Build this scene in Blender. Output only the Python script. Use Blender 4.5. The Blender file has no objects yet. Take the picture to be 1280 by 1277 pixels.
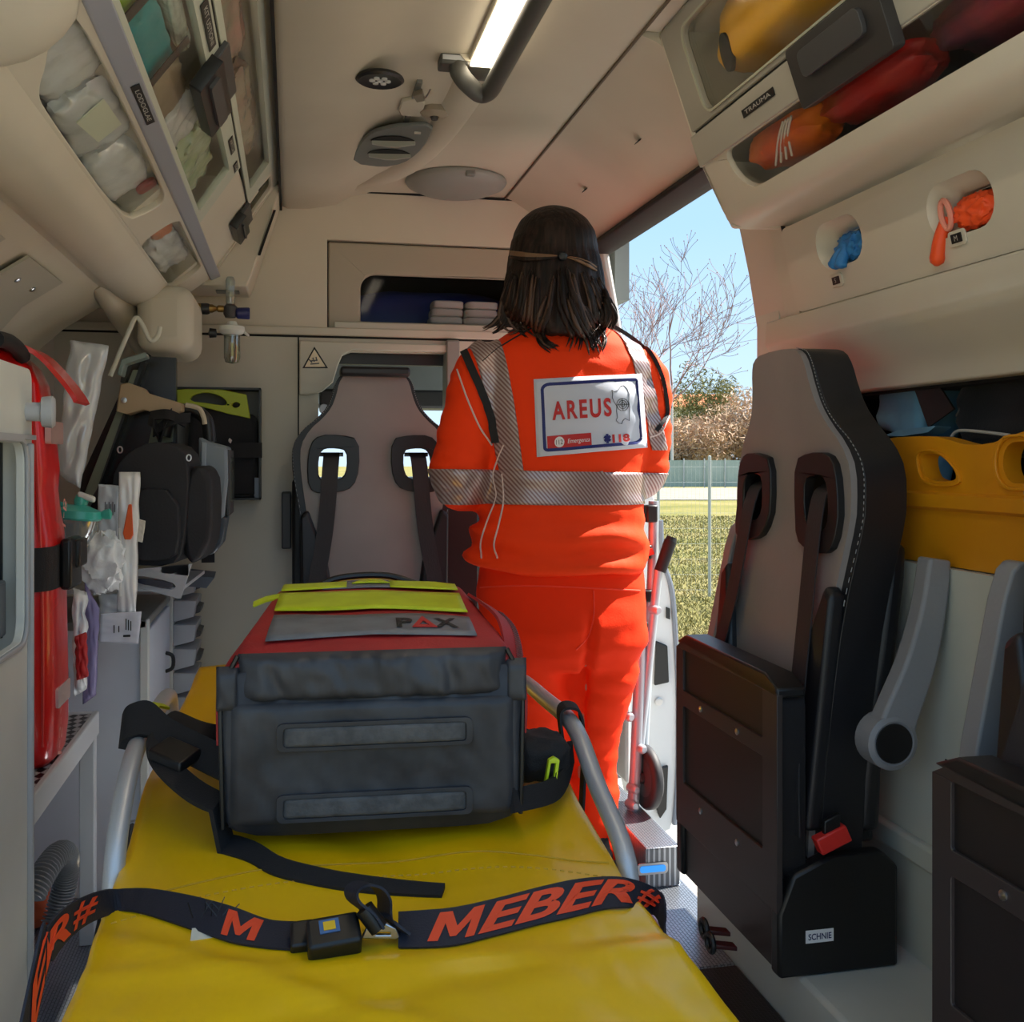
import bpy, bmesh, math, random
from math import sin, cos, pi, radians
from mathutils import Vector, Matrix, noise
from mathutils.geometry import tessellate_polygon
from mathutils.bvhtree import BVHTree

# ------------------------------------------------------------------ camera
TH = radians(12.15); CS, SN = cos(TH), sin(TH)
FPX, HZ, CAMZ = 1277.0, 572.0, 1.02
scene = bpy.context.scene
col = scene.collection
cam_d = bpy.data.cameras.new('camera'); cam = bpy.data.objects.new('camera', cam_d); col.objects.link(cam)
cam.location = (0, 0, CAMZ); cam.rotation_euler = (pi/2, 0, -TH)
cam_d.sensor_width = 36; cam_d.lens = 36*FPX/1280; cam_d.shift_y = -(638.5-HZ)/1280
cam_d.clip_start = 0.05; cam_d.clip_end = 500
scene.camera = cam
# ------------------------------------------------------------------ light
scene.view_settings.view_transform = 'Standard'; scene.view_settings.look = 'None'
scene.view_settings.gamma = 1; scene.view_settings.use_curve_mapping = False
scene.view_settings.exposure = 0.52
SKY_STRENGTH, SUN_STRENGTH, LAMP_STRENGTH = 1.0, 11.5, 8.5
w = bpy.data.worlds.new('sky'); scene.world = w; w.use_nodes = True
nt = w.node_tree; nt.nodes.clear()
o_ = nt.nodes.new('ShaderNodeOutputWorld'); b_ = nt.nodes.new('ShaderNodeBackground')
tc = nt.nodes.new('ShaderNodeTexCoord'); sp = nt.nodes.new('ShaderNodeSeparateXYZ'); cr = nt.nodes.new('ShaderNodeValToRGB')
nt.links.new(tc.outputs['Generated'], sp.inputs[0]); nt.links.new(sp.outputs['Z'], cr.inputs[0])
cr.color_ramp.elements[0].position = 0.0; cr.color_ramp.elements[0].color = (0.56, 0.73, 0.88, 1)
cr.color_ramp.elements[1].position = 0.6; cr.color_ramp.elements[1].color = (0.30, 0.52, 0.80, 1)
e_ = cr.color_ramp.elements.new(0.22); e_.color = (0.37, 0.59, 0.84, 1)
nt.links.new(cr.outputs[0], b_.inputs[0]); b_.inputs[1].default_value = SKY_STRENGTH
nt.links.new(b_.outputs[0], o_.inputs[0])
sun_d = bpy.data.lights.new('sun', 'SUN'); sun = bpy.data.objects.new('sun', sun_d); col.objects.link(sun)
sun_d.energy = SUN_STRENGTH; sun_d.angle = radians(0.6); sun_d.color = (1.0, 0.94, 0.84)
sun.rotation_euler = Vector((0.70, 0.15, 0.84)).to_track_quat('Z', 'Y').to_euler()
sun.location = (20, 10, 20)

# ------------------------------------------------------------------ helpers
def at(px, py, X=None, Y=None, Z=None, D=None):
    """point on the view ray of a photo pixel, on a plane X=, Y=, Z= or at depth D"""
    u = (px-640)/FPX; v = (HZ-py)/FPX
    d = Vector((u*CS+SN, CS-u*SN, v))
    if X is not None: k = X/d.x
    elif Y is not None: k = Y/d.y
    elif Z is not None: k = (Z-CAMZ)/d.z
    else: k = D
    return Vector((0, 0, CAMZ)) + d*k
def lin(c): 
    c /= 255.0
    return c/12.92 if c <= 0.04045 else ((c+0.055)/1.055)**2.4
def rgb(t): return (lin(t[0]), lin(t[1]), lin(t[2]), 1)
MATS = {}
def mat(name, color, rough=0.5, metal=0.0, bump=None, var=None, coat=0.0, spec=0.5, sheen=0.0, stretch=None, emit=None, alpha=None):
    if name in MATS: return MATS[name]
    m = bpy.data.materials.new(name); m.use_nodes = True; t = m.node_tree; p = t.nodes['Principled BSDF']
    p.inputs['Base Color'].default_value = rgb(color); p.inputs['Roughness'].default_value = rough
    p.inputs['Metallic'].default_value = metal; p.inputs['Coat Weight'].default_value = coat
    p.inputs['Specular IOR Level'].default_value = spec; p.inputs['Sheen Weight'].default_value = sheen
    co = t.nodes.new('ShaderNodeTexCoord'); src = co.outputs['Object']
    if stretch:
        mp = t.nodes.new('ShaderNodeMapping'); mp.inputs['Scale'].default_value = stretch
        t.links.new(src, mp.inputs[0]); src = mp.outputs[0]
    if var:
        n = t.nodes.new('ShaderNodeTexNoise'); n.inputs['Scale'].default_value = var[0]; n.inputs['Detail'].default_value = 4
        t.links.new(src, n.inputs['Vector'])
        mx = t.nodes.new('ShaderNodeMix'); mx.data_type = 'RGBA'
        c2 = var[1] if isinstance(var[1], tuple) else tuple(max(0, c*(1-var[1])) for c in color)
        mx.inputs['A'].default_value = rgb(color); mx.inputs['B'].default_value = rgb(c2)
        mr = t.nodes.new('ShaderNodeMapRange'); mr.inputs[1].default_value = 0.35; mr.inputs[2].default_value = 0.68
        t.links.new(n.outputs['Fac'], mr.inputs[0]); t.links.new(mr.outputs[0], mx.inputs['Factor'])
        t.links.new(mx.outputs['Result'], p.inputs['Base Color'])
    if bump:
        n2 = t.nodes.new('ShaderNodeTexNoise'); n2.inputs['Scale'].default_value = bump[0]; n2.inputs['Detail'].default_value = 3
        t.links.new(src, n2.inputs['Vector'])
        bp = t.nodes.new('ShaderNodeBump'); bp.inputs['Strength'].default_value = bump[1]; bp.inputs['Distance'].default_value = bump[2] if len(bump) > 2 else 0.002
        t.links.new(n2.outputs['Fac'], bp.inputs['Height']); t.links.new(bp.outputs[0], p.inputs['Normal'])
    if emit:
        p.inputs['Emission Color'].default_value = rgb(emit[0]); p.inputs['Emission Strength'].default_value = emit[1]
    if alpha is not None: p.inputs['Alpha'].default_value = alpha
    MATS[name] = m; return m
def glass(name, tint=(235, 240, 240), gloss=0.12, rough=0.05, milk=0.0, milkcol=(200, 205, 205)):
    if name in MATS: return MATS[name]
    m = bpy.data.materials.new(name); m.use_nodes = True; t = m.node_tree; t.nodes.clear()
    out = t.nodes.new('ShaderNodeOutputMaterial'); tr = t.nodes.new('ShaderNodeBsdfTransparent'); gl = t.nodes.new('ShaderNodeBsdfGlossy')
    tr.inputs[0].default_value = rgb(tint); gl.inputs['Roughness'].default_value = rough
    lw = t.nodes.new('ShaderNodeLayerWeight'); lw.inputs[0].default_value = 0.25
    mt = t.nodes.new('ShaderNodeMath'); mt.operation = 'MULTIPLY_ADD'; mt.inputs[1].default_value = 0.22; mt.inputs[2].default_value = gloss
    t.links.new(lw.outputs['Fresnel'], mt.inputs[0])
    mx = t.nodes.new('ShaderNodeMixShader'); t.links.new(mt.outputs[0], mx.inputs[0]); t.links.new(tr.outputs[0], mx.inputs[1]); t.links.new(gl.outputs[0], mx.inputs[2])
    last = mx
    if milk > 0:
        df = t.nodes.new('ShaderNodeBsdfDiffuse'); df.inputs[0].default_value = rgb(milkcol)
        m2 = t.nodes.new('ShaderNodeMixShader'); m2.inputs[0].default_value = milk
        t.links.new(mx.outputs[0], m2.inputs[1]); t.links.new(df.outputs[0], m2.inputs[2]); last = m2
    t.links.new(last.outputs[0], out.inputs[0])
    MATS[name] = m; return m

WOFF = {}
def tag(o, label=None, cat=None, group=None, kind=None):
    if label: o['label'] = label
    if cat: o['category'] = cat
    if group: o['group'] = group
    if kind: o['kind'] = kind
    return o
def thing(name, label, cat, loc=(0, 0, 0), group=None, kind=None):
    o = bpy.data.objects.new(name, None); col.objects.link(o); o.location = loc; o.empty_display_size = 0.05
    WOFF[o.name] = Vector(loc)
    return tag(o, label, cat, group, kind)
class MB:
    def __init__(s): s.v = []; s.f = []
    def add(s, vs, fs):
        b = len(s.v); s.v += [tuple(p) for p in vs]; s.f += [tuple(i+b for i in f) for f in fs]; return s
    def box(s, a, b):
        x0, y0, z0 = a; x1, y1, z1 = b
        return s.add([(x0,y0,z0),(x1,y0,z0),(x1,y1,z0),(x0,y1,z0),(x0,y0,z1),(x1,y0,z1),(x1,y1,z1),(x0,y1,z1)],
                     [(0,3,2,1),(4,5,6,7),(0,1,5,4),(1,2,6,5),(2,3,7,6),(3,0,4,7)])
    def obox(s, c, ux, uy, uz):
        c, ux, uy, uz = map(Vector, (c, ux, uy, uz))
        vs = [c+ux*i+uy*j+uz*k for k in (-1, 1) for (i, j) in ((-1,-1),(1,-1),(1,1),(-1,1))]
        return s.add(vs, [(0,3,2,1),(4,5,6,7),(0,1,5,4),(1,2,6,5),(2,3,7,6),(3,0,4,7)])
    def plate(s, loops, vec, fn=None):
        """flat outline (first loop) with holes, thickened by vec; 3D points, or 2D points mapped by fn"""
        L = [[Vector(fn(*p)) if fn else Vector(p) for p in lp] for lp in loops]
        vec = Vector(vec)
        if fn: tri = tessellate_polygon([[Vector((p[0], p[1], 0)) for p in lp] for lp in loops])
        else: tri = tessellate_polygon(L)
        pts = [p for lp in L for p in lp]; n = len(pts)
        vs = pts + [p+vec for p in pts]
        fs = [tuple(t) for t in tri] + [tuple(i+n for i in reversed(t)) for t in tri]
        b = 0
        for lp in L:
            k = len(lp)
            fs += [(b+i, b+(i+1) % k, b+(i+1) % k+n, b+i+n) for i in range(k)]; b += k
        return s.add(vs, fs)
    def tube(s, path, r, n=10, closed=False):
        P = [Vector(p) for p in path]; m = len(P)
        R = r if isinstance(r, (list, tuple)) else [r]*m
        up = None; rings = []
        for i in range(m):
            if closed: t = P[(i+1) % m]-P[i-1]
            else: t = P[min(i+1, m-1)]-P[max(i-1, 0)]
            t.normalize()
            if up is None:
                a = Vector((0, 0, 1)) if abs(t.z) < 0.9 else Vector((1, 0, 0)); up = a-t*a.dot(t)
            else: up = up-t*up.dot(t)
            up.normalize(); bn = t.cross(up)
            rings.append([P[i]+(up*cos(2*pi*k/n)+bn*sin(2*pi*k/n))*R[i] for k in range(n)])
        return s.loft(rings, cap=not closed, wrap=closed)
    def loft(s, rings, cap=True, wrap=False):
        n = len(rings[0]); m = len(rings); vs = [p for r in rings for p in r]; fs = []
        for i in range(m if wrap else m-1):
            j = (i+1) % m
            for k in range(n): fs.append((i*n+k, i*n+(k+1) % n, j*n+(k+1) % n, j*n+k))
        if cap and not wrap: fs += [tuple(reversed(range(n))), tuple((m-1)*n+k for k in range(n))]
        return s.add(vs, fs)
    def lathe(s, prof, o, axis, n=24, sx=1.0, sy=1.0):
        o = Vector(o); a = Vector(axis).normalized()
        q = Vector((0, 0, 1)) if abs(a.z) < 0.9 else Vector((1, 0, 0))
        e1 = (q-a*q.dot(a)).normalized(); e2 = a.cross(e1)
        return s.loft([[o+a*h+(e1*cos(2*pi*k/n)*sx+e2*sin(2*pi*k/n)*sy)*max(r, 1e-4) for k in range(n)] for r, h in prof])
    def grid(s, fn, nu, nv, wrap=False):
        vs = [fn(i/nu, j/nv) for j in range(nv+1) for i in range(nu+1)]
        return s.add(vs, [(j*(nu+1)+i, j*(nu+1)+i+1, (j+1)*(nu+1)+i+1, (j+1)*(nu+1)+i) for j in range(nv) for i in range(nu)])
    def ribbon(s, path, width_dirs, w, th=0.0015, ndir=None):
        """strap: path points, per point width direction; has thickness"""
        rings = []
        m = len(path)
        for i, p in enumerate(path):
            p = Vector(p); wd = Vector(width_dirs[i] if isinstance(width_dirs, list) else width_dirs).normalized()
            t = (Vector(path[min(i+1, m-1)])-Vector(path[max(i-1, 0)])).normalized()
            nn = t.cross(wd).normalized()
            ww = (w[i] if isinstance(w, list) else w)/2
            rings.append([p-wd*ww-nn*th, p+wd*ww-nn*th, p+wd*ww+nn*th, p-wd*ww+nn*th])
        return s.loft(rings)
    def map(s, fn): s.v = [tuple(fn(Vector(p))) for p in s.v]; return s
    def build(s, name, m, parent=None, smooth=40, bevel=0, seg=2, subsurf=0, solid=0, recalc=True):
        me = bpy.data.meshes.new(name); me.from_pydata(s.v, [], s.f)
        if recalc:
            bm = bmesh.new(); bm.from_mesh(me); bmesh.ops.recalc_face_normals(bm, faces=bm.faces); bm.to_mesh(me); bm.free()
        return link(name, me, m, parent, smooth, bevel, seg, subsurf, solid)
def link(name, me, m, parent=None, smooth=40, bevel=0, seg=2, subsurf=0, solid=0):
    o = bpy.data.objects.new(name, me); col.objects.link(o)
    me.materials.append(m)
    if smooth:
        me.shade_smooth()
        if smooth < 180: me.set_sharp_from_angle(angle=radians(smooth))
    if solid:
        d = o.modifiers.new('solid', 'SOLIDIFY'); d.thickness = solid; d.offset = 0
    if bevel:
        d = o.modifiers.new('bevel', 'BEVEL'); d.width = bevel; d.segments = seg; d.limit_method = 'ANGLE'; d.angle_limit = radians(35); d.harden_normals = False
    if subsurf:
        d = o.modifiers.new('sub', 'SUBSURF'); d.levels = subsurf; d.render_levels = subsurf
    WOFF[o.name] = Vector((0, 0, 0))
    if parent is not None:
        o.parent = parent; o.location = -WOFF[parent.name]
    return o
def rrect(a0, a1, b0, b1, r, k=5):
    out = []
    rs = r if isinstance(r, (list, tuple)) else (r,)*4
    for (cx, cy, s0, rr) in ((a1, b1, 0, rs[0]), (a0, b1, 1, rs[1]), (a0, b0, 2, rs[2]), (a1, b0, 3, rs[3])):
        sx = 1 if cx == a1 else -1; sy = 1 if cy == b1 else -1
        for i in range(k+1):
            an = (s0+i/k)*pi/2
            out.append((cx-sx*rr+rr*cos(an), cy-sy*rr+rr*sin(an)))
    return out
def smoothpoly(pts, it=2, closed=True):
    for _ in range(it):
        q = []; n = len(pts)
        for i in range(n if closed else n-1):
            a = Vector(pts[i]); b = Vector(pts[(i+1) % n])
            q += [a*0.75+b*0.25, a*0.25+b*0.75]
        if not closed: q = [Vector(pts[0])]+q+[Vector(pts[-1])]
        pts = q
    return [tuple(p) for p in pts]
def spline(pts, k=8):
    P = [Vector(p) for p in pts]; out = []
    for i in range(len(P)-1):
        p0 = P[max(i-1, 0)]; p1 = P[i]; p2 = P[i+1]; p3 = P[min(i+2, len(P)-1)]
        for j in range(k):
            t = j/k
            out.append(0.5*((2*p1)+(p2-p0)*t+(2*p0-5*p1+4*p2-p3)*t*t+(3*p1-p0-3*p2+p3)*t**3))
    out.append(P[-1]); return out
def text_geo(string, size=1.0, extrude=0.0, bold=0.0, shear=0.0, sx=1.0, spacing=1.0):
    c = bpy.data.curves.new('txt', 'FONT'); c.body = string; c.size = size; c.extrude = extrude; c.offset = bold; c.shear = shear
    c.space_character = spacing; c.resolution_u = 4
    o = bpy.data.objects.new('txt', c); col.objects.link(o)
    dg = bpy.context.evaluated_depsgraph_get(); dg.update()
    me = bpy.data.meshes.new_from_object(o.evaluated_get(dg))
    vs = [(v.co.x*sx, v.co.y, v.co.z) for v in me.vertices]; fs = [tuple(p.vertices) for p in me.polygons]
    bpy.data.objects.remove(o); bpy.data.curves.remove(c); bpy.data.meshes.remove(me)
    return vs, fs
def bold_m():
    P = [(0, 0), (0, .7), (.24, .7), (.46, .32), (.68, .7), (.92, .7), (.92, 0), (.72, 0), (.72, .42), (.52, .08), (.40, .08), (.20, .42), (.20, 0)]
    tri = tessellate_polygon([[Vector((a, b, 0)) for a, b in P]])
    return [((a+0.35*b)*1.5, b, 0) for a, b in P], [tuple(t) for t in tri]
def text_on(mb, string, origin, ux, uy, height, width=None, lift=0.001, **kw):
    """lettering centred on origin; ux reading direction, uy up; scaled to cap height and, if given, width"""
    vs, fs = text_geo(string, **kw)
    ux = Vector(ux).normalized(); uy = Vector(uy).normalized(); nn = ux.cross(uy); origin = Vector(origin)
    x0 = min(v[0] for v in vs); x1 = max(v[0] for v in vs); y0 = min(v[1] for v in vs); y1 = max(v[1] for v in vs)
    sy = height/(y1-y0); sxx = (width/(x1-x0)) if width else sy
    return mb.add([origin+ux*((v[0]-(x0+x1)/2)*sxx)+uy*((v[1]-(y0+y1)/2)*sy)+nn*lift for v in vs], fs)
def blob_geo(c, dims, seed=0, amp=0.25, freq=3.0, n=10, power=3.0, rot=None, fine=0.0):
    """crumpled soft package: rounded box with folds"""
    mb = MB(); c = Vector(c); sd = Vector((seed*7.13, seed*3.7, seed*1.9)); key = {}; vs = []; fs = []
    R = rot.to_matrix() if rot is not None else Matrix.Identity(3)
    for ax in range(3):
        for sg in (-1, 1):
            idx = []
            for i in range(n+1):
                for j in range(n+1):
                    p = [0, 0, 0]; p[ax] = sg; p[(ax+1) % 3] = -1+2*i/n; p[(ax+2) % 3] = -1+2*j/n
                    k = (round(p[0], 4), round(p[1], 4), round(p[2], 4))
                    if k not in key:
                        v = Vector(p); L = (abs(v.x)**power+abs(v.y)**power+abs(v.z)**power)**(1/power); v /= L
                        f = 1+amp*(noise.ridged_multi_fractal(v*freq*0.5+sd, 0.9, 2.0, 3, 0.8, 1.5)*0.35-0.35)
                        f += fine*noise.noise(v*freq*4+sd)
                        key[k] = len(vs); vs.append(c+R@Vector((v.x*dims[0]*f, v.y*dims[1]*f, v.z*dims[2]*f)))
                    idx.append(key[k])
            for i in range(n):
                for j in range(n):
                    a = i*(n+1)+j; fs.append((idx[a], idx[a+1], idx[a+n+2], idx[a+n+1]))
    return mb.add(vs, fs)
def copy_tree(o, parent=None):
    c = o.copy(); col.objects.link(c); c.parent = parent
    for ch in list(o.children): copy_tree(ch, c)
    return c

# ------------------------------------------------------------------ materials
M_CREAM = mat('cream_plastic', (206, 199, 183), 0.45, bump=(60, 0.05), var=(3, (200, 192, 175)))
M_CEIL = mat('ceiling_plastic', (192, 184, 166), 0.5, bump=(80, 0.06), var=(2.5, (182, 174, 156)))
M_WHITE = mat('white_plastic', (222, 224, 218), 0.4, var=(6, 0.04))
M_GREYPL = mat('grey_plastic', (120, 120, 116), 0.5)
M_LGREY = mat('light_grey_plastic', (176, 178, 182), 0.45)
M_DGREY = mat('dark_grey_plastic', (62, 62, 64), 0.45)
M_BLACK = mat('black_plastic', (22, 22, 24), 0.4)
M_RUBBER = mat('black_rubber', (26, 26, 28), 0.7)
M_BLKFAB = mat('black_fabric', (30, 31, 36), 0.8, bump=(300, 0.3), var=(12, 0.25), sheen=0.1)
M_WEB = mat('black_webbing', (27, 27, 31), 0.75, bump=(500, 0.4))
M_STEEL = mat('steel', (190, 190, 192), 0.3, 1.0)
M_ALU = mat('brushed_aluminium', (196, 198, 202), 0.42, 0.45, bump=(150, 0.1), stretch=(1, 12, 1))
M_PANE = glass('clear_acrylic', (254, 255, 254), 0.015, 0.1)
M_LABEL = mat('black_label', (20, 20, 20), 0.5)
M_LETTER = mat('pale_lettering', (190, 188, 180), 0.6)
M_SEAM = mat('dark_gap', (18, 17, 16), 0.8)
# ------------------------------------------------------------------ the van body
def tread_mat(name, c1, metal, rough, sc):
    m = bpy.data.materials.new(name); m.use_nodes = True; t = m.node_tree; p = t.nodes['Principled BSDF']
    p.inputs['Base Color'].default_value = rgb(c1); p.inputs['Metallic'].default_value = metal; p.inputs['Roughness'].default_value = rough
    co = t.nodes.new('ShaderNodeTexCoord'); br = t.nodes.new('ShaderNodeTexBrick')
    br.inputs['Scale'].default_value = sc; br.inputs['Mortar Size'].default_value = 0.035; br.inputs['Mortar Smooth'].default_value = 0.6
    br.inputs['Color1'].default_value = (1, 1, 1, 1); br.inputs['Color2'].default_value = (0.8, 0.8, 0.8, 1); br.inputs['Mortar'].default_value = (0, 0, 0, 1)
    bp = t.nodes.new('ShaderNodeBump'); bp.inputs['Strength'].default_value = 0.9; bp.inputs['Distance'].default_value = 0.004
    mp = t.nodes.new('ShaderNodeMapping'); mp.inputs['Rotation'].default_value = (0, 0, pi/2)
    t.links.new(co.outputs['Object'], mp.inputs[0]); t.links.new(mp.outputs[0], br.inputs['Vector'])
    t.links.new(br.outputs['Color'], bp.inputs['Height']); t.links.new(bp.outputs[0], p.inputs['Normal'])
    mx = t.nodes.new('ShaderNodeMix'); mx.data_type = 'RGBA'; mx.inputs['A'].default_value = rgb(tuple(c*0.62 for c in c1)); mx.inputs['B'].default_value = rgb(c1)
    t.links.new(br.outputs['Fac'], mx.inputs['Factor'])
    inv = t.nodes.new('ShaderNodeMath'); inv.operation = 'SUBTRACT'; inv.inputs[0].default_value = 1.0
    t.links.new(br.outputs['Fac'], inv.inputs[1]); t.links.new(inv.outputs[0], mx.inputs['Factor'])
    t.links.new(mx.outputs['Result'], p.inputs['Base Color'])
    return m
M_TREAD = tread_mat('tread_aluminium', (170, 176, 186), 0.85, 0.35, 38)
M_TREADB = tread_mat('black_tread', (40, 36, 36), 0.2, 0.4, 38)
Y0 = 0.62; YB = 3.2          # rear opening, front bulkhead
def struct(name, mb, m, label, **kw):
    o = mb.build(name, m, **kw); o['kind'] = 'structure'; o['label'] = label; return o
struct('floor', MB().box((-0.70, Y0, -0.05), (0.92, 3.26, 0.0)), M_TREAD, 'aluminium tread plate floor of the ambulance')
struct('wall_left', MB().box((-0.76, Y0, -0.05), (-0.68, 3.26, 1.92)), M_CREAM, 'cream plastic left side wall of the ambulance')
ROOF = MB().box((-0.78, Y0, 1.90), (1.14, 3.26, 1.96))  # unseen roof box, added to keep light from leaking in above
struct('trim_9', ROOF, M_WHITE, 'unseen white outer roof skin above the ceiling panel, added to stop light leaks')
# podium under the side seats, black tread ledge along it
struct('trim_1', MB().box((0.785, Y0, 0.0), (1.06, 1.91, 0.20)), mat('podium_white', (196, 200, 196), 0.35, var=(4, 0.05)), 'white raised podium under the side seats', bevel=0.008)
struct('trim_2', MB().box((0.70, Y0, 0.0), (0.785, 1.72, 0.105)), M_TREADB, 'black tread ledge along the white podium', bevel=0.004)
struct('trim_8', MB().box((0.70, 1.722, 0.0), (0.785, 1.96, 0.105)), M_TREAD, 'aluminium tread ledge at the end of the white podium', bevel=0.004)
# right wall below and around the recess
M_PANELW = mat('right_lower_panel', (206, 206, 192), 0.4, var=(5, 0.05))
zl = at(1150, 705, X=1.0).z
wr = struct('wall_right', MB().box((1.0, Y0, 0.2), (1.08, 2.08, zl)).box((1.0, 1.98, zl-0.01), (1.08, 2.08, 1.62)), M_PANELW, 'white lower side wall behind the side seats')
MB().box((0.9985, Y0, 0.545), (1.001, 1.42, 0.549)).build('panel_joint', M_SEAM, wr)
MB().box((0.985, Y0, 0.36), (1.004, 1.98, 0.40)).build('panel_joint', M_PANELW, wr, bevel=0.006)
# door pillar (leans inwards at the top)
pil = [(1.005, 0.10), (1.005, 1.30), (0.985, 1.42), (0.945, 1.60), (0.90, 1.72), (0.90, 1.90), (1.1, 1.90), (1.1, 0.10)]
struct('trim_3', MB().plate([[(x, 1.93, z) for x, z in pil]], (0, 0.17, 0)), mat('pillar_cream', (206, 196, 182), 0.45), 'cream pillar at the rear edge of the side door', bevel=0.01)
# cove from ceiling to door rail, and the front pillar
cove = [(0.665, 1.85), (0.70, 1.838), (0.80, 1.775), (0.90, 1.705), (0.925, 1.685), (0.96, 1.69), (1.1, 1.90), (0.665, 1.90)]
cv = struct('trim_4', MB().plate([[(x, 1.905, z) for x, z in cove]], (0, 1.315, 0)), M_CEIL, 'cream sloping cove above the side door', smooth=60)
for (a, b) in ((-0.02, 2.3), (0.0, 2.75)):
    MB().obox((0.80, b, 1.768), (0.004, 0, 0.0026), (0, 0.012, 0), (0.002, 0, 0.003)).build('slot', M_SEAM, cv)
MB().plate([[(x, 2.04, z) for x, z in ((0.905, 1.675), (0.94, 1.655), (0.975, 1.655), (0.975, 1.70), (0.92, 1.70))]], (0, 1.1, 0)).build('door_seal', M_RUBBER, cv, bevel=0.006)
struct('trim_5', MB().plate([[(x, 3.05, z) for x, z in ((1.02, 0.0), (1.02, 1.2), (0.99, 1.4), (0.93, 1.69), (0.96, 1.70), (1.015, 1.4), (1.04, 1.2), (1.04, 0.0))]], (0, 0.21, 0)), mat('pillar_grey', (196, 196, 190), 0.4), 'pale grey front pillar of the side door', bevel=0.015)
# ------------------------------------------------------------------ bulkhead with locker recess and pass-through
RX0, RX1 = at(409, 350, Y=YB).x, 0.80
RZ1, RZ0 = at(409, 299, Y=YB).z, at(409, 413, Y=YB).z
OX0, OX1 = at(398, 600, Y=YB).x, at(562, 600, Y=YB).x
OZ1, OZ0 = at(480, 440, Y=YB).z, 0.55
wf = MB()
wf.plate([[(-0.72, -0.05), (0.985, -0.05), (0.985, 1.92), (-0.72, 1.92)], [(RX0, RZ0), (RX0, RZ1), (RX1, RZ1), (RX1, RZ0)], [(OX0, OZ0), (OX0, OZ1-0.10), (OX0+0.03, OZ1-0.03), (OX0+0.1, OZ1), (OX1, OZ1), (OX1, OZ0)]], (0, 0.06, 0), fn=lambda x, z: (x, YB, z))
WFR = struct('wall_front', wf, M_CREAM, 'cream front bulkhead with locker recess and pass-through')
sz = at(480, 420, Y=YB).z
MB().box((-0.70, YB-0.012, sz-0.004), (1.0, YB+0.002, sz+0.022)).build('ledge_strip', M_CREAM, WFR, bevel=0.004)
MB().box((-0.70, YB-0.004, sz-0.010), (1.0, YB+0.002, sz-0.004)).build('gap', M_SEAM, WFR)
gx = at(373, 450, Y=YB).x
MB().box((gx-0.002, YB-0.003, 0.9), (gx+0.002, YB+0.002, sz-0.004)).build('gap', M_SEAM, WFR)
px_ = at(565, 550, Y=YB).x
MB().box((px_-0.022, YB-0.03, 0.4), (px_+0.02, YB+0.06, sz-0.01)).build('door_post', mat('post_grey', (150, 148, 142), 0.45), WFR, bevel=0.005)
MB().box((OX0+0.05, YB+0.045, OZ1-0.035), (OX1, YB+0.075, OZ1+0.002)).build('opening_seal', M_BLACK, WFR)
# bracket panel with warning triangle
def bh(px, py, dy=0.0): return at(px, py, Y=YB-dy)
br_px = [(374, 426), (562, 432), (562, 441), (440, 438), (428, 444), (422, 458), (416, 478), (402, 490), (385, 494), (374, 494)]
MB().plate([[bh(*p) for p in br_px]], (0, -0.022, 0)).build('bracket_panel', M_CREAM, WFR, bevel=0.004)
tri = [(393, 433), (410, 460), (378, 460)]
MB().plate([[bh(p[0], p[1], 0.023) for p in tri]], (0, -0.001, 0)).build('warning_sticker', M_LABEL, WFR)
tri2 = [(393, 436.5), (407, 458.4), (381, 458.4)]
tr_o = MB().plate([[bh(p[0], p[1], 0.0245) for p in tri2]], (0, -0.001, 0)).build('warning_sticker', mat('sticker_cream', (240, 222, 190), 0.5), WFR)
mk = MB()
for (a, b, c, d) in ((388, 455, 399, 454), (389, 451, 397, 450), (391, 447, 393, 452), (395, 446, 396, 451), (386, 449, 390, 453)):
    mk.tube([bh(a, b, 0.026), bh(c, d, 0.026)], 0.0018, 5)
mk.build('pictogram', mat('picto_grey', (90, 95, 105), 0.6), tr_o)
# ------------------------------------------------------------------ cab beyond the bulkhead
M_CAB = mat('cab_grey', (120, 126, 126), 0.7, var=(4, 0.1))
cabm = MB()
cabm.box((-0.75, 3.28, 0.0), (-0.70, 4.9, 1.85)).box((1.06, 3.28, 1.55), (1.11, 4.9, 1.85)).box((-0.75, 3.28, 1.80), (1.11, 4.9, 1.86))
cabm.box((-0.70, 4.55, -0.05), (1.1, 4.9, 0.93)).box((-0.70, 4.5, 1.30), (1.1, 4.9, 1.80)).box((-0.70, 3.26, -0.05), (1.1, 4.9, 0.0))
CAB = struct('wall_cab', cabm, M_CAB, 'grey driver cab seen through the pass-through')
MB().box((0.1, 3.9, 1.21), (0.75, 4.1, 1.28)).build('headliner_pad', M_DGREY, CAB, bevel=0.01)
MB().tube([at(388, 505, Y=3.6), at(398, 506, Y=3.6), at(404, 512, Y=3.6)], 0.004, 8).build('coat_hook', M_STEEL, CAB)
MB().lathe([(0.016, -0.008), (0.018, 0), (0.014, 0.008)], at(405, 511, Y=3.6), (0, 1, 0), 14).build('coat_hook', M_STEEL, CAB)
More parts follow.
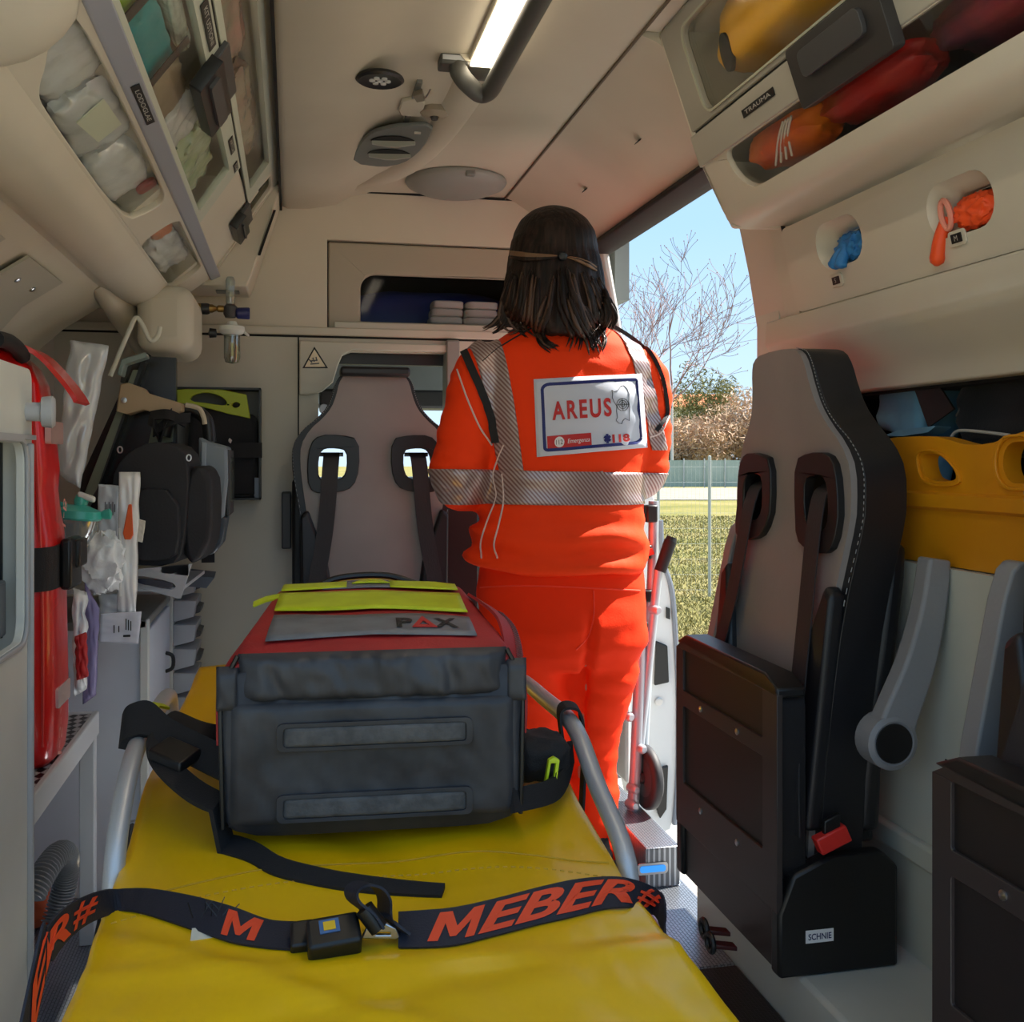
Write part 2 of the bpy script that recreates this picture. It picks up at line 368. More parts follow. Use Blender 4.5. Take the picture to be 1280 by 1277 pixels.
# ------------------------------------------------------------------ ceiling
def ceil_fn():
    prof = [(-0.03, 1.79), (-0.015, 1.782), (0.05, 1.785), (0.13, 1.80), (0.18, 1.83), (0.24, 1.845), (0.45, 1.85), (0.665, 1.85), (0.665, 1.905), (-0.03, 1.905)]
    return MB().plate([[(x, Y0, z) for x, z in prof]], (0, YB-Y0, 0))
CEI = struct('ceiling', ceil_fn(), M_CEIL, 'cream moulded plastic ceiling panel', smooth=50)
MB().box((0.6635, Y0, 1.844), (0.6675, YB, 1.853)).build('gap', mat('soft_gap', (96, 84, 70), 0.8), CEI)
MB().box((0.13, YB-0.006, 1.842), (0.70, YB-0.001, 1.848)).build('gap', M_SEAM, CEI)
MB().box((-0.036, Y0, 1.775), (-0.030, YB, 1.80)).build('gap', M_SEAM, CEI)
# curved fairing strip on the ceiling
fp = [at(p[0], p[1], Z=1.845) for p in ((600, 70), (590, 105), (570, 140), (545, 175), (515, 205), (480, 222), (440, 232))]
fa = spline(fp, 5)
MB().loft([[p+Vector((-0.05, 0, 0.01)), p+Vector((-0.03, 0, -0.012)), p+Vector((0.02, 0.0, -0.014)), p+Vector((0.05, 0, 0.01))] for p in fa]).build('fairing', M_CEIL, CEI, smooth=60)
# ------------------------------------------------------------------ left overhead lockers
def V3(x, y, dz): return Vector((x, y, CAMZ+dz))
M_RAIL = mat('rail_grey', (150, 152, 162), 0.4)
M_PACKW = mat('clear_white_wrap', (238, 240, 240), 0.25, bump=(25, 0.5, 0.006), coat=0.6, var=(8, (214, 216, 216)))
# lower locker
RA, RC = Vector((-0.222, 0, 0.505)), Vector((-0.312, 0, 0.437))
ld = (RC-RA).normalized(); LW = (RC-RA).length; ln = Vector((-0.603, 0, 0.798))     # ln points into the locker
def LF(y, s, off=0.0): return Vector((RA.x+ld.x*s+ln.x*off, y, CAMZ+RA.z+ld.z*s+ln.z*off))
LL = thing('overhead_locker', 'cream overhead side locker with long curved clear window above the red bag', 'locker', (-0.4, 1.7, 1.40))
bul = smoothpoly([(-0.312, 0.437), (-0.335, 0.405), (-0.37, 0.388), (-0.41, 0.388), (-0.44, 0.41), (-0.66, 0.41)], 2, closed=False)
bul += [(-0.66, 0.43), (-0.44, 0.445), (-0.32, 0.452)]
MB().plate([[V3(x, Y0, z) for x, z in bul]], (0, 2.98-Y0, 0)).build('body', M_CREAM, LL, smooth=60)
W1L = smoothpoly([(1.10, 0.012), (1.95, 0.012), (2.06, 0.02), (2.06, 0.06), (2.02, LW-0.006), (1.40, LW-0.006), (1.335, LW-0.012), (1.28, 0.07)], 2)
fr = MB()
fr.plate([[(Y0, -0.004), (2.98, -0.004), (2.98, LW+0.012), (Y0, LW+0.012)], W1L, rrect(2.22, 2.80, 0.012, LW-0.006, 0.04)], ln*0.014, fn=LF)
fr.build('front_panel', M_CREAM, LL, bevel=0.004)
for a, b in ((1.10, 2.06), (2.22, 2.80)):
    pn = MB().plate([rrect(a-0.01, b+0.01, 0.004, LW, 0.045)], ln*0.003, fn=lambda y, s: LF(y, s, 0.011)).build('window_pane', M_PANE, LL)
    # curved ledge inside the far end of the window
    MB().plate([[LF(b-0.05, 0.015, 0.012), LF(b+0.0, 0.015, 0.012), LF(b+0.0, LW-0.01, 0.012), LF(b-0.012, LW-0.008, 0.012)]], ln*0.05).build('inner_ledge', M_CREAM, LL)
MB().plate([[V3(-0.24, Y0, 0.515), V3(-0.222, Y0, 0.498), V3(-0.196, Y0, 0.512), V3(-0.212, Y0, 0.53)]], (0, 2.99-Y0, 0)).build('front_rail', M_RAIL, LL, bevel=0.003)
MB().plate([[V3(-0.66, Y0, 0.44), V3(-0.64, Y0, 0.44), V3(-0.64, Y0, 0.524), V3(-0.66, Y0, 0.524)]], (0, 2.98-Y0, 0)).build('back_panel', M_CREAM, LL)
MB().plate([[V3(-0.65, 2.965, 0.43), V3(-0.31, 2.965, 0.45), V3(-0.225, 2.965, 0.515), V3(-0.225, 2.965, 0.5245), V3(-0.65, 2.965, 0.5245)]], (0, 0.015, 0)).build('end_panel', M_CREAM, LL)
# rail label
def rail_label(parent, pts, text, lettering=True):
    """pts: near-left, near-right, far... three 3D corners a (text start), b (text end), c (across)"""
    a, b, c = pts; ux = (b-a); uy = (c-a); n = ux.cross(uy).normalized()*0.0008
    q = MB().plate([[a, b, b+uy, a+uy]], n).build('label_plate', M_LABEL, parent)
    t = MB(); text_on(t, text, a+ux*0.5+uy*0.5, ux, uy, uy.length*0.5, ux.length*0.8, lift=0.0016)
    t.build('lettering', M_LETTER, q, smooth=0)
def RL(y, s): 
    a = V3(-0.2225, 0, 0.4965); b = V3(-0.1945, 0, 0.5115); p = a+(b-a)*s; return Vector((p.x, y, p.z))
rail_label(LL, (RL(1.46, 0.3), RL(1.62, 0.3), RL(1.46, 0.72)), 'LODOGLAE')
# rounded nose of the nearer end
nose = MB(); 
nose.loft([[V3(-0.332+0.115*cos(a)*k-(1-k)*0.02, y, 0.535+0.115*sin(a)*k) for a in [2*pi*i/28 for i in range(28)]] for y, k in ((Y0, 1.0), (1.12, 1.0), (1.18, 0.985), (1.215, 0.94), (1.235, 0.86), (1.245, 0.75))])
nose.build('nose', M_CREAM, LL, smooth=60)
# end module below the locker
MB().box((-0.385, 2.70, 1.285), (-0.245, 3.0, 1.46)).build('end_module', M_CREAM, LL, bevel=0.04, seg=4)
# upper lockers : sloping face with two rows of clear doors
U0, U1 = Vector((-0.212, 0, 0.53)), Vector((-0.03, 0, 0.80))
ud = (U1-U0); UW = ud.length; ud.normalize(); un = Vector((-ud.z, 0, ud.x))       # into the cabinet
def UF(y, t, off=0.0): 
    s = t*UW; return Vector((U0.x+ud.x*s+un.x*off, y, CAMZ+U0.z+ud.z*s+un.z*off))
UL = thing('overhead_locker', 'tall overhead side locker with two rows of clear doors and black latches', 'locker', (-0.12, 1.7, 1.55))
M_FRAME = mat('locker_frame', (186, 190, 176), 0.4)
cas = MB()
cas.plate([[(2.42, 0.0), (2.985, 0.0), (2.985, 1.0), (2.78, 1.0), (2.78, 0.54), (2.42, 0.50)], rrect(2.83, 2.955, 0.52, 0.86, 0.03)], un*0.015, fn=UF)
cas.build('front_panel', M_CREAM, UL, bevel=0.003)
MB().plate([[(Y0, 0.88), (2.79, 0.88), (2.79, 1.02), (Y0, 1.02)]], un*0.015, fn=UF).build('top_strip', M_CREAM, UL, bevel=0.002)
MB().plate([[(Y0, -0.01), (2.985, -0.01), (2.985, 1.0), (Y0, 1.0)]], un*0.004, fn=lambda y, t: UF(y, t, 0.26)).build('back_panel', M_CREAM, UL)
MB().plate([[V3(-0.65, 2.975, 0.53), V3(-0.205, 2.975, 0.53), V3(-0.03, 2.975, 0.80), V3(-0.65, 2.975, 0.80)]], (0, 0.012, 0)).build('end_panel', M_CREAM, UL)
MB().plate([[V3(-0.64, Y0, 0.79), V3(-0.035, Y0, 0.79), V3(-0.035, Y0, 0.80), V3(-0.64, Y0, 0.80)]], (0, 2.98-Y0, 0)).build('top_panel', M_CREAM, UL)
MB().plate([[V3(-0.64, Y0, 0.525), V3(-0.21, Y0, 0.525), V3(-0.21, Y0, 0.531), V3(-0.64, Y0, 0.531)]], (0, 2.98-Y0, 0)).build('shelf', M_CREAM, UL)
MB().plate([[(Y0, 0.515), (2.78, 0.515), (2.78, 0.53), (Y0, 0.53)]], un*0.006, fn=lambda y, t: UF(y, t, -0.001)).build('gap', M_SEAM, UL)
d1 = MB().plate([[(Y0, 0.02), (2.42, 0.02), (2.42, 0.51), (Y0, 0.51)], rrect(0.62, 2.34, 0.05, 0.405, (0.012, 0.05, 0.05, 0.012))], un*0.014, fn=lambda y, t: UF(y, t, -0.004)).build('lower_door', M_FRAME, UL, bevel=0.002)
MB().plate([rrect(0.60, 2.35, 0.04, 0.42, 0.012)], un*0.003, fn=lambda y, t: UF(y, t, 0.002)).build('pane', M_PANE, d1)
d2 = MB().plate([[(Y0, 0.53), (2.78, 0.53), (2.78, 0.89), (Y0, 0.89)], rrect(0.62, 2.68, 0.575, 0.835, (0.012, 0.05, 0.05, 0.012))], un*0.014, fn=lambda y, t: UF(y, t, -0.004)).build('upper_door', M_FRAME, UL, bevel=0.002)
MB().plate([rrect(0.60, 2.69, 0.565, 0.845, 0.012)], un*0.003, fn=lambda y, t: UF(y, t, 0.002)).build('pane', M_PANE, d2)
MB().plate([rrect(2.82, 2.965, 0.515, 0.865, 0.03)], un*0.003, fn=lambda y, t: UF(y, t, 0.009)).build('end_pane', glass('smoked_pane', (150, 150, 120), 0.1, 0.2, 0.25, (120, 118, 96)), UL)
def latch_left(y0, y1, t0, t1, parent):
    b = MB().plate([rrect(y0, y1, t0, t1, 0.008, 3)], un*-0.022, fn=lambda y, t: UF(y, t, -0.003)).build('latch', M_BLACK, parent, bevel=0.004)
    MB().plate([rrect(y0+0.02, y1-0.02, t0+0.06, t1-0.06, 0.01, 4)], un*-0.006, fn=lambda y, t: UF(y, t, -0.025)).build('grip', M_DGREY, b, bevel=0.003)
    MB().plate([[(y0+0.01, t1), (y1-0.005, t1), (y1-0.005, t1+0.10), (y0+0.01, t1+0.10)]], un*-0.010, fn=lambda y, t: UF(y, t, -0.003)).build('latch_hinge', M_DGREY, b, bevel=0.002)
latch_left(1.71, 1.95, 0.26, 0.46, UL)
latch_left(2.74, 2.94, 0.28, 0.42, UL)
rail_label(UL, (UF(1.52, 0.435, -0.0052), UF(1.69, 0.435, -0.0052), UF(1.52, 0.49, -0.0052)), 'KIT USTIONI')
rail_label(UL, (UF(2.16, 0.44, -0.0052), UF(2.26, 0.44, -0.0052), UF(2.16, 0.485, -0.0052)), 'ARTOA')
rail_label(UL, (UF(2.34, 0.44, -0.0052), UF(2.40, 0.44, -0.0052), UF(2.34, 0.485, -0.0052)), 'DX')
# packages in the lockers
def pack(name, label, c, dims, m, seed, amp=0.35, freq=3.2, rot=(0, 0, 0), group=None, cat='package', n=12, power=3.0, zmax=None):
    g_ = blob_geo(c, dims, seed, amp, freq, n, power, Matrix.Rotation(rot[2], 4, 'Z').to_quaternion() @ Matrix.Rotation(rot[1], 4, 'Y').to_quaternion() @ Matrix.Rotation(rot[0], 4, 'X').to_quaternion())
    if zmax is not None: g_.v = [(v[0], v[1], min(v[2], zmax-0.0004*abs(v[1]-c[1]))) for v in g_.v]      # pressed flat under the shelf above
    o = g_.build(name, m, smooth=60)
    return tag(o, label, cat, group)
G = 'wrapped packs in the left overhead lockers'
FR = (0, -0.6435, 0)
pack('wrapped_pack', 'crumpled white plastic pack beside the rounded nose of the lower locker', LF(1.36, 0.058, 0.052), (0.056, 0.105, 0.032), M_PACKW, 1, 0.45, rot=FR, power=5, n=18, group=G, zmax=CAMZ+0.5245)
ob = pack('wrapped_pack', 'white wrapped pack with pale paper insert in the long locker window', LF(1.60, 0.058, 0.052), (0.056, 0.125, 0.032), M_PACKW, 2, 0.45, rot=FR, power=5, n=18, group=G, zmax=CAMZ+0.5245)
MB().plate([[LF(1.52, 0.030, 0.019), LF(1.64, 0.024, 0.019), LF(1.65, 0.068, 0.019), LF(1.54, 0.080, 0.019)]], ln*0.002).build('paper_insert', mat('pale_paper', (226, 230, 206), 0.6), ob)
pack('wrapped_pack', 'smooth white wrapped pack at the rounded far end of the long locker window', LF(1.86, 0.064, 0.052), (0.052, 0.125, 0.032), M_PACKW, 3, 0.3, rot=FR, power=5, n=18, group=G, zmax=CAMZ+0.5245)
pack('wrapped_pack', 'red folded pack tucked behind the white wrapped packs', LF(1.988, 0.034, 0.023), (0.022, 0.020, 0.007), mat('pack_red', (150, 50, 44), 0.4), 4, 0.3, rot=FR, group=G, zmax=CAMZ+0.5245)
o = pack('wrapped_pack', 'clear bag of white packets in the small locker window near the oxygen meter', LF(2.57, 0.062, 0.05), (0.05, 0.18, 0.03), M_PACKW, 5, 0.5, rot=FR, power=4, n=18, group=G, zmax=CAMZ+0.5245)
pack('wrapped_pack', 'orange tipped tube pack in the small locker window near the oxygen meter', LF(2.34, 0.05, 0.035), (0.03, 0.06, 0.016), mat('pack_orange', (206, 120, 76), 0.4), 6, 0.5, rot=FR, group=G, zmax=CAMZ+0.5245)
def upk(name, label, y, t, off, dims, m, seed, amp=0.4): return pack(name, label, UF(y, t, off), dims, m, seed, amp, rot=(0, -0.976, 0), group=G, power=4.5, n=16)
M_GREENP = mat('pack_green', (150, 190, 40), 0.35, bump=(30, 0.4, 0.004)); M_TEAL = mat('pack_teal', (20, 140, 146), 0.4, bump=(30, 0.4, 0.004))
M_CLEARP = mat('pack_clear', (206, 222, 210), 0.15, bump=(30, 0.6, 0.006), coat=0.7, var=(14, (110, 126, 110)))
p = upk('wrapped_pack', 'bright green pouch with a black printed band in the upper locker', 1.33, 0.22, 0.045, (0.062, 0.10, 0.03), M_GREENP, 11, 0.2)
MB().plate([[UF(1.35, 0.06, 0.0065), UF(1.375, 0.06, 0.0065), UF(1.395, 0.38, 0.0065), UF(1.37, 0.38, 0.0065)]], un*0.002).build('printed_band', M_LABEL, p)
p = upk('wrapped_pack', 'teal pouch with a black printed band in the upper locker', 1.55, 0.175, 0.045, (0.044, 0.115, 0.03), M_TEAL, 12, 0.25)
MB().plate([[UF(1.58, 0.06, 0.0065), UF(1.605, 0.06, 0.0065), UF(1.62, 0.36, 0.0065), UF(1.595, 0.36, 0.0065)]], un*0.002).build('printed_band', M_LABEL, p)
upk('wrapped_pack', 'clear glossy bag wedged between teal pouch and black latch', 1.56, 0.365, 0.028, (0.015, 0.115, 0.015), M_CLEARP, 13)
upk('wrapped_pack', 'brown paper wrapped kit behind the black latch', 1.74, 0.17, 0.045, (0.055, 0.08, 0.03), mat('pack_brown', (150, 132, 108), 0.5), 14)
upk('wrapped_pack', 'white tubing pack below the black latch in the upper locker', 1.91, 0.2, 0.045, (0.058, 0.085, 0.03), M_PACKW, 15, 0.5)
upk('wrapped_pack', 'coiled clear green tubing bag at the far end of the clear door', 2.16, 0.22, 0.045, (0.06, 0.165, 0.03), mat('pack_coil', (140, 164, 120), 0.2, bump=(40, 0.7, 0.006), coat=0.6, var=(18, (196, 206, 180))), 16, 0.6)
M_PINK = mat('pack_pink', (206, 150, 140), 0.25, bump=(30, 0.5, 0.005), coat=0.6, var=(9, (140, 150, 124)))
upk('wrapped_pack', 'pink wrapped pack behind the topmost clear door', 1.72, 0.71, 0.042, (0.046, 0.24, 0.028), M_PINK, 17, 0.5)
upk('wrapped_pack', 'pale pink and clear bag farther along the topmost clear door', 2.28, 0.71, 0.042, (0.046, 0.28, 0.028), mat('pack_pink_pale', (168, 160, 138), 0.25, bump=(30, 0.5, 0.005), coat=0.6, var=(9, (150, 104, 92))), 18, 0.5)
# soffit block between locker and bulkhead
b = bh
SOF = thing('soffit_box', 'cream soffit box between side locker and bulkhead above the oxygen meter', 'panel', (-0.15, 3.09, 1.50))
MB().plate([[V3(-0.30, 2.99, 0.485), V3(-0.125, 2.99, 0.485), V3(-0.112, 2.99, 0.52), V3(-0.03, 2.99, 0.78), V3(-0.30, 2.99, 0.78)]], (0, 0.205, 0)).build('body', M_CREAM, SOF, bevel=0.004)
MB().box((-0.215, 3.06, 1.4995), (-0.150, 3.10, 1.5045)).build('mount_plate', M_GREYPL, SOF)
MB().plate([[V3(-0.095, 2.984, 0.575), V3(-0.088, 2.984, 0.575), V3(-0.045, 2.984, 0.705), V3(-0.052, 2.984, 0.705)]], (0, 0.008, 0)).build('slot', M_SEAM, SOF)
# slanted cornice under the locker with bent metal brackets
CORN = [(-0.445, 0.408), (-0.47, 0.385), (-0.56, 0.325), (-0.62, 0.27), (-0.66, 0.20), (-0.70, 0.20), (-0.70, 0.42), (-0.445, 0.42)]
struct('trim_6', MB().plate([[V3(x, Y0, z) for x, z in CORN]], (0, 2.75-Y0, 0)), M_CREAM, 'cream sloping cornice under the side lockers', smooth=60)
M_BRK = mat('bracket_beige', (176, 172, 158), 0.4)
def cornice_bracket(y0, y1, label, m=M_BRK):
    t = thing('bent_bracket', label, 'bracket', (-0.55, (y0+y1)/2, 1.33), group='bent brackets under the side lockers')
    prof = [(-0.475, 0.372), (-0.555, 0.318), (-0.60, 0.262), (-0.605, 0.19)]
    path = [V3(x, 0, z) for x, z in prof]
    out = [p+Vector((0.004, 0, -0.004)) for p in path]
    r = [Vector((p.x, y0, p.z)) for p in path]+[Vector((p.x, y0, p.z)) for p in reversed(out)]
    MB().plate([r], (0, y1-y0, 0)).build('plate', m, t, smooth=30)
    for yy in (y0+(y1-y0)*0.3, y0+(y1-y0)*0.7):
        MB().lathe([(0.007, 0.0), (0.007, 0.002), (0.004, 0.004), (0.0, 0.0045)], V3(-0.515+0.003, yy, 0.345-0.005), (0.55, 0, -0.83), 12).build('screw', M_STEEL, t)
cornice_bracket(1.60, 1.86, 'beige bent bracket with two screws under the side locker above the white cabinet')
cornice_bracket(2.02, 2.30, 'beige bent bracket with two screws under the side locker above the red bag')
# front end of the cornice: rounded beam running in to the bulkhead, with a dark plate below
BM = struct('trim_10', MB().tube([at(118, 352, D=2.42), at(158, 396, D=2.66), at(183, 430, D=2.86), at(206, 460, D=3.06)], [0.020, 0.040, 0.040, 0.040], 20), M_CREAM, 'cream rounded beam end between cornice and bulkhead', smooth=60)
MB().plate([[at(p[0], p[1], Y=2.9) for p in ((150, 478), (153, 458), (184, 440), (196, 452), (170, 467), (158, 480))]], (0, 0.02, 0)).build('dark_plate', mat('bracket_dark', (70, 70, 66), 0.4), BM, bevel=0.003)
MB().plate([[at(p[0], p[1], Y=2.92) for p in ((166, 472), (196, 453), (218, 462), (206, 474), (176, 482))]], (0, 0.02, 0)).build('cover_plate', mat('cover_green', (150, 154, 138), 0.45), BM, bevel=0.006)
# ------------------------------------------------------------------ right overhead locker, glove panel, recess
RR0, RR1 = Vector((0.704, 0, 0.833)), Vector((0.794, 0, 0.580)); RR2 = Vector((0.838, 0, 0.495))
YE = 1.90
def mkplane(a, b):
    d = b-a; L = d.length; d = d.normalized(); n = Vector((-d.z, 0, d.x))
    if n.x < 0: n = -n                                    # into the cabinet (+x)
    return (lambda y, s, off=0.0: Vector((a.x+d.x*s+n.x*off, y, CAMZ+a.z+d.z*s+n.z*off))), L, n
QF, QW, qn = mkplane(RR0, RR1); SF, SW, sn_ = mkplane(RR1, RR2)
RL_ = thing('overhead_locker', 'grey and cream overhead locker with orange bags behind clear flaps above the side seats', 'locker', (0.85, 1.2, 1.50))
M_DOORG = mat('locker_door_grey', (150, 146, 134), 0.42)
s1 = QW*0.765
dr = MB().plate([[(Y0, 0.0), (YE, 0.0), (YE, s1), (Y0, s1)], rrect(Y0+0.1, YE-0.085, 0.03, s1-0.014, (0.03, 0.01, 0.01, 0.03))], qn*0.014, fn=QF).build('upper_door', M_DOORG, RL_, bevel=0.003)
MB().plate([rrect(Y0+0.09, YE-0.075, 0.02, s1-0.006, 0.03)], qn*0.003, fn=lambda y, s: QF(y, s, 0.009)).build('pane', M_PANE, dr)
MB().plate([rrect(Y0+0.097, YE-0.082, 0.026, s1-0.010, 0.032), rrect(Y0+0.1, YE-0.085, 0.03, s1-0.014, 0.03)], qn*-0.003, fn=QF).build('gasket', mat('gasket_grey', (170, 170, 150), 0.4), dr)
MB().plate([[(Y0, s1), (YE, s1), (YE, s1+0.005), (Y0, s1+0.005)]], qn*0.01, fn=lambda y, s: QF(y, s, 0.003)).build('gap', M_SEAM, RL_)
MB().plate([[(Y0, s1+0.005), (YE+0.005, s1+0.005), (YE+0.005, QW+0.004), (Y0, QW+0.004)]], qn*0.016, fn=lambda y, s: QF(y, s, -0.004)).build('front_rail', mat('rail_beige', (168, 164, 152), 0.4), RL_, bevel=0.002)
fl = MB().plate([[(Y0, -0.004), (YE, -0.004), (YE, SW+0.01), (Y0, SW+0.01)], rrect(Y0+0.1, YE-0.10, 0.006, SW-0.004, (0.07, 0.01, 0.01, 0.02))], sn_*0.012, fn=SF).build('lower_flap', M_CREAM, RL_, bevel=0.003)
MB().plate([rrect(Y0+0.09, YE-0.09, 0.002, SW+0.002, 0.03)], sn_*0.003, fn=lambda y, s: SF(y, s, 0.008)).build('pane', M_PANE, fl)
und = smoothpoly([(0.838, 0.495), (0.852, 0.465), (0.885, 0.455), (0.94, 0.462)], 2, closed=False)
und = [(p[0], p[1]) for p in und]+[(1.05, 0.47), (1.05, 0.49), (0.88, 0.492), (0.85, 0.505)]
MB().plate([[V3(x, Y0, z) for x, z in und]], (0, YE-Y0, 0)).build('underside', M_CREAM, RL_, smooth=60)
MB().plate([[V3(x, YE-0.012, z) for x, z in ((0.704, 0.835), (0.794, 0.58), (0.838, 0.495), (0.86, 0.458), (1.05, 0.462), (1.05, 0.86), (0.704, 0.86))]], (0, 0.02, 0)).build('end_panel', M_CREAM, RL_, bevel=0.006)
MB().plate([[V3(x, Y0, z) for x, z in ((1.04, 0.47), (1.05, 0.47), (1.05, 0.86), (1.04, 0.86))]], (0, YE-Y0-0.02, 0)).build('back_panel', M_CREAM, RL_)
MB().plate([[V3(x, Y0, z) for x, z in ((0.665, 0.835), (0.71, 0.835), (1.05, 0.85), (1.05, 0.87), (0.665, 0.87))]], (0, YE-Y0, 0)).build('top_panel', M_CREAM, RL_)
MB().plate([[V3(x, Y0, z) for x, z in ((0.80, 0.585), (1.04, 0.585), (1.04, 0.592), (0.80, 0.592))]], (0, YE-Y0-0.02, 0)).build('shelf', mat('shelf_dark', (70, 66, 60), 0.6), RL_)
# latch
lt = MB().plate([rrect(1.22, 1.47, QW*0.76, QW+0.030, 0.008, 3)], qn*-0.02, fn=lambda y, s: QF(y, s, -0.003)).build('latch', mat('latch_black', (48, 46, 46), 0.45), RL_, bevel=0.005)
MB().plate([rrect(1.26, 1.43, QW*0.82, QW*0.97, 0.012, 4)], qn*-0.008, fn=lambda y, s: QF(y, s, -0.023)).build('grip', M_DGREY, lt, bevel=0.004)
ym, sm = 1.60, s1+(QW-s1)*0.55
# label TRAUMA : reads from the far end towards the viewer
a = QF(1.68, QW*0.915, -0.0052); b2 = QF(1.56, QW*0.915, -0.0052); c2 = QF(1.68, QW*0.862, -0.0052)
rail_label(RL_, (a, b2, c2), 'TRAUMA')
G2 = 'bags in the right overhead locker'
M_YEL = mat('bag_yellow', (240, 176, 30), 0.45, bump=(12, 0.4, 0.01)); M_ORB = mat('bag_orange', (250, 130, 28), 0.4, bump=(14, 0.4, 0.01), var=(7, (196, 66, 20))); M_REDB = mat('bag_dark_red', (176, 30, 28), 0.4, bump=(14, 0.5, 0.01))
o = pack('immobiliser_bag', 'yellow foam immobiliser with dark hole behind the upper clear door', QF(1.60, 0.10, 0.100), (0.076, 0.20, 0.068), M_YEL, 21, 0.15, power=4, group=G2, cat='bag')
hb_ = BVHTree.FromPolygons([v.co.copy() for v in o.data.vertices], [tuple(p.vertices) for p in o.data.polygons])
hp_ = hb_.ray_cast(QF(1.715, 0.118, 0.012), qn)
hn_ = hp_[1] if hp_[1].dot(qn) < 0 else -hp_[1]
MB().lathe([(0.026, -0.006), (0.026, 0.002), (0.0, 0.0025)], hp_[0], hn_, 20, 1.35, 0.8).build('hole', M_SEAM, o)
pack('immobiliser_bag', 'dark red soft bag nearer the rear behind the upper clear door', QF(1.15, 0.10, 0.11), (0.08, 0.24, 0.068), M_REDB, 22, 0.25, power=4, group=G2, cat='bag')
o = pack('immobiliser_bag', 'orange trauma bag with white cords behind the lower clear flap', SF(1.66, 0.045, 0.060), (0.050, 0.13, 0.041), M_ORB, 23, 0.4, group=G2, cat='bag')
for k in range(4):
    MB().tube(spline([SF(1.57+0.01*k, 0.018, 0.0145), SF(1.60+0.012*k, 0.04, 0.0140), SF(1.62+0.02*k, 0.075, 0.0155)], 4), 0.0022, 6).build('cord', mat('white_cord', (215, 205, 196), 0.5), o)
pack('immobiliser_bag', 'dark red pouch behind the lower clear flap under the black latch', SF(1.40, 0.045, 0.07), (0.055, 0.14, 0.041), M_REDB, 24, 0.4, group=G2, cat='bag')
pack('immobiliser_bag', 'red and blue pouch behind the lower clear flap toward the rear door', SF(1.08, 0.045, 0.07), (0.055, 0.17, 0.041), mat('bag_red', (150, 30, 34), 0.4, bump=(14, 0.5, 0.01), var=(6, (40, 40, 62))), 25, 0.4, group=G2, cat='bag')
# ------------------------------------------------------------------ glove dispenser panel
GA, GB = Vector((0.945, 0, 0.455)), Vector((0.985, 0, 0.288))
GF, GW, gn = mkplane(GA, GB)
GP = thing('glove_dispenser', 'cream glove dispenser panel with two rounded openings and size labels', 'dispenser', (0.97, 1.2, 1.30))
def gpt(px, py):      # photo pixel on the panel plane
    d_ = at(px, py, D=1.0)-Vector((0, 0, CAMZ)); pl = Vector((GA.x, 0, CAMZ+GA.z)); k = (pl-Vector((0, 0, CAMZ))).dot(gn)/d_.dot(gn); q = Vector((0, 0, CAMZ))+d_*k
    return q.y, (q-pl).dot((GB-GA).normalized())
nb = gpt(1050, 303); no = gpt(1202, 257)
holes = [rrect(nb[0]-0.070, nb[0]+0.082, nb[1]-0.044, nb[1]+0.040, 0.040), rrect(no[0]-0.070, no[0]+0.082, no[1]-0.044, no[1]+0.040, 0.040)]
MB().plate([rrect(Y0, YE-0.03, 0.004, GW, (0.02, 0.0, 0.0, 0.02), 4)]+holes, gn*0.012, fn=GF).build('panel', M_CREAM, GP, bevel=0.004)
for h, (cy, cs) in zip(holes, (nb, no)):
    # scooped rim
    n_ = len(h); inner = [(cy-0.010+(p[0]-cy)*0.74, cs+0.010+(p[1]-cs)*0.66) for p in h]
    MB().loft([[GF(p[0], p[1], 0.0) for p in h], [GF(p[0]*0.6+q[0]*0.4, p[1]*0.6+q[1]*0.4, 0.016) for p, q in zip(h, inner)], [GF(p[0], p[1], 0.024) for p in inner], [GF(p[0], p[1], 0.05) for p in inner]], cap=False).build('scoop', M_CREAM, GP, smooth=70)
    MB().plate([[(p[0], p[1]) for p in inner]], gn*0.003, fn=lambda y, s: GF(y, s, 0.055)).build('box_interior', mat('dispenser_dark', (50, 46, 42), 0.8), GP)
for (px, py, ch) in ((1047, 350, 'S'), (1198, 297, 'M')):
    cy, cs = gpt(px, py)
    pl = MB().plate([rrect(cy-0.020, cy+0.020, cs-0.012, cs+0.012, 0.006, 3)], gn*-0.003, fn=GF).build('label_holder', M_CREAM, GP, bevel=0.001)
    pq = MB().plate([rrect(cy-0.012, cy+0.012, cs-0.007, cs+0.007, 0.001, 2)], gn*-0.0012, fn=lambda y, s: GF(y, s, -0.003)).build('size_label', M_LABEL, GP)
    t = MB(); text_on(t, ch, GF(cy, cs, -0.0042), (0, -1, 0), -(GB-GA), 0.008, lift=0.0008); t.build('lettering', M_LETTER, pq, smooth=0)
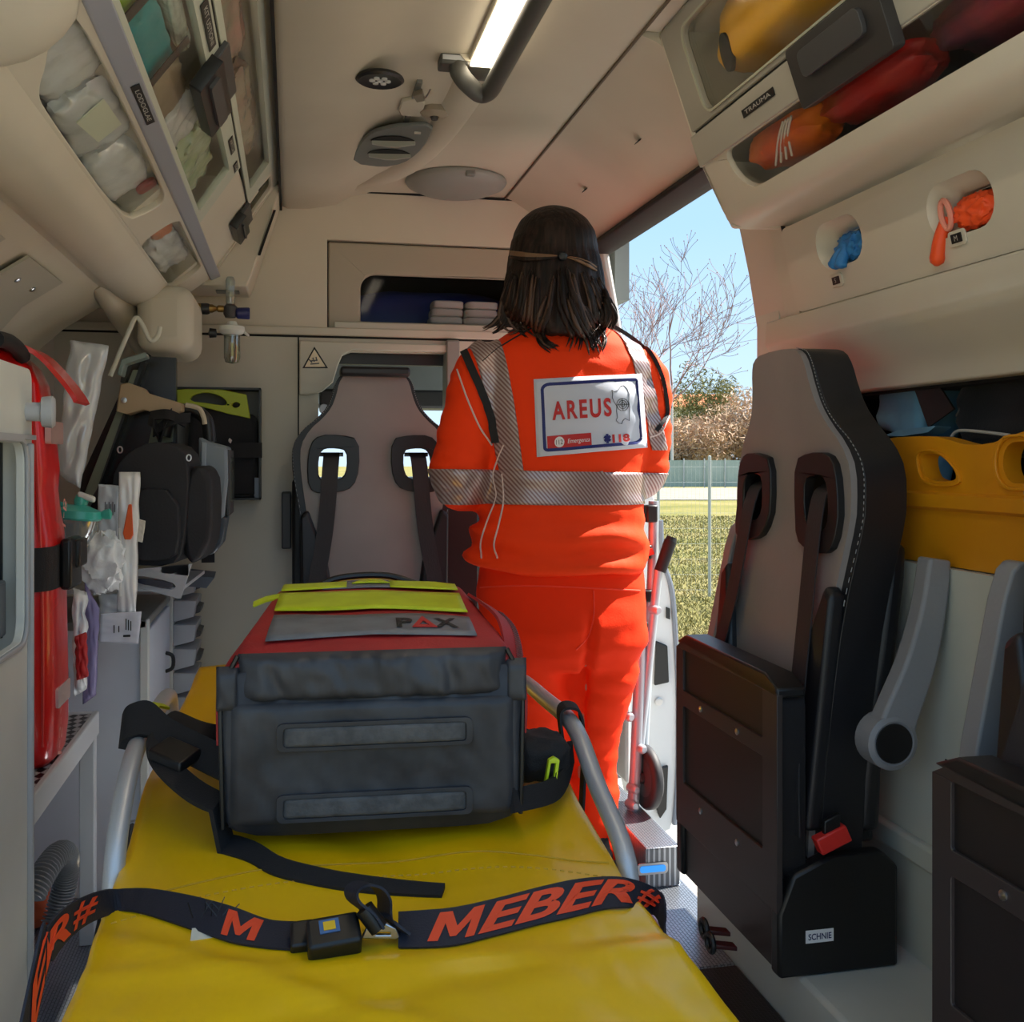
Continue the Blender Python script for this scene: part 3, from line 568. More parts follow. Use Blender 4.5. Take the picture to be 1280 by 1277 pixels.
# gloves hanging out of the openings
def glove(label, cy, cs, m, seed, long):
    g = thing('rubber_glove', label, 'glove', GF(cy, cs), group='gloves in the dispenser')
    blob_geo(GF(cy-0.008, cs+0.012, 0.020), (0.022, 0.054, 0.028), seed, 0.9, 4.0, 18, 2.4).build('palm', m, g, smooth=70)
    random.seed(seed)
    k = 1 if long else 2
    for i in range(k):
        y0 = cy+(0.058 if long else 0.012)-i*0.016; L = 0.055 if long else 0.020+0.006*(i % 2)
        pth = spline([GF(y0, cs+0.01, 0.016), GF(y0+0.004, cs+0.018+L*0.4, -0.002), GF(y0+0.006+0.01*(i == 0), cs+0.02+L, -0.008)], 5)
        MB().tube(pth, [0.011]*(len(pth)-3)+[0.012, 0.010, 0.003], 9).build('finger', m, g, smooth=70)
    if long: MB().tube([GF(cy+0.044+0.011*cos(k_*pi/8), cs+0.004+0.022*sin(k_*pi/8), 0.004) for k_ in range(16)], 0.0045, 8, closed=True).build('cuff_roll', mat('glove_pale', (232, 150, 130), 0.5), g)
    return g
glove('crumpled blue glove poking out of the size S opening', nb[0], nb[1], mat('glove_blue', (44, 122, 190), 0.5, bump=(60, 0.5, 0.004)), 31, False)
glove('orange glove with one long hanging finger in the size M opening', no[0], no[1], mat('glove_orange', (244, 84, 30), 0.5, bump=(60, 0.4, 0.004)), 32, True)
# ledge below the glove panel
led = [(0.975, 0.285), (0.972, 0.235), (0.985, 0.215), (1.02, 0.19), (1.045, 0.15), (1.05, 0.125), (1.09, 0.125), (1.09, 0.461), (1.055, 0.461), (1.055, 0.283)]
struct('trim_7', MB().plate([[V3(x, Y0, z) for x, z in led]], (0, 1.99-Y0, 0)), M_CREAM, 'cream moulded ledge under the glove dispenser', smooth=60, bevel=0.004)
MB().plate([[V3(x, YE-0.028, z) for x, z in ((0.957, 0.4615), (1.0, 0.4615), (1.02, 0.28), (0.992, 0.28))]], (0, 0.06, 0)).build('end_filler', M_CREAM, GP)
MB().plate([[V3(x, YE-0.0295, z) for x, z in ((0.950, 0.46), (0.958, 0.46), (0.975, 0.40), (0.967, 0.40))]], (0, 0.004, 0)).build('gap', M_SEAM, GP)
# dark recess behind the board : black lined box in the wall
M_RECESS = mat('recess_lining', (20, 20, 23), 0.85)
rz0 = zl-0.05
rc = MB().box((1.08, Y0, rz0-0.03), (1.34, 1.98, rz0)).box((1.32, Y0, rz0), (1.34, 1.98, 1.17)).box((1.08, Y0, 1.14), (1.34, 1.98, 1.17)).box((1.08, 1.96, rz0), (1.34, 1.98, 1.17)).box((1.08, Y0, rz0), (1.34, Y0+0.02, 1.17))
struct('window_1', rc, M_RECESS, 'black lined window recess behind the yellow spine board')
# spine board on its edge
M_BOARD = mat('spine_board_yellow', (226, 152, 18), 0.45, var=(5, (216, 140, 16)), bump=(120, 0.08))
SB = thing('spine_board', 'yellow plastic spine board with hand holes standing behind the side seats', 'spine board', (1.02, 1.1, zl-0.02))
BX = 1.015
def bp(px, py): 
    q = at(px, py, X=BX); return (q.y, q.z)
ytop = [(1108, 548), (1125, 546), (1150, 545), (1172, 546), (1190, 551), (1205, 555), (1222, 556), (1242, 553), (1262, 545), (1280, 539), (1300, 537), (1330, 545)]
top = [bp(*p) for p in ytop]
y_end = 0.62
outl = [(1.80, top[0][1]-0.0), (1.84, top[0][1]-0.06), (1.84, zl+0.002), (y_end, zl+0.002), (y_end, 1.02), (y_end+0.1, 1.055)]+list(reversed([t for t in top if t[0] > y_end+0.12]))
def hole(pxs): return [bp(*p) for p in pxs]
h1 = smoothpoly(hole([(1152, 567), (1172, 567), (1184, 576), (1195, 590), (1195, 602), (1160, 601), (1153, 586)]), 2)
h2c = bp(1290, 578)
h2 = rrect(h2c[0]-0.055, h2c[0]+0.06, h2c[1]-0.03, h2c[1]+0.03, 0.028)
board = MB().plate([outl, h1, h2], (0.03, 0, 0), fn=lambda y, z: (BX, y, z)).build('board', M_BOARD, SB, bevel=0.006)
zr0, zr1 = at(1180, 615, X=BX).z, at(1180, 634, X=BX).z
MB().plate([[(BX+0.001, zr0), (BX-0.010, zr0-0.004), (BX-0.010, zr1), (BX+0.001, zr1-0.006)]], (0, 1.83-y_end, 0), fn=lambda x, z: (x, y_end, z)).build('rib', M_BOARD, SB)
for h in (h1, h2):
    cy = sum(p[0] for p in h)/len(h); cz = sum(p[1] for p in h)/len(h)
    MB().plate([[(cy+(p[0]-cy)*1.3, cz+(p[1]-cz)*1.35) for p in h], [(cy+(p[0]-cy)*1.18, cz+(p[1]-cz)*1.2) for p in h]], (-0.005, 0, 0), fn=lambda y, z: (BX, y, z)).build('hole_rim', M_BOARD, SB, bevel=0.002)
# blue pack and black bag in the recess
q = at(1150, 505, X=1.14)
BP = thing('wrapped_pack', 'pale blue sterile wrapped pack leaning above the yellow spine board', 'package', q, group='packs above the spine board')
M_BLUEP = mat('sterile_blue', (128, 178, 204), 0.6, bump=(16, 0.6, 0.01), var=(8, (104, 156, 186)))
Rb = Matrix.Rotation(radians(-14), 3, 'X')
blob_geo(q, (0.05, 0.075, 0.062), 41, 0.18, 3.0, 12, 7, Matrix.Rotation(radians(14), 4, 'X').to_quaternion()).build('wrap', M_BLUEP, BP, smooth=50)
MB().plate([[at(p[0], p[1], X=1.085) for p in ((1143, 487), (1172, 480), (1192, 511), (1160, 534))]], (0.004, 0, 0)).build('black_label', M_LABEL, BP)
MB().plate([[at(p[0], p[1], X=1.075) for p in ((1102, 545), (1125, 537), (1170, 532), (1160, 540), (1130, 545))]], (0.03, 0, -0.002)).build('loose_flap', M_BLUEP, BP)
q = at(1165, 585, X=1.13)
tag(blob_geo(q, (0.03, 0.035, 0.05), 42, 0.3, 3, 10, 3).build('wrapped_pack', M_BLUEP, smooth=60), 'pale blue wrapped pack seen through the hand hole of the yellow board', 'package', 'packs above the spine board')
q = at(1250, 520, X=1.20)
BB = thing('black_bag', 'black fabric bag with white piping behind the yellow spine board', 'bag', q)
blob_geo(q+Vector((0, -0.16, 0)), (0.09, 0.20, 0.075), 43, 0.2, 2.5, 14, 5).build('body', M_BLKFAB, BB, smooth=60)
MB().tube(spline([at(1188, 550, X=1.10), at(1193, 541, X=1.10), at(1203, 538, X=1.10), at(1230, 540, X=1.10), at(1262, 544, X=1.10)], 6), 0.0028, 8).build('piping', mat('piping_white', (205, 200, 190), 0.5), BB)
MB().tube(spline([at(1195, 520, X=1.12), at(1202, 505, X=1.12), at(1203, 495, X=1.12)], 5), 0.0015, 6).build('zip_cord', M_GREYPL, BB)
# ------------------------------------------------------------------ ceiling fixtures
ZC = 1.85
def cz(px, py, z=ZC): return at(px, py, Z=z)
c = cz(475, 97, 1.802)
SPL = thing('ceiling_spotlight', 'small round black ceiling spotlight with clustered lenses', 'light', c)
MB().lathe([(0.0, 0.004), (0.042, 0.004), (0.048, 0.0), (0.050, -0.005), (0.044, -0.009), (0.036, -0.006), (0.0, -0.006)], c, (0, 0, 1), 28).build('housing', M_BLACK, SPL)
lens = [(0, 0)]+[(0.016*cos(k*pi/3), 0.016*sin(k*pi/3)) for k in range(6)]
for lx, ly in lens:
    MB().lathe([(0.0065, -0.005), (0.006, -0.009), (0.0, -0.010)], c+Vector((lx, ly, 0)), (0, 0, 1), 10).build('lens', mat('lens_grey', (200, 200, 196), 0.2), SPL)
# air vent console
vp = [(440, 200), (446, 180), (458, 165), (475, 157), (505, 152), (543, 151), (535, 172), (522, 188), (505, 200), (480, 205)]
VC = thing('air_vent', 'grey curved ceiling air vent with two open flaps', 'vent', cz(490, 180, 1.80))
vz = 1.828
vpts = smoothpoly([tuple(cz(*p, vz)) for p in vp], 1)
MB().plate([vpts], (0, 0, -0.010)).build('face', mat('vent_grey', (104, 108, 106), 0.5), VC, bevel=0.003)
for (py, flip) in ((176, 0), (192, 1)):
    o1 = cz(462+(-4 if flip else 0), py, vz-0.011); o2 = cz(522-(6 if flip else 0), py+1, vz-0.011)
    ax = (o2-o1); L = ax.length; ax.normalize(); pr = Vector((-ax.y, ax.x, 0))
    if pr.y > 0: pr = -pr
    hp = [o1, o1+ax*L*0.12+pr*0.028, o1+ax*L*0.4+pr*0.045, o1+ax*L*0.75+pr*0.04, o2]
    rc_ = MB().plate([[p for p in smoothpoly([tuple(q) for q in hp], 1)]], (0, 0, -0.002)).build('opening', M_SEAM, VC)
    MB().loft([[o1+ax*(L*t)+pr*(-0.004), o1+ax*(L*t)+pr*0.010+Vector((0, 0, -0.002)), o1+ax*(L*t)+pr*0.008+Vector((0, 0, -0.018+0.02*abs(t-0.5))), o1+ax*(L*t)-pr*0.008+Vector((0, 0, -0.016+0.02*abs(t-0.5)))] for t in (0.05, 0.2, 0.4, 0.6, 0.8, 0.95)]).build('flap', mat('flap_grey', (150, 150, 140), 0.4), VC, smooth=50)
MB().box(tuple(cz(522, 160, vz)+Vector((-0.008, -0.004, -0.014))), tuple(cz(522, 160, vz)+Vector((0.008, 0.004, -0.0101)))).build('symbol', M_LETTER, VC)
# round grey hat vent
c = cz(570, 226, 1.848)
HV = thing('roof_vent', 'large round grey dome cover on the ceiling near the bulkhead', 'vent', c)
MB().lathe([(0.15, 0.0), (0.152, -0.006), (0.145, -0.016), (0.11, -0.032), (0.06, -0.040), (0.0, -0.042)], c+Vector((0, 0, 0.0)), (0, 0, 1), 40).build('dome', mat('dome_grey', (134, 134, 128), 0.5), HV, smooth=70)
MB().box(tuple(c+Vector((0.004, -0.15, -0.022))), tuple(c+Vector((0.034, -0.118, -0.004)))).build('catch', M_GREYPL, HV, bevel=0.005)
# light strip with grab handle
e1 = cz(618, 62, 1.84); LX = (cz(612, 60).x+cz(640, 60).x)/2
y1 = cz(620, 78, 1.84).y
LS = thing('ceiling_light', 'long bright ceiling light strip beside the grey grab handle', 'light', (e1.x, 1.3, 1.84))
lx0, lx1 = cz(588, 78, 1.835).x, cz(622, 78, 1.835).x
MB().box((lx0-0.004, Y0+0.1, 1.834), (lx1+0.004, y1+0.10, 1.8505)).build('housing', M_CREAM, LS, bevel=0.004)
M_LAMP = mat('lamp_diffuser', (250, 244, 228), 0.5, emit=((255, 238, 208), LAMP_STRENGTH))
MB().box((lx0, Y0+0.12, 1.828), (lx1, y1, 1.8345)).build('diffuser', M_LAMP, LS)
MB().box((lx0, y1+0.005, 1.829), (lx1, y1+0.08, 1.8345)).build('end_cap', M_GREYPL, LS)
GH = thing('grab_handle', 'dark grey ceiling grab handle with angled end beside the light strip', 'handle', cz(600, 90, 1.82))
M_HAND = mat('handle_grey', (72, 72, 69), 0.55)
zb = 1.795
h0 = cz(572, 78, 1.838)
gp = [h0+Vector((0, 0, 0.0)), cz(574, 90, 1.815), cz(584, 104, zb), cz(600, 117, zb), cz(612, 113, zb), cz(622, 96, zb), cz(640, 60, zb), cz(660, 20, zb), cz(680, -20, zb)]
gend = gp[-1]; gp[-1:] = [gend, Vector((gend.x, Y0+0.45, zb)), Vector((gend.x-0.01, Y0+0.38, zb+0.02)), Vector((gend.x-0.02, Y0+0.36, zb+0.055))]
# keep the run parallel to the van axis
xr = gp[5].x
for i in (6, 7, 8): gp[i].x = xr
for i in (9, 10, 11): gp[i].x = xr+0.006*(i-9)
MB().tube(spline(gp, 5), 0.0195, 14).build('bar', M_HAND, GH, smooth=70)
MB().box(tuple(h0+Vector((-0.038, -0.022, -0.012))), tuple(h0+Vector((0.020, 0.03, 0.012)))).build('bracket', M_HAND, GH, bevel=0.004)
MB().box(tuple(h0+Vector((-0.034, -0.0225, -0.004))), tuple(h0+Vector((0.016, -0.02, 0.006)))).build('bracket_cap', M_LGREY, GH)
# round lock socket and beak hook
c = cz(543, 136, 1.846)
LKS = thing('ceiling_socket', 'small round metal socket plate on the ceiling between vent and grab handle', 'socket', c)
MB().lathe([(0.0, 0.006), (0.033, 0.006), (0.034, -0.012), (0.028, -0.018), (0.012, -0.020), (0.011, -0.014), (0.0, -0.014)], c, (0, 0, 1), 10).build('plate', mat('socket_tan', (150, 138, 120), 0.45), LKS)
MB().lathe([(0.010, -0.013), (0.008, -0.026), (0.0, -0.026)], c, (0, 0, 1), 12).build('core', M_DGREY, LKS)
c = cz(517, 120, 1.846)
HK = thing('infusion_hook', 'cream folding infusion hook on the ceiling beside the round socket', 'hook', c)
MB().plate([[tuple(cz(*p, 1.846)) for p in ((498, 134), (502, 122), (520, 118), (532, 124), (527, 142), (502, 140))]], (0, 0, -0.010)).build('base', M_CEIL, HK, bevel=0.004)
MB().plate([[tuple(cz(*p, 1.83)) for p in ((516, 114), (528, 110), (531, 120), (521, 122))]], (0, 0, -0.012)).build('beak', mat('hook_tan', (120, 112, 98), 0.5), HK, bevel=0.002)
MB().tube(spline([cz(529, 122, 1.83), cz(533, 121, 1.815), cz(538, 112, 1.82)], 5), 0.002, 6).build('wire_hook', M_STEEL, HK)
MB().box(tuple(cz(520, 103, 1.846)+Vector((0, -0.02, -0.008))), tuple(cz(520, 103, 1.846)+Vector((0.012, 0.28, 0.0)))).build('slot', M_GREYPL, HK)
# ------------------------------------------------------------------ locker in the bulkhead recess
BL = thing('bulkhead_locker', 'grey bulkhead locker with rounded window above the pass-through', 'locker', ((RX0+RX1)/2, YB, RZ0))
M_LOCK = mat('locker_taupe', (168, 160, 144), 0.45)
wz1, wz0 = at(460, 342, Y=YB).z, at(460, 401, Y=YB).z
wx0, wx1 = at(451, 370, Y=YB).x, at(636, 370, Y=YB).x+0.02
MB().plate([[(RX0+0.004, RZ0+0.004), (RX1-0.004, RZ0+0.004), (RX1-0.004, RZ1-0.004), (RX0+0.004, RZ1-0.004)], rrect(wx0, wx1, wz0, wz1, (0.01, 0.045, 0.004, 0.004))], (0, 0.02, 0), fn=lambda x, z: (x, YB+0.012, z)).build('front_panel', M_LOCK, BL, bevel=0.006)
MB().box((RX0+0.004, YB+0.03, RZ0-0.02), (RX1-0.004, YB+0.5, RZ0)).box((RX0+0.004, YB+0.48, RZ0), (RX1-0.004, YB+0.5, RZ1)).box((RX0+0.004, YB+0.03, RZ1-0.004), (RX1-0.004, YB+0.5, RZ1+0.01)).box((RX0-0.01, YB+0.03, RZ0), (RX0+0.004, YB+0.5, RZ1)).box((RX1-0.004, YB+0.03, RZ0), (RX1+0.01, YB+0.5, RZ1)).build('carcass', mat('locker_inside', (44, 44, 52), 0.7), BL)
MB().plate([rrect(wx0-0.01, wx1+0.01, wz0-0.005, wz1+0.008, 0.02)], (0, 0.003, 0), fn=lambda x, z: (x, YB+0.032, z)).build('window_pane', glass('locker_pane', (236, 238, 242), 0.0, 0.05), BL)
MB().box((at(418, 408, Y=YB).x, YB-0.008, at(418, 412, Y=YB).z), (RX1-0.01, YB+0.05, at(418, 402, Y=YB).z)).build('sill', mat('sill_grey', (186, 182, 168), 0.4), BL, bevel=0.002)
q = at(520, 385, Y=YB+0.30)
tag(blob_geo(Vector(((RX0+RX1)/2, q.y, RZ0+0.086)), (0.33, 0.15, 0.085), 51, 0.25, 2.2, 14, 3).build('folded_blanket', mat('blanket_blue', (54, 64, 138), 0.85, bump=(60, 0.3)), smooth=70), 'folded dark blue blanket inside the bulkhead locker', 'blanket')
for k, (a, b, z0, lab) in enumerate(((537, 579, 0.0, 'white folded linen pack on the left of the locker shelf, nearest the window edge'), (579, 622, 0.004, 'white folded linen pack lying beside another on the locker shelf'))):
    qa, qb = at(a, 404, Y=YB+0.06), at(b, 404, Y=YB+0.06)
    t = thing('linen_pack', lab, 'linen', (qa+qb)/2, group='linen packs in the bulkhead locker')
    for j in range(3):
        blob_geo(Vector(((qa.x+qb.x)/2+0.003*j, YB+0.10, wz0+0.016+0.026*j)), ((qb.x-qa.x)/2*(1-0.03*j), 0.05, 0.0135), 52+k*3+j, 0.06, 2, 8, 6).build('fold', mat('linen_white', (226, 222, 210), 0.8), t, smooth=50)
# ------------------------------------------------------------------ seats
M_LEATH = mat('taupe_leather', (150, 142, 138), 0.45, bump=(220, 0.12), var=(6, 0.06))
M_SEATBLK = mat('black_leather', (26, 26, 30), 0.42, bump=(220, 0.12))
M_PAN = mat('seat_pan_black', (44, 36, 36), 0.5, spec=0.7)
M_BELT = mat('seat_belt', (44, 42, 44), 0.6, bump=(400, 0.3), stretch=(1, 1, 0.2))
def make_seat(origin, fdir, wdir, label, dz=0.0, group=None, fold=True, arm=True, pan_m=None, recline=0.03, curve=1.0):
    O = Vector(origin); Fd = Vector(fdir); Wd = Vector(wdir)
    CV = [(0.2, 0.0), (0.5, 0.0), (0.7, 0.022), (0.92, 0.056), (1.02, 0.056), (1.2, 0.030), (1.4, 0.03)]
    def g(z):
        for i in range(len(CV)-1):
            if CV[i][0] <= z <= CV[i+1][0]:
                k = (z-CV[i][0])/(CV[i+1][0]-CV[i][0]); return CV[i][1]*(1-k)+CV[i+1][1]*k
        return 0.0
    def L(wv, f, z): return O+Wd*wv+Fd*(f-g(z)*curve-(recline*max(z-0.5, -0.3) if not curve else 0))+Vector((0, 0, z+dz))
    t = thing('jump_seat', label, 'seat', O+Vector((0, 0, dz+0.2)), group=group)
    half = [(0.19, 0.34), (0.205, 0.45), (0.208, 0.62), (0.212, 0.78), (0.228, 0.88), (0.236, 0.95), (0.234, 1.01), (0.205, 1.06), (0.165, 1.095), (0.137, 1.13), (0.122, 1.17), (0.113, 1.21), (0.098, 1.235), (0.06, 1.246)]
    half = [(a, b if b < 0.9 else 0.9+(b-0.9)*0.90) for a, b in half]
    outl = smoothpoly(half+[(-a, b) for a, b in reversed(half)], 1)
    slots = []
    for s in (-1, 1):
        sl = [(0.056, 1.008), (0.10, 1.018), (0.155, 1.018), (0.178, 0.995), (0.186, 0.94), (0.182, 0.882), (0.155, 0.868), (0.105, 0.872), (0.07, 0.885), (0.054, 0.93)]
        slots.append(smoothpoly([(s*a, b) for a, b in (sl if s > 0 else sl[::-1])], 1))
    mid = lambda f: (lambda a, b: L(a, f, b))
    # rear shell : black bolster body, real holes through it
    MB().plate([outl]+slots, L(0, -0.074, 0.5)-L(0, 0, 0.5), fn=mid(0.0)).build('backrest', M_SEATBLK, t, bevel=0.014, seg=3)
    inset = [(a*0.90, 0.62+(b-0.62)*0.985) for a, b in outl if b > 0.40]
    MB().plate([[(a*0.9, b) for a, b in outl if b > 0.36]]+slots, L(0, 0.012, 0.5)-L(0, 0, 0.5), fn=mid(-0.001)).build('face_panel', M_LEATH, t, smooth=30)
    for s, sl in zip((-1, 1), slots):
        cw = sum(p[0] for p in sl)/len(sl); cz_ = sum(p[1] for p in sl)/len(sl)
        MB().plate([[(cw+(p[0]-cw)*1.13, cz_+(p[1]-cz_)*1.13) for p in sl], [(cw+(p[0]-cw)*0.62, cz_+(p[1]-cz_)*0.62) for p in sl]], L(0, 0.020, 0.5)-L(0, 0, 0.5), fn=mid(0.004)).build('belt_slot', M_BLACK, t, bevel=0.005)
        MB().tube([L(cw-0.035, -0.03, cz_+0.03), L(cw+0.035, -0.03, cz_+0.03)], 0.006, 8).build('belt_guide', M_STEEL, t)
        # lower black wing and belt
        wing = [(s*0.205, 0.42), (s*0.212, 0.80), (s*0.19, 0.815), (s*0.135, 0.66), (s*0.118, 0.55), (s*0.118, 0.42)]
        if s > 0: wing = wing[::-1]
        MB().plate([wing], L(0, 0.03, 0.5)-L(0, 0, 0.5), fn=mid(0.0)).build('side_wing', M_SEATBLK, t, bevel=0.010, seg=3)
        bp_ = spline([L(cw, -0.05, cz_+0.035), L(cw, 0.0, cz_+0.030), L(cw+s*0.004, 0.026, cz_-0.01), L(cw+s*0.02, 0.030, 0.75), L(cw+s*0.055, 0.045, 0.55), L(cw+s*0.075, 0.05, 0.42)], 5)
        MB().ribbon(bp_, Wd, 0.046, 0.0012).build('seat_belt', M_BELT, t)
    MB().plate([smoothpoly([(-0.20, 0.37), (0.20, 0.37), (0.212, 0.55), (0.215, 0.80), (0.20, 0.90), (-0.20, 0.90), (-0.215, 0.80), (-0.212, 0.55)], 1)], L(0, -0.034, 0.5)-L(0, 0, 0.5), fn=mid(-0.070)).build('rear_bolster', M_SEATBLK, t, bevel=0.012, seg=3)
    # stitched seam on the near bolster edge
    for s in (-1, 1):
        st = MB()
        edge = [(s*abs(a)*0.985, b) for a, b in spline([Vector((a, b, 0)) for a, b in half], 3) for a, b in [(a, b)]] if False else [Vector((s*a*0.985, b, 0)) for a, b in half]
        edge = spline(edge, 12)
        for i in range(0, len(edge)-2, 2):
            st.tube([L(edge[i].x, 0.001, edge[i].y)+Wd*s*0.0, L(edge[i+1].x, 0.001, edge[i+1].y)], 0.0008, 4)
        st.build('stitching', mat('stitch_grey', (150, 150, 150), 0.7), t, smooth=0)['kind'] = 'stuff'
    if fold:
        pm = pan_m or M_PAN
        # folded cushion between the pan and the backrest
        MB().plate([rrect(-0.205, 0.205, 0.34, 0.65, 0.03, 4)], L(0, 0.045, 0.5)-L(0, 0, 0.5), fn=lambda a, b: O+Wd*a+Fd*0.03+Vector((0, 0, b+dz))).build('cushion', M_SEATBLK, t, bevel=0.015, seg=3)
        B = lambda a, f, z: O+Wd*a+Fd*f+Vector((0, 0, z+dz))
        pan = MB(); pan.plate([smoothpoly([(-0.214, 0.31), (0.214, 0.31), (0.214, 0.645), (0.18, 0.662), (-0.18, 0.662), (-0.214, 0.645)], 0)], Fd*0.006, fn=lambda a, b: B(a, 0.075, b))
        po = pan.build('seat_pan', mat('pan_board', (28, 22, 22), 0.5), t)
        fm = MB().plate([[(-0.216, 0.30), (0.216, 0.30), (0.216, 0.645), (0.18, 0.664), (-0.18, 0.664), (-0.216, 0.645)], rrect(-0.18, 0.165, 0.565, 0.645, 0.004, 2), rrect(-0.18, 0.165, 0.385, 0.535, 0.004, 2)], Fd*0.010, fn=lambda a, b: B(a, 0.076, b))
        fm.build('pan_frame', pm, t, bevel=0.002)
        for a in (-0.09, 0.07):
            for z in (0.55, 0.36):
                MB().lathe([(0.006, 0), (0.006, 0.002), (0.003, 0.0035), (0, 0.004)], B(a, 0.086, z), Fd, 10).build('rivet', M_STEEL, po)
        MB().plate([[(-0.216, 0.655), (0.216, 0.64), (0.214, 0.655), (0.17, 0.672), (-0.17, 0.675)]], Fd*-0.05, fn=lambda a, b: B(a, 0.086, b)).build('pan_lip', M_BLACK, t, bevel=0.004)
        # base box
        bs = [(0.085, 0.20), (0.085, 0.30), (0.06, 0.36), (0.0, 0.385), (-0.10, 0.385), (-0.125, 0.36), (-0.125, 0.20)]
        base = MB().plate([bs], Wd*0.03, fn=lambda f, z: B(0.19, f, z)).build('base_side', M_BLACK, t, bevel=0.006)
        MB().plate([bs], Wd*0.03, fn=lambda f, z: B(-0.22, f, z)).build('base_side', M_BLACK, t, bevel=0.006)
        MB().plate([[(0.06, 0.20), (0.075, 0.20), (0.075, 0.29), (0.06, 0.29)]], Wd*0.40, fn=lambda f, z: B(-0.20, f, z)).build('base_front', M_PAN, t)
        MB().plate([[(-0.12, 0.20), (0.06, 0.20), (0.06, 0.235), (-0.12, 0.235)]], Wd*0.40, fn=lambda f, z: B(-0.20, f, z)).build('base_plate', M_BLACK, t)
        MB().plate([[(-0.095, 0.47), (-0.11, 0.385), (0.0, 0.385), (0.02, 0.47)]], Wd*0.36, fn=lambda f, z: B(-0.18, f-0.0, z)).build('back_mount', M_BLACK, t, bevel=0.01)
        # label
        ux = -Fd; c_ = B(0.2205, 0.015, 0.262)
        lb = MB().obox(c_, ux*0.024, Vector((0, 0, 0.010)), Wd*0.0006).build('maker_label', mat('label_white', (232, 232, 236), 0.5), t)
        tx = MB(); text_on(tx, 'SCHNIE', c_+Wd*0.0008, ux, (0, 0, 1), 0.010, 0.040, lift=0.0004, bold=0.02); tx.build('lettering', mat('label_blue', (30, 44, 90), 0.5), lb, smooth=0)
        # red belt buckle
        bk = MB().obox(B(0.222, -0.005, 0.415), Fd*0.026+Vector((0, 0, -0.010)), Vector((0, 0, 0.013))+Fd*0.006, Wd*0.010).build('buckle', mat('buckle_red', (214, 46, 40), 0.4), t, bevel=0.003)
        MB().obox(B(0.222, -0.004, 0.438), Fd*0.014+Vector((0, 0, -0.006)), Vector((0, 0, 0.012)), Wd*0.005).build('buckle_stalk', M_BLACK, t, bevel=0.002)
    if arm:
        # raised armrest on the near side
        B = lambda a, f, z: O+Wd*a+Fd*f+Vector((0, 0, z+dz))
        pth = spline([Vector((-0.052, 0.585, 0)), Vector((-0.070, 0.63, 0)), Vector((-0.100, 0.70, 0)), Vector((-0.122, 0.78, 0)), Vector((-0.134, 0.862, 0))], 5)
        lft, rgt = [], []
        for i, p in enumerate(pth):
            d = (pth[min(i+1, len(pth)-1)]-pth[max(i-1, 0)]).normalized(); nn = Vector((-d.y, d.x, 0)); k = i/(len(pth)-1); wv = 0.034*(1-k)+0.020*k
            lft.append(p+nn*wv); rgt.append(p-nn*wv*0.95)
        MB().plate([[(p.x, p.y) for p in lft+rgt[::-1]]], Wd*0.035, fn=lambda f, z: B(0.262, f-0.014, z)).build('armrest', mat('armrest_grey', (138, 138, 140), 0.45, bump=(150, 0.15)), t, bevel=0.012, seg=3)
        MB().plate([[(p.x-0.010, p.y-0.004) for p in rgt]+[(p.x-0.022, p.y-0.004) for p in rgt[::-1]]], Wd*0.03, fn=lambda f, z: B(0.262, f-0.014, z)).build('armrest_pad', M_BLACK, t, bevel=0.004)
        MB().lathe([(0.0, 0.0), (0.042, 0.0), (0.042, 0.038), (0.034, 0.042), (0.030, 0.040)], B(0.258, -0.066, 0.583), Wd, 28).build('pivot_ring', MATS['armrest_grey'], t, smooth=40)
        MB().lathe([(0.031, 0.038), (0.030, 0.043), (0.0, 0.043)], B(0.258, -0.066, 0.583), Wd, 28).build('pivot_cap', M_BLACK, t)
    return t
SY = 1.70
seat1 = make_seat((0.832, SY, 0.001), (-1, 0, 0), (0, -1, 0), 'folded side seat with grey armrest beside the open side door', group='folded side seats')
seat2 = copy_tree(seat1); seat2.location.y = seat1.location.y-0.83
seat2['label'] = 'folded side seat behind the other side seat, toward the rear door'
seat3 = make_seat((at(468, 600, Y=3.0).x, 2.965, 0.058), (0, -1, 0), (1, 0, 0), 'rear-facing attendant seat with black belts in front of the pass-through', fold=False, arm=False, recline=0.05, curve=0.0)
# its base and cushion
o3 = seat3
cx3 = at(468, 600, Y=3.0).x
MB().box((cx3-0.21, 2.68, 0.40), (cx3+0.21, 2.97, 0.50)).build('cushion', M_SEATBLK, o3, bevel=0.03, seg=3)
MB().box((cx3-0.18, 2.76, 0.0), (cx3+0.18, 3.02, 0.40)).build('base', M_BLACK, o3, bevel=0.01)
MB().box((cx3-0.10, 2.95, 1.255), (cx3+0.10, 3.04, 1.282)).build('headrest_cap', M_SEATBLK, o3, bevel=0.008)
q = at(358, 670, Y=3.12)
tag(MB().box((q.x-0.014, 3.10, 0.75), (q.x+0.014, 3.19, at(358, 615, Y=3.12).z)).build('seat_rail', M_DGREY, bevel=0.004), 'narrow dark grey upright rail beside the attendant seat', 'rail')

MB().box((cx3-0.235, 3.06, 0.55), (at(598, 650, Y=3.09).x, 3.12, at(500, 598, Y=3.09).z)).build('dark_backing', M_BLACK, o3, bevel=0.01)  # added black panel for belts and bolster, opening's darkness put into its colour
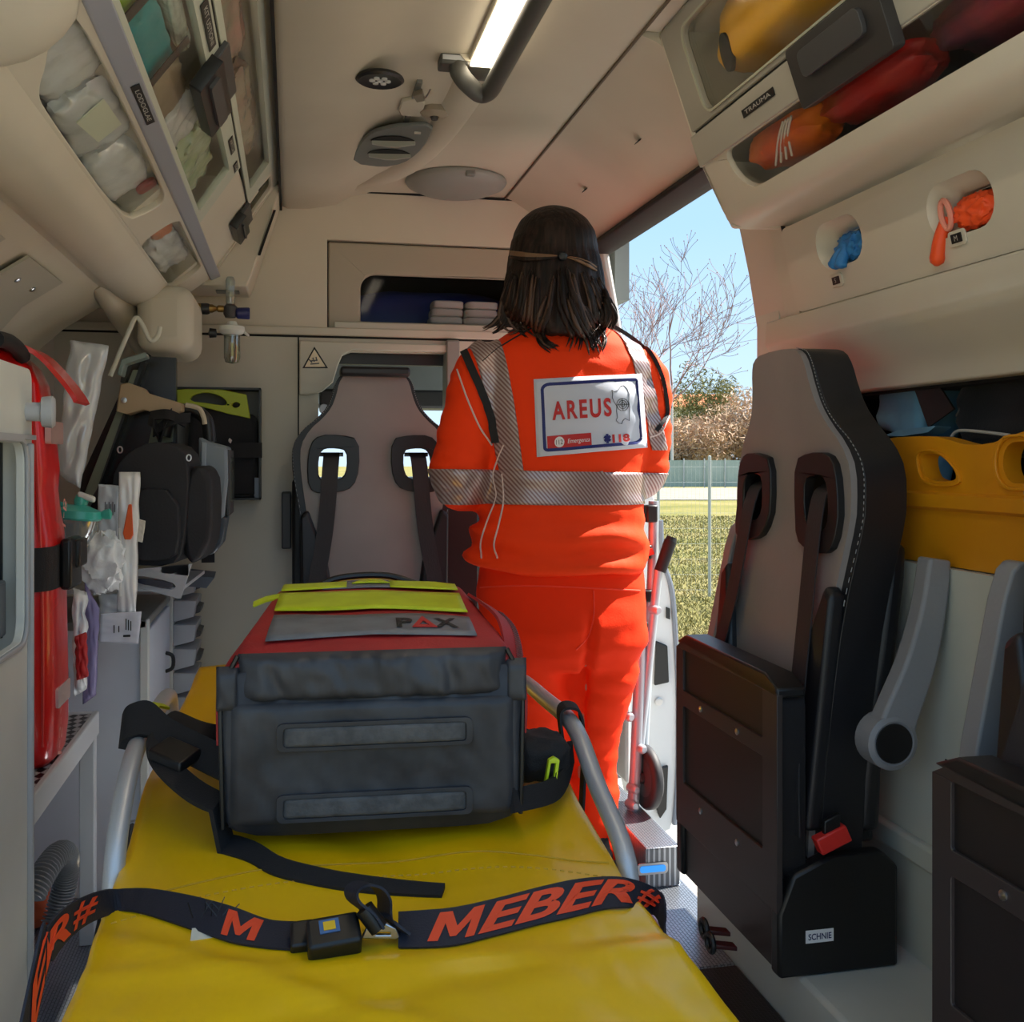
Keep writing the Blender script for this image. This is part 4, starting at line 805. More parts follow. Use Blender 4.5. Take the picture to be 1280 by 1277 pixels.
# raised armrest on the far side of the side seats
for st_, dy in ((seat1, 0.0), (seat2, -0.83)):
    yy = SY+dy+0.275
    MB().plate([smoothpoly([(0.845, 0.56), (0.905, 0.555), (0.915, 0.62), (0.93, 0.76), (0.945, 0.875), (0.92, 0.89), (0.898, 0.87), (0.87, 0.74), (0.845, 0.62)], 1)], (0, 0.035, 0), fn=lambda x, z: (x, yy, z)).build('armrest', MATS['armrest_grey'], None, bevel=0.010, seg=3)
    ob_ = [o for o in col.objects if o.name.startswith('armrest') and o.parent is None][0]
    ob_.parent = st_; ob_.location = -Vector((st_.location.x, st_.location.y, st_.location.z))
# ------------------------------------------------------------------ stretcher
M_SHEET = mat('yellow_sheet', (246, 196, 10), 0.32, bump=(6, 0.6, 0.03), var=(2.2, (234, 180, 6)), stretch=(1, 0.45, 1))
ST = thing('ambulance_stretcher', 'ambulance stretcher covered with a yellow sheet and aluminium side rails', 'stretcher', (0.095, 1.2, 0.0))
SX, HWID = 0.094, 0.288
def mat_z(x, y):
    e = (x-SX)/HWID
    z = 0.522+0.010*min(max((y-1.12)/0.1, 0), 1)
    z += 0.040*min(max((y-1.22)/0.28, 0), 1)*(1 if abs(e) > 0.5 else 0.4+0.6*abs(e)/0.5)*(1 if y < 1.55 else max(0.4, 1-(y-1.55)*1.2))
    z -= 0.006*(1-e*e)*0 
    z += 0.006*noise.noise(Vector((x*7, y*3.2, 1.3)))+0.004*noise.noise(Vector((x*11+y*9, y*8, 4.1)))
    # long shallow creases
    z += 0.005*math.exp(-((x*0.55+y-0.98+0.03*sin(x*9))/0.018)**2)+0.004*math.exp(-((y-1.02+0.10*x)/0.014)**2)-0.004*math.exp(-((y-0.93-0.25*x)/0.02)**2)
    if y > 1.70: z += (y-1.70)*0.16
    return z
def sheet(u, v):
    y = 0.36+v*1.72
    s = (u-0.5)*2; W = HWID*(1-0.06*max(0, (y-1.75)/0.3))
    a = abs(s)
    if a < 0.80: return Vector((SX+math.copysign(a/0.80*W, s), y, mat_z(SX+s/0.80*W, y)))
    k = (a-0.80)/0.20
    zz = mat_z(SX+math.copysign(W, s), y); th = k*1.5
    return Vector((SX+math.copysign(W+0.012*sin(min(th, pi/2))+0.006*noise.noise(Vector((y*6, k*2, s))), s), y, zz-0.012*(1-cos(min(th, pi/2)))-max(0, k-0.1)*0.10))
MB().grid(sheet, 90, 130).build('sheet', M_SHEET, ST, smooth=180, solid=0.004)
MB().box((SX-HWID+0.008, 0.38, 0.435), (SX+HWID-0.008, 1.98, 0.50)).build('mattress', mat('mattress_yellow', (206, 160, 14), 0.5), ST, bevel=0.02)
# hem seam with stitching across the sheet
seam = MB()
def seam_y(x): return 1.235-0.05*((x-SX)/HWID)**2*1.0
pts = [Vector((SX+HWID*(-0.98+1.96*i/60), 0, 0)) for i in range(61)]
for off, r in ((0.0, 0.0014), (-0.035, 0.0010)):
    P = [Vector((p.x, seam_y(p.x)+off, mat_z(p.x, seam_y(p.x)+off)+0.0022)) for p in pts]
    if off == 0.0: seam.tube(P, r, 5)
    else:
        for i in range(0, 60, 1): seam.tube([P[i], P[i]*0.45+P[i+1]*0.55], r, 4)
seam.build('hem_seam', mat('seam_yellow', (196, 150, 20), 0.5), ST)
for s, X in ((-1, -0.205), (1, 0.402)):
    rp = [(1.262 if s < 0 else 1.19, 0.40), (1.270 if s < 0 else 1.195, 0.52), (1.325, 0.585 if s < 0 else 0.58), (1.44, 0.628), (1.62, 0.628), (1.78, 0.622), (1.85, 0.60), (1.868, 0.53), (1.87, 0.42)]
    MB().tube(spline([Vector((X, y, z)) for y, z in rp], 7), 0.0125, 14).build('side_rail', M_ALU, ST, smooth=70)
    MB().box((X-0.012, 0.40, 0.37), (X+0.012, 2.02, 0.42)).build('frame_beam', M_BLACK, ST, bevel=0.005)
    for y in (0.62, 1.75):
        MB().tube([(X*0.9+SX*0.1, y, 0.38), (X*0.85+SX*0.15, y+0.12, 0.10)], 0.014, 10).build('leg', M_ALU, ST)
        MB().lathe([(0.02, -0.014), (0.075, -0.014), (0.08, -0.006), (0.08, 0.006), (0.075, 0.014), (0.02, 0.014)], (X*0.85+SX*0.15, y+0.12, 0.081), (1, 0, 0), 24).build('wheel', M_RUBBER, ST)
for y in (0.42, 1.1, 1.98): MB().box((-0.20, y-0.015, 0.385), (0.395, y+0.015, 0.43)).build('cross_beam', M_BLACK, ST)
# ------------------------------------------------------------------ safety belt with lettering over the sheet
M_BELTN = mat('belt_navy', (30, 32, 46), 0.65, bump=(500, 0.35)); M_ORNG = mat('belt_orange', (235, 74, 36), 0.6)
def on_sheet(px, py, lift=0.0):
    q = at(px, py, Z=0.535)
    for _ in range(4): q = at(px, py, Z=mat_z(q.x, q.y)+lift)
    return q
def strap(pp, name, parent, wpx, edges=None):
    """pp: list of (px, py_top, py_bottom) along the strap, laid on the sheet; returns row function"""
    lo = []; up = []
    for px, pt, pb in pp:
        b = on_sheet(px, pb, 0.004); lo.append(b)
        # upper edge: the strap is 45 mm wide, lifted so that its edge meets the photo's upper edge
        u_ = (px-640)/FPX
        best = None
        for k in range(60):
            y = b.y+0.001*k
            q = at(px, pt, Y=y)
            dd = abs((q-b).length-0.046)
            if best is None or dd < best[0]: best = (dd, q)
        q = best[1]; zf = mat_z(q.x, q.y)+0.003
        if q.z < zf: q.z = zf
        up.append(q)
    return lo, up
SB_ = thing('safety_belt', 'dark stretcher belt with orange lettering, buckle unfastened, lying on the yellow sheet', 'belt', (0.1, 1.05, 0.53))
def strap_mesh(lo, up, name, m):
    n_ = len(lo); mb = MB(); A = spline(lo, 5); B_ = spline(up, 5)
    rings = []
    for i in range(len(A)):
        t = (A[min(i+1, len(A)-1)]-A[max(i-1, 0)]).normalized(); wdv = (B_[i]-A[i]); nn = t.cross(wdv).normalized()*0.0013
        if nn.y > 0: nn = -nn
        rings.append([A[i]-nn, B_[i]-nn, B_[i]+nn, A[i]+nn])
    mb.loft(rings); return mb.build(name, m, SB_, smooth=50), A, B_
def strap_text(A, B_, string, a0, a1, parent, v0=0.12, v1=0.88, **kw):
    vs, fs = bold_m() if string == 'M' else text_geo(string, **kw)
    x0 = min(v[0] for v in vs); x1 = max(v[0] for v in vs); y0 = min(v[1] for v in vs); y1 = max(v[1] for v in vs)
    cum = [0]
    for i in range(1, len(A)): cum.append(cum[-1]+((A[i]+B_[i])/2-(A[i-1]+B_[i-1])/2).length)
    def ev(s, v):
        s = s*cum[-1]; i = 0
        while i < len(A)-2 and cum[i+1] < s: i += 1
        f = (s-cum[i])/max(cum[i+1]-cum[i], 1e-6)
        lo = A[i]*(1-f)+A[i+1]*f; up = B_[i]*(1-f)+B_[i+1]*f
        t = (A[i+1]-A[i]).normalized(); nn = t.cross(up-lo).normalized()
        if nn.y > 0: nn = -nn
        return lo+(up-lo)*v+nn*0.0022
    # subdivide for the bend
    bm = bmesh.new(); bv = [bm.verts.new(v) for v in vs]
    for f in fs:
        try: bm.faces.new([bv[i] for i in f])
        except ValueError: pass
    bmesh.ops.triangulate(bm, faces=bm.faces); bmesh.ops.subdivide_edges(bm, edges=bm.edges, cuts=2)
    me = bpy.data.meshes.new('lettering')
    for v in bm.verts: v.co = ev(a0+(a1-a0)*(v.co.x-x0)/(x1-x0), v0+(v1-v0)*(v.co.y-y0)/(y1-y0))
    bm.to_mesh(me); bm.free()
    return link('lettering', me, M_ORNG, parent, 0)
# right part
lo, up = strap([(498, 1140, 1184), (530, 1138, 1184), (570, 1134, 1181), (620, 1123, 1169), (670, 1110, 1156), (715, 1100, 1146), (755, 1096, 1136), (785, 1098, 1134)], 'belt', SB_, 0)
eR = [(808, 1108, 1140), (826, 1130, 1158)]
for (px, pt, pb) in eR:
    lo.append(at(px, pb, X=0.392+0.012*(px > 815))); up.append(at(px+6, pt, X=0.408))
lo.append(Vector((0.409, 1.06, 0.42))); up.append(Vector((0.412, 1.10, 0.425)))
s_r, A, B_ = strap_mesh(lo, up, 'belt_webbing', M_BELTN)
strap_text(A, B_, 'M', 0.07, 0.215, s_r)
strap_text(A, B_, 'EBER', 0.195, 0.64, s_r, bold=0.03, shear=0.35, sx=1.5)
def hashmark(A, B_, a0, a1, parent):
    strap_text(A, B_, '#', a0, a1, parent, bold=0.015, shear=0.35, sx=1.8)
hashmark(A, B_, 0.65, 0.78, s_r)
# left part
lo, up = strap([(390, 1152, 1188), (355, 1152, 1186), (330, 1148, 1184), (290, 1133, 1178), (250, 1122, 1165), (215, 1115, 1153), (185, 1111, 1143), (160, 1111, 1138)], 'belt', SB_, 0)
for (px, pt, pb, x) in ((135, 1112, 1142, -0.192), (105, 1122, 1155, -0.207), (80, 1138, 1175, -0.212), (62, 1160, 1200, -0.216), (50, 1185, 1232, -0.219)):
    lo.append(at(px+4, pb, X=x)); up.append(at(px-4, pt, X=x-0.004))
lo.append(Vector((-0.224, 0.80, 0.40))); up.append(Vector((-0.228, 0.78, 0.42)))
s_l, A2, B2 = strap_mesh(lo[::-1], up[::-1], 'belt_webbing', M_BELTN)
strap_text(A2, B2, 'ER', 0.26, 0.47, s_l, bold=0.03, shear=0.35, sx=1.5)
hashmark(A2, B2, 0.475, 0.60, s_l)
strap_text(A2, B2, 'M', 0.86, 0.93, s_l, bold=0.012, shear=0.35, sx=1.5)
th = MB(); random.seed(5)
for k in range(9):
    c_ = A2[int(len(A2)*0.72)]*0.5+B2[int(len(A2)*0.72)]*0.5+Vector((random.uniform(-0.02, 0.02), random.uniform(-0.006, 0.004), 0.004))
    th.tube([c_, c_+Vector((random.uniform(-0.012, 0.012), 0.004, random.uniform(0.006, 0.016)))], 0.0006, 4)
th.build('stitch_threads', M_BLACK, s_l)
q = on_sheet(262, 1163, 0.003)
MB().obox(q+Vector((0, -0.004, 0)), Vector((0.018, 0.001, 0.0)), Vector((0.0, 0.009, 0.002)), Vector((0, 0, 0.0006))).build('care_tag', mat('tag_white', (214, 208, 190), 0.7), s_l)
# buckle, tongue
q = on_sheet(417, 1172, 0.016)
bk = MB().obox(q, Vector((0.0265, 0.003, 0.001)), Vector((-0.0015, 0.016, 0.008)), Vector((0, -0.006, 0.012))).build('buckle', M_BLACK, SB_, bevel=0.004)
bu = Vector((-0.0015, 0.016, 0.008)).normalized(); bn_ = Vector((0, -0.006, 0.012)).normalized(); bx_ = Vector((0.0265, 0.003, 0.001)).normalized()
MB().obox(q+bn_*0.0136+bx_*-0.004+bu*0.004, bx_*0.010, bu*0.008, bn_*0.0006).build('press_mark', mat('press_blue', (60, 100, 150), 0.5), bk)
MB().obox(q+bn_*0.0144+bx_*-0.004+bu*0.004, bx_*0.006, bu*0.005, bn_*0.0006).build('press_mark', mat('press_yellow', (226, 180, 30), 0.5), bk)
q2 = on_sheet(378, 1172, 0.010)
MB().obox(q2, Vector((0.012, 0.001, 0.0)), Vector((0, 0.014, 0.007)), Vector((0, -0.004, 0.008))).build('buckle_end', M_BLACK, SB_, bevel=0.003)
tq = on_sheet(478, 1172, 0.012)
tg = [tuple(at(p[0], p[1], Y=tq.y)) for p in ((452, 1173), (458, 1160), (470, 1155), (484, 1155), (495, 1160), (500, 1171), (496, 1174))]
hl = [tuple(at(p[0], p[1], Y=tq.y)) for p in ((470, 1165), (488, 1165), (488, 1169), (470, 1169))]
MB().plate([tg, hl], (0, 0.004, 0.001)).build('tongue_plate', M_STEEL, SB_, bevel=0.001)
lp = [at(p[0], p[1], Y=tq.y+dy) for p, dy in (((472, 1158), 0.0), ((460, 1140), 0.006), ((442, 1125), 0.012), ((440, 1112), 0.02), ((452, 1104), 0.03), ((470, 1108), 0.032), ((480, 1122), 0.03), ((481, 1140), 0.028), ((486, 1150), 0.012), ((505, 1165), 0.006))]
MB().ribbon(spline(lp, 5), Vector((0.35, -0.85, 0.2)), 0.03, 0.0013).build('belt_loop', M_BELTN, SB_)
MB().tube([at(455, 1135, Y=tq.y+0.004), at(474, 1160, Y=tq.y)], 0.010, 10).build('tongue_grip', M_BLACK, SB_)

# ------------------------------------------------------------------ emergency backpack
BZ = 0.560
BG = thing('emergency_backpack', 'red and black emergency backpack with yellow reflective strips on the stretcher', 'backpack', (0.1, 1.5, BZ))
M_BAGBLK = mat('bag_tarpaulin_black', (36, 38, 46), 0.5, bump=(9, 0.5, 0.012), var=(14, (62, 64, 70)))
M_BAGRED = mat('bag_cordura_red', (176, 32, 34), 0.62, bump=(260, 0.25), var=(10, (150, 26, 30)))
M_REFY = mat('bag_reflective_yellow', (206, 220, 30), 0.4, var=(16, (186, 198, 28))); M_REFG = mat('bag_reflective_grey', (122, 124, 128), 0.45, var=(20, (100, 102, 106)))
BA = radians(-3.5); bc, bs_ = cos(BA), sin(BA)
def Bl(x, y, z): return Vector((0.100+x*bc-y*bs_, 1.268+x*bs_+y*bc, BZ+z))     # bag frame: x right, y towards its top, z up
def bagloft(sections, name, m, parent, n=40, power=5.0, wr=0.0, smooth=180):
    rings = []
    for (y, hw, z0, z1) in sections:
        r = []
        for k in range(n):
            a = 2*pi*k/n; ca, sa = cos(a), sin(a)
            rr = (abs(ca)**power+abs(sa)**power)**(-1/power)
            x = ca*rr*hw; z = (z0+z1)/2+sa*rr*(z1-z0)/2
            if wr: 
                d = wr*noise.noise(Vector((x*14, y*20, z*14)))
                x += d; z += d*0.6*(1 if sa > 0 else 0)
            r.append(Bl(x, y, z))
        rings.append(r)
    return MB().loft(rings).build(name, m, parent, smooth=smooth)
# black main body
ys = [0.0, 0.006, 0.02, 0.05, 0.10, 0.18, 0.26, 0.34, 0.42, 0.46, 0.49, 0.50]
bd = bagloft([(y, 0.188-(0.012 if y < 0.004 else 0.004 if y < 0.015 else 0)-0.02*max(0, (y-0.1)/0.4)-(0.02 if y > 0.485 else 0), 0.0, 0.205-0.03*max(0, (y-0.3)/0.2)) for y in ys], 'body', M_BAGBLK, BG, 64, 9, 0.004)
# red upper shell, tapering to the back
sh = MB(); rings = []
nz = 24
for (y, hwb, hwt, zt) in ((0.012, 0.190, 0.164, 0.212), (0.03, 0.193, 0.166, 0.222), (0.10, 0.194, 0.164, 0.230), (0.20, 0.190, 0.158, 0.236), (0.30, 0.184, 0.150, 0.245), (0.40, 0.176, 0.145, 0.250), (0.46, 0.168, 0.140, 0.244), (0.49, 0.155, 0.130, 0.20)):
    prof = [(-hwb, 0.11), (-hwb-0.002, 0.15), (-hwb*0.985, 0.19), (-hwt*1.06, zt-0.016), (-hwt, zt-0.004), (-hwt*0.9, zt), (-hwt*0.5, zt+0.004), (0, zt+0.006), (hwt*0.5, zt+0.004), (hwt*0.9, zt), (hwt, zt-0.004), (hwt*1.06, zt-0.016), (hwb*0.985, 0.19), (hwb+0.002, 0.15), (hwb, 0.11)]
    prof = [(p.x, p.y) for p in spline([Vector((a, b, 0)) for a, b in prof], 3)]
    rings.append([Bl(x+0.003*noise.noise(Vector((x*18, y*14, z*18))), y, z+0.003*noise.noise(Vector((x*12, y*12, 2)))) for x, z in prof]+[Bl(0.1, y, 0.10), Bl(-0.1, y, 0.10)])
sh.loft(rings).build('red_shell', M_BAGRED, BG, smooth=50)
def topz(x, y):
    import bisect
    P = [(0.012, 0.212), (0.03, 0.222), (0.10, 0.230), (0.20, 0.236), (0.30, 0.245), (0.40, 0.250), (0.46, 0.244), (0.49, 0.20)]
    for i in range(len(P)-1):
        if P[i][0] <= y <= P[i+1][0]:
            f = (y-P[i][0])/(P[i+1][0]-P[i][0]); zt = P[i][1]*(1-f)+P[i+1][1]*f; break
    else: zt = P[0][1] if y < P[0][0] else P[-1][1]
    return zt+0.006*(1-abs(x)/0.15)*0.8+0.0015
def top_patch(name, m, poly, parent=BG, lift=0.002, nx=24, ny=5):
    """patch on the bag's top: poly(u) -> (x, y0, y1)"""
    def f(u, v):
        x, y0, y1 = poly(u); y = y0+(y1-y0)*v
        return Bl(x, y, topz(x, y)+lift)
    return MB().grid(f, nx, ny).build(name, m, parent, smooth=180, solid=0.0016)
wv = lambda u, k: 0.004*sin(u*9+k)
top_patch('reflective_strip', M_REFG, lambda u: (-0.136+0.268*u, 0.045+0.004*sin(u*3), 0.175-0.03*u+2*wv(u, 1)), lift=0.004)
g_ = bpy.data.objects['reflective_strip']
top_patch('yellow_strip', M_REFY, lambda u: (-0.138+0.272*u, 0.210+wv(u, 2)-0.030*u, 0.330-0.03*u+wv(u, 3)*0.5), lift=0.004)
top_patch('yellow_strip', M_REFY, lambda u: (-0.138+0.10*u, 0.350+0.004*u, 0.440+0.0*u), lift=0.004, nx=10)
top_patch('yellow_strip', M_REFY, lambda u: (0.03+0.105*u, 0.348-0.018*u, 0.44-0.06*u), lift=0.004, nx=10)
top_patch('grey_triangle', M_REFG, lambda u: (-0.075+0.15*u, 0.350, 0.358+0.095*(1-abs(2*u-1))), lift=0.003, nx=10)
top_patch('yellow_triangle', M_REFY, lambda u: (-0.03+0.06*u, 0.375, 0.377+0.055*(1-abs(2*u-1))), lift=0.006, nx=10)
# PAX lettering draped on the grey strip
def bag_text(string, xa, xb, ya, yb, m, parent, **kw):
    vs, fs = text_geo(string, **kw); x0 = min(v[0] for v in vs); x1 = max(v[0] for v in vs); y0 = min(v[1] for v in vs); y1 = max(v[1] for v in vs)
    mb = MB(); mb.add([Bl(xa+(xb-xa)*(v[0]-x0)/(x1-x0), ya+(yb-ya)*(v[1]-y0)/(y1-y0), topz(xa+(xb-xa)*(v[0]-x0)/(x1-x0), ya+(yb-ya)*(v[1]-y0)/(y1-y0))+0.0062) for v in vs], fs)
    mb.build('lettering', m, parent, smooth=0)
M_INK = mat('print_black', (24, 24, 26), 0.6)
bag_text('P', 0.030, 0.052, 0.075, 0.125, M_INK, g_, bold=0.03); bag_text('X', 0.080, 0.112, 0.075, 0.125, M_INK, g_, bold=0.03)
mb = MB(); A_ = [(0.050, 0.075), (0.0665, 0.135), (0.083, 0.075)]; A2_ = [(0.060, 0.086), (0.0665, 0.106), (0.073, 0.086)]
mb.plate([[tuple(Bl(x, y, topz(x, y)+0.006)) for x, y in A_], [tuple(Bl(x, y, topz(x, y)+0.006)) for x, y in A2_]], (0, 0, 0.0008)); mb.build('lettering', mat('print_red', (190, 40, 36), 0.6), g_)
# front panel pieces: padded pocket flap, base panel, handle pads
def puffy(x0, x1, z0, z1, y, depth, name, m, wr=0.0, nx=40, nzz=14, p=6, parent=BG, sc=(26, 60)):
    def f(u, v):
        a, b = 2*u-1, 2*v-1; e = (max(0, 1-abs(a)**p)*max(0, 1-abs(b)**p))**0.4
        x = x0+(x1-x0)*u; z = z0+(z1-z0)*v
        w_ = wr*noise.noise(Vector((x*sc[1]+z*20, z*sc[0], 3.1)))*e
        return Bl(x, y-depth*e-w_, z)
    return MB().grid(f, nx, nzz).build(name, m, parent, smooth=180)
puffy(-0.166, 0.166, 0.162, 0.220, 0.016, 0.026, 'pocket_flap', M_BAGBLK, 0.009, 70, 16)
puffy(-0.176, 0.176, 0.012, 0.164, 0.004, 0.012, 'base_panel', M_BAGBLK, 0.003, 50, 24, 14)
puffy(-0.192, -0.163, 0.150, 0.205, 0.016, 0.02, 'corner_tab', M_BAGBLK, 0.004, 10, 12)
puffy(0.163, 0.192, 0.150, 0.205, 0.016, 0.02, 'corner_tab', M_BAGBLK, 0.004, 10, 12)
M_PAD = mat('pad_grey', (92, 92, 94), 0.8, bump=(160, 0.5, 0.003), var=(50, (70, 70, 72)))
for z in (0.122, 0.036):
    hp = MB().plate([rrect(-0.118, 0.120, z-0.017, z+0.017, 0.008), rrect(-0.110, 0.112, z-0.012, z+0.012, 0.005)], Bl(0, -0.006, 0)-Bl(0, 0, 0), fn=lambda x, zz: Bl(x, -0.008, zz)).build('pad_border', M_BAGBLK, BG, bevel=0.002)
    puffy(-0.112, 0.114, z-0.0135, z+0.0135, -0.008, 0.008, 'foam_pad', M_PAD, 0.002, 40, 8, parent=BG)
# piping edges, zip teeth on the right shoulder
for s in (-1, 1):
    MB().tube(spline([Bl(s*0.166, 0.012, 0.218), Bl(s*0.180, 0.012, 0.19), Bl(s*0.186, 0.01, 0.17), Bl(s*0.184, 0.002, 0.09), Bl(s*0.182, 0.0, 0.012)], 6), 0.003, 6).build('piping', M_BLACK, BG)
zp = MB().ribbon(spline([Bl(0.160, 0.30, 0.242), Bl(0.174, 0.20, 0.238), Bl(0.182, 0.12, 0.230), Bl(0.180, 0.05, 0.208), Bl(0.172, 0.01, 0.185)], 6), Vector((0.8, 0.2, -0.5)), 0.032, 0.002).build('zip_guard', M_BAGRED, BG)
zt = MB()
zs = spline([Bl(0.185, 0.20, 0.232), Bl(0.191, 0.12, 0.224), Bl(0.188, 0.05, 0.202), Bl(0.180, 0.008, 0.178)], 12)
for p in zs: zt.obox(p+Vector((0, 0, 0.003)), (0.004, 0, -0.002), (0, 0.0012, 0), (0, 0, 0.001))
zt.build('zip_teeth', mat('zip_brown', (110, 50, 50), 0.5), zp)
# carry handle plate at the back, loose yellow tab on the left
MB().tube(spline([Bl(-0.10, 0.45, 0.240), Bl(-0.05, 0.47, 0.258), Bl(0.03, 0.47, 0.260), Bl(0.09, 0.45, 0.242)], 6), 0.006, 8).build('carry_handle', M_BLACK, BG)
MB().ribbon([Bl(-0.135, 0.34, 0.247), Bl(-0.16, 0.335, 0.243), Bl(-0.178, 0.33, 0.236)], Vector((0, 1, 0.2)), 0.02).build('pull_tab', M_REFY, BG)
# shoulder straps: left spill with buckle, loose tail over the sheet, right strap with yellow buckle round the rail
sl = spline([Bl(-0.18, 0.25, 0.05), Vector((-0.13, 1.50, 0.632)), Vector((-0.176, 1.48, 0.656)), Vector((-0.174, 1.42, 0.630)), Vector((-0.12, 1.33, 0.605)), Bl(-0.150, -0.01, 0.028), Bl(-0.10, -0.06, 0.008), Bl(0.01, -0.10, 0.004), Bl(0.075, -0.115, 0.0)], 7)
for p in sl:
    if p.y < 1.30: p.z = max(mat_z(p.x, p.y)+0.005, 0)
MB().ribbon(sl, Vector((0.35, 1, 0.25)), [0.055]*14+[0.05-0.0007*i for i in range(len(sl)-14)], 0.003).build('shoulder_strap', M_WEB, BG)
MB().ribbon(spline([Bl(-0.19, 0.10, 0.06), Vector((-0.155, 1.44, 0.642)), Vector((-0.19, 1.47, 0.662)), Vector((-0.216, 1.475, 0.658)), Vector((-0.224, 1.477, 0.645))], 6), Vector((0, 0.6, 0.7)), 0.05, 0.006).build('shoulder_strap', M_WEB, BG)
MB().obox((-0.150, 1.40, 0.632), (0.022, -0.016, -0.006), (0.012, 0.018, 0.004), (0, 0, 0.007)).build('ladder_buckle', M_BLACK, BG, bevel=0.003)
MB().ribbon([Vector((-0.125, 1.41, 0.618)), Vector((-0.10, 1.385, 0.612)), Vector((-0.075, 1.375, 0.605))], Vector((0, 1, 0.5)), 0.006, 0.002).build('strap_trim', M_REFY, BG)
MB().ribbon([Vector((-0.196, 1.49, 0.662)), Vector((-0.190, 1.53, 0.668)), Vector((-0.178, 1.55, 0.66))], Vector((1, 0, -0.6)), 0.012, 0.002).build('strap_trim', M_REFY, BG)
xr_, yr_ = 0.402, 1.46
loop = spline([Bl(0.19, 0.12, 0.05), Vector((0.37, 1.42, 0.585)), Vector((0.385, yr_-0.02, 0.60)), Vector((0.386, yr_, 0.645)), Vector((0.402, yr_, 0.654)), Vector((0.418, yr_, 0.64)), Vector((0.420, yr_-0.01, 0.585)), Vector((0.415, yr_-0.02, 0.52)), Vector((0.408, yr_-0.03, 0.475))], 7)
MB().ribbon(loop, Vector((0.1, 1, 0.1)), 0.030, 0.0018).build('hip_strap', M_WEB, BG)
MB().ribbon(spline([Bl(0.17, -0.005, 0.03), Vector((0.33, 1.30, 0.582)), Vector((0.366, 1.36, 0.582)), Vector((0.387, 1.40, 0.603))], 6), Vector((0, 0.4, 0.9)), 0.03, 0.004).build('hip_strap', M_WEB, BG)
blob_geo((0.335, 1.39, 0.605), (0.045, 0.05, 0.035), 61, 0.5, 3, 12, 3).build('hip_pad', M_WEB, BG, smooth=70)
bq = at(690, 968, Y=1.35)
MB().plate([[tuple(at(p[0], p[1], Y=1.318)) for p in ((681, 980), (686, 950), (693, 946), (700, 950), (696, 978), (692, 985))], [tuple(at(p[0], p[1], Y=1.318)) for p in ((685, 977), (689, 954), (695, 954), (692, 978))]], (0.0, 0.008, 0)).build('yellow_buckle', mat('buckle_yellow', (206, 230, 30), 0.35), BG, bevel=0.001)
# ------------------------------------------------------------------ left side equipment
# white cabinet near the rear
CX = -0.38
WC = thing('storage_cabinet', 'tall white storage cabinet with recessed dark compartment beside the red bag', 'cabinet', (-0.53, 1.45, 0))
zt0 = at(40, 462, X=CX).z
cy1 = at(40, 600, X=CX).y
MB().plate([rrect(1.05, cy1, 0.0, zt0, 0.02, 4), rrect(1.1, cy1-0.045, at(8, 815, X=CX).z, at(8, 552, X=CX).z, 0.03, 4)], (-0.012, 0, 0), fn=lambda y, z: (CX, y, z)).build('front', M_WHITE, WC, bevel=0.004)
MB().box((-0.66, 1.05, 0.0), (CX-0.09, cy1, zt0)).build('carcass', M_WHITE, WC, bevel=0.004)
MB().box((CX-0.10, 1.05, zt0-0.015), (CX-0.004, cy1-0.002, zt0-0.001)).build('top_panel', M_WHITE, WC)
MB().box((CX-0.10, cy1-0.014, 0.0), (CX-0.004, cy1-0.002, zt0-0.004)).build('side_panel', M_WHITE, WC)
za, zb_ = at(8, 815, X=CX).z, at(8, 552, X=CX).z
MB().box((CX-0.088, 1.10, za), (CX-0.083, cy1-0.045, zb_)).build('compartment_lining', M_BLACK, WC)
MB().plate([rrect(1.093, cy1-0.038, za-0.007, zb_+0.007, 0.035, 4), rrect(1.1, cy1-0.045, za, zb_, 0.03, 4)], (0.006, 0, 0), fn=lambda y, z: (CX, y, z)).build('compartment_rim', M_LGREY, WC, bevel=0.002)
MB().box((CX-0.083, cy1-0.022, za), (CX-0.036, cy1-0.016, zb_)).build('compartment_lining', M_BLACK, WC)
MB().box((CX-0.080, 1.2, za+0.01), (CX-0.02, cy1-0.06, za+0.09)).build('inner_bin', mat('bin_smoke', (70, 76, 86), 0.3), WC, bevel=0.004)
MB().box((CX-0.0, 1.05, zt0-0.105), (CX+0.006, cy1, zt0-0.098)).build('seam', M_LGREY, WC)
MB().box((CX-0.002, cy1-0.028, 0.0), (CX+0.008, cy1-0.018, zt0-0.11)).build('edge_trim', M_LGREY, WC, bevel=0.003)
q = at(42, 514, X=CX+0.012)
kn = MB().lathe([(0.014, -0.01), (0.014, 0.018), (0.022, 0.020), (0.024, 0.034), (0.020, 0.038), (0.0, 0.039)], (CX, cy1-0.03, q.z), (1, 0.15, 0), 20).build('knob', M_LGREY, WC, smooth=50)
tag(MB().tube(spline([at(-6, 424, X=CX-0.08), at(8, 426, X=CX-0.08), at(22, 436, X=CX-0.08), at(28, 446, X=CX-0.08)], 6), 0.0135, 10).build('rubber_hose', M_RUBBER, smooth=70), 'thick black rubber hose resting on top of the white cabinet', 'hose')
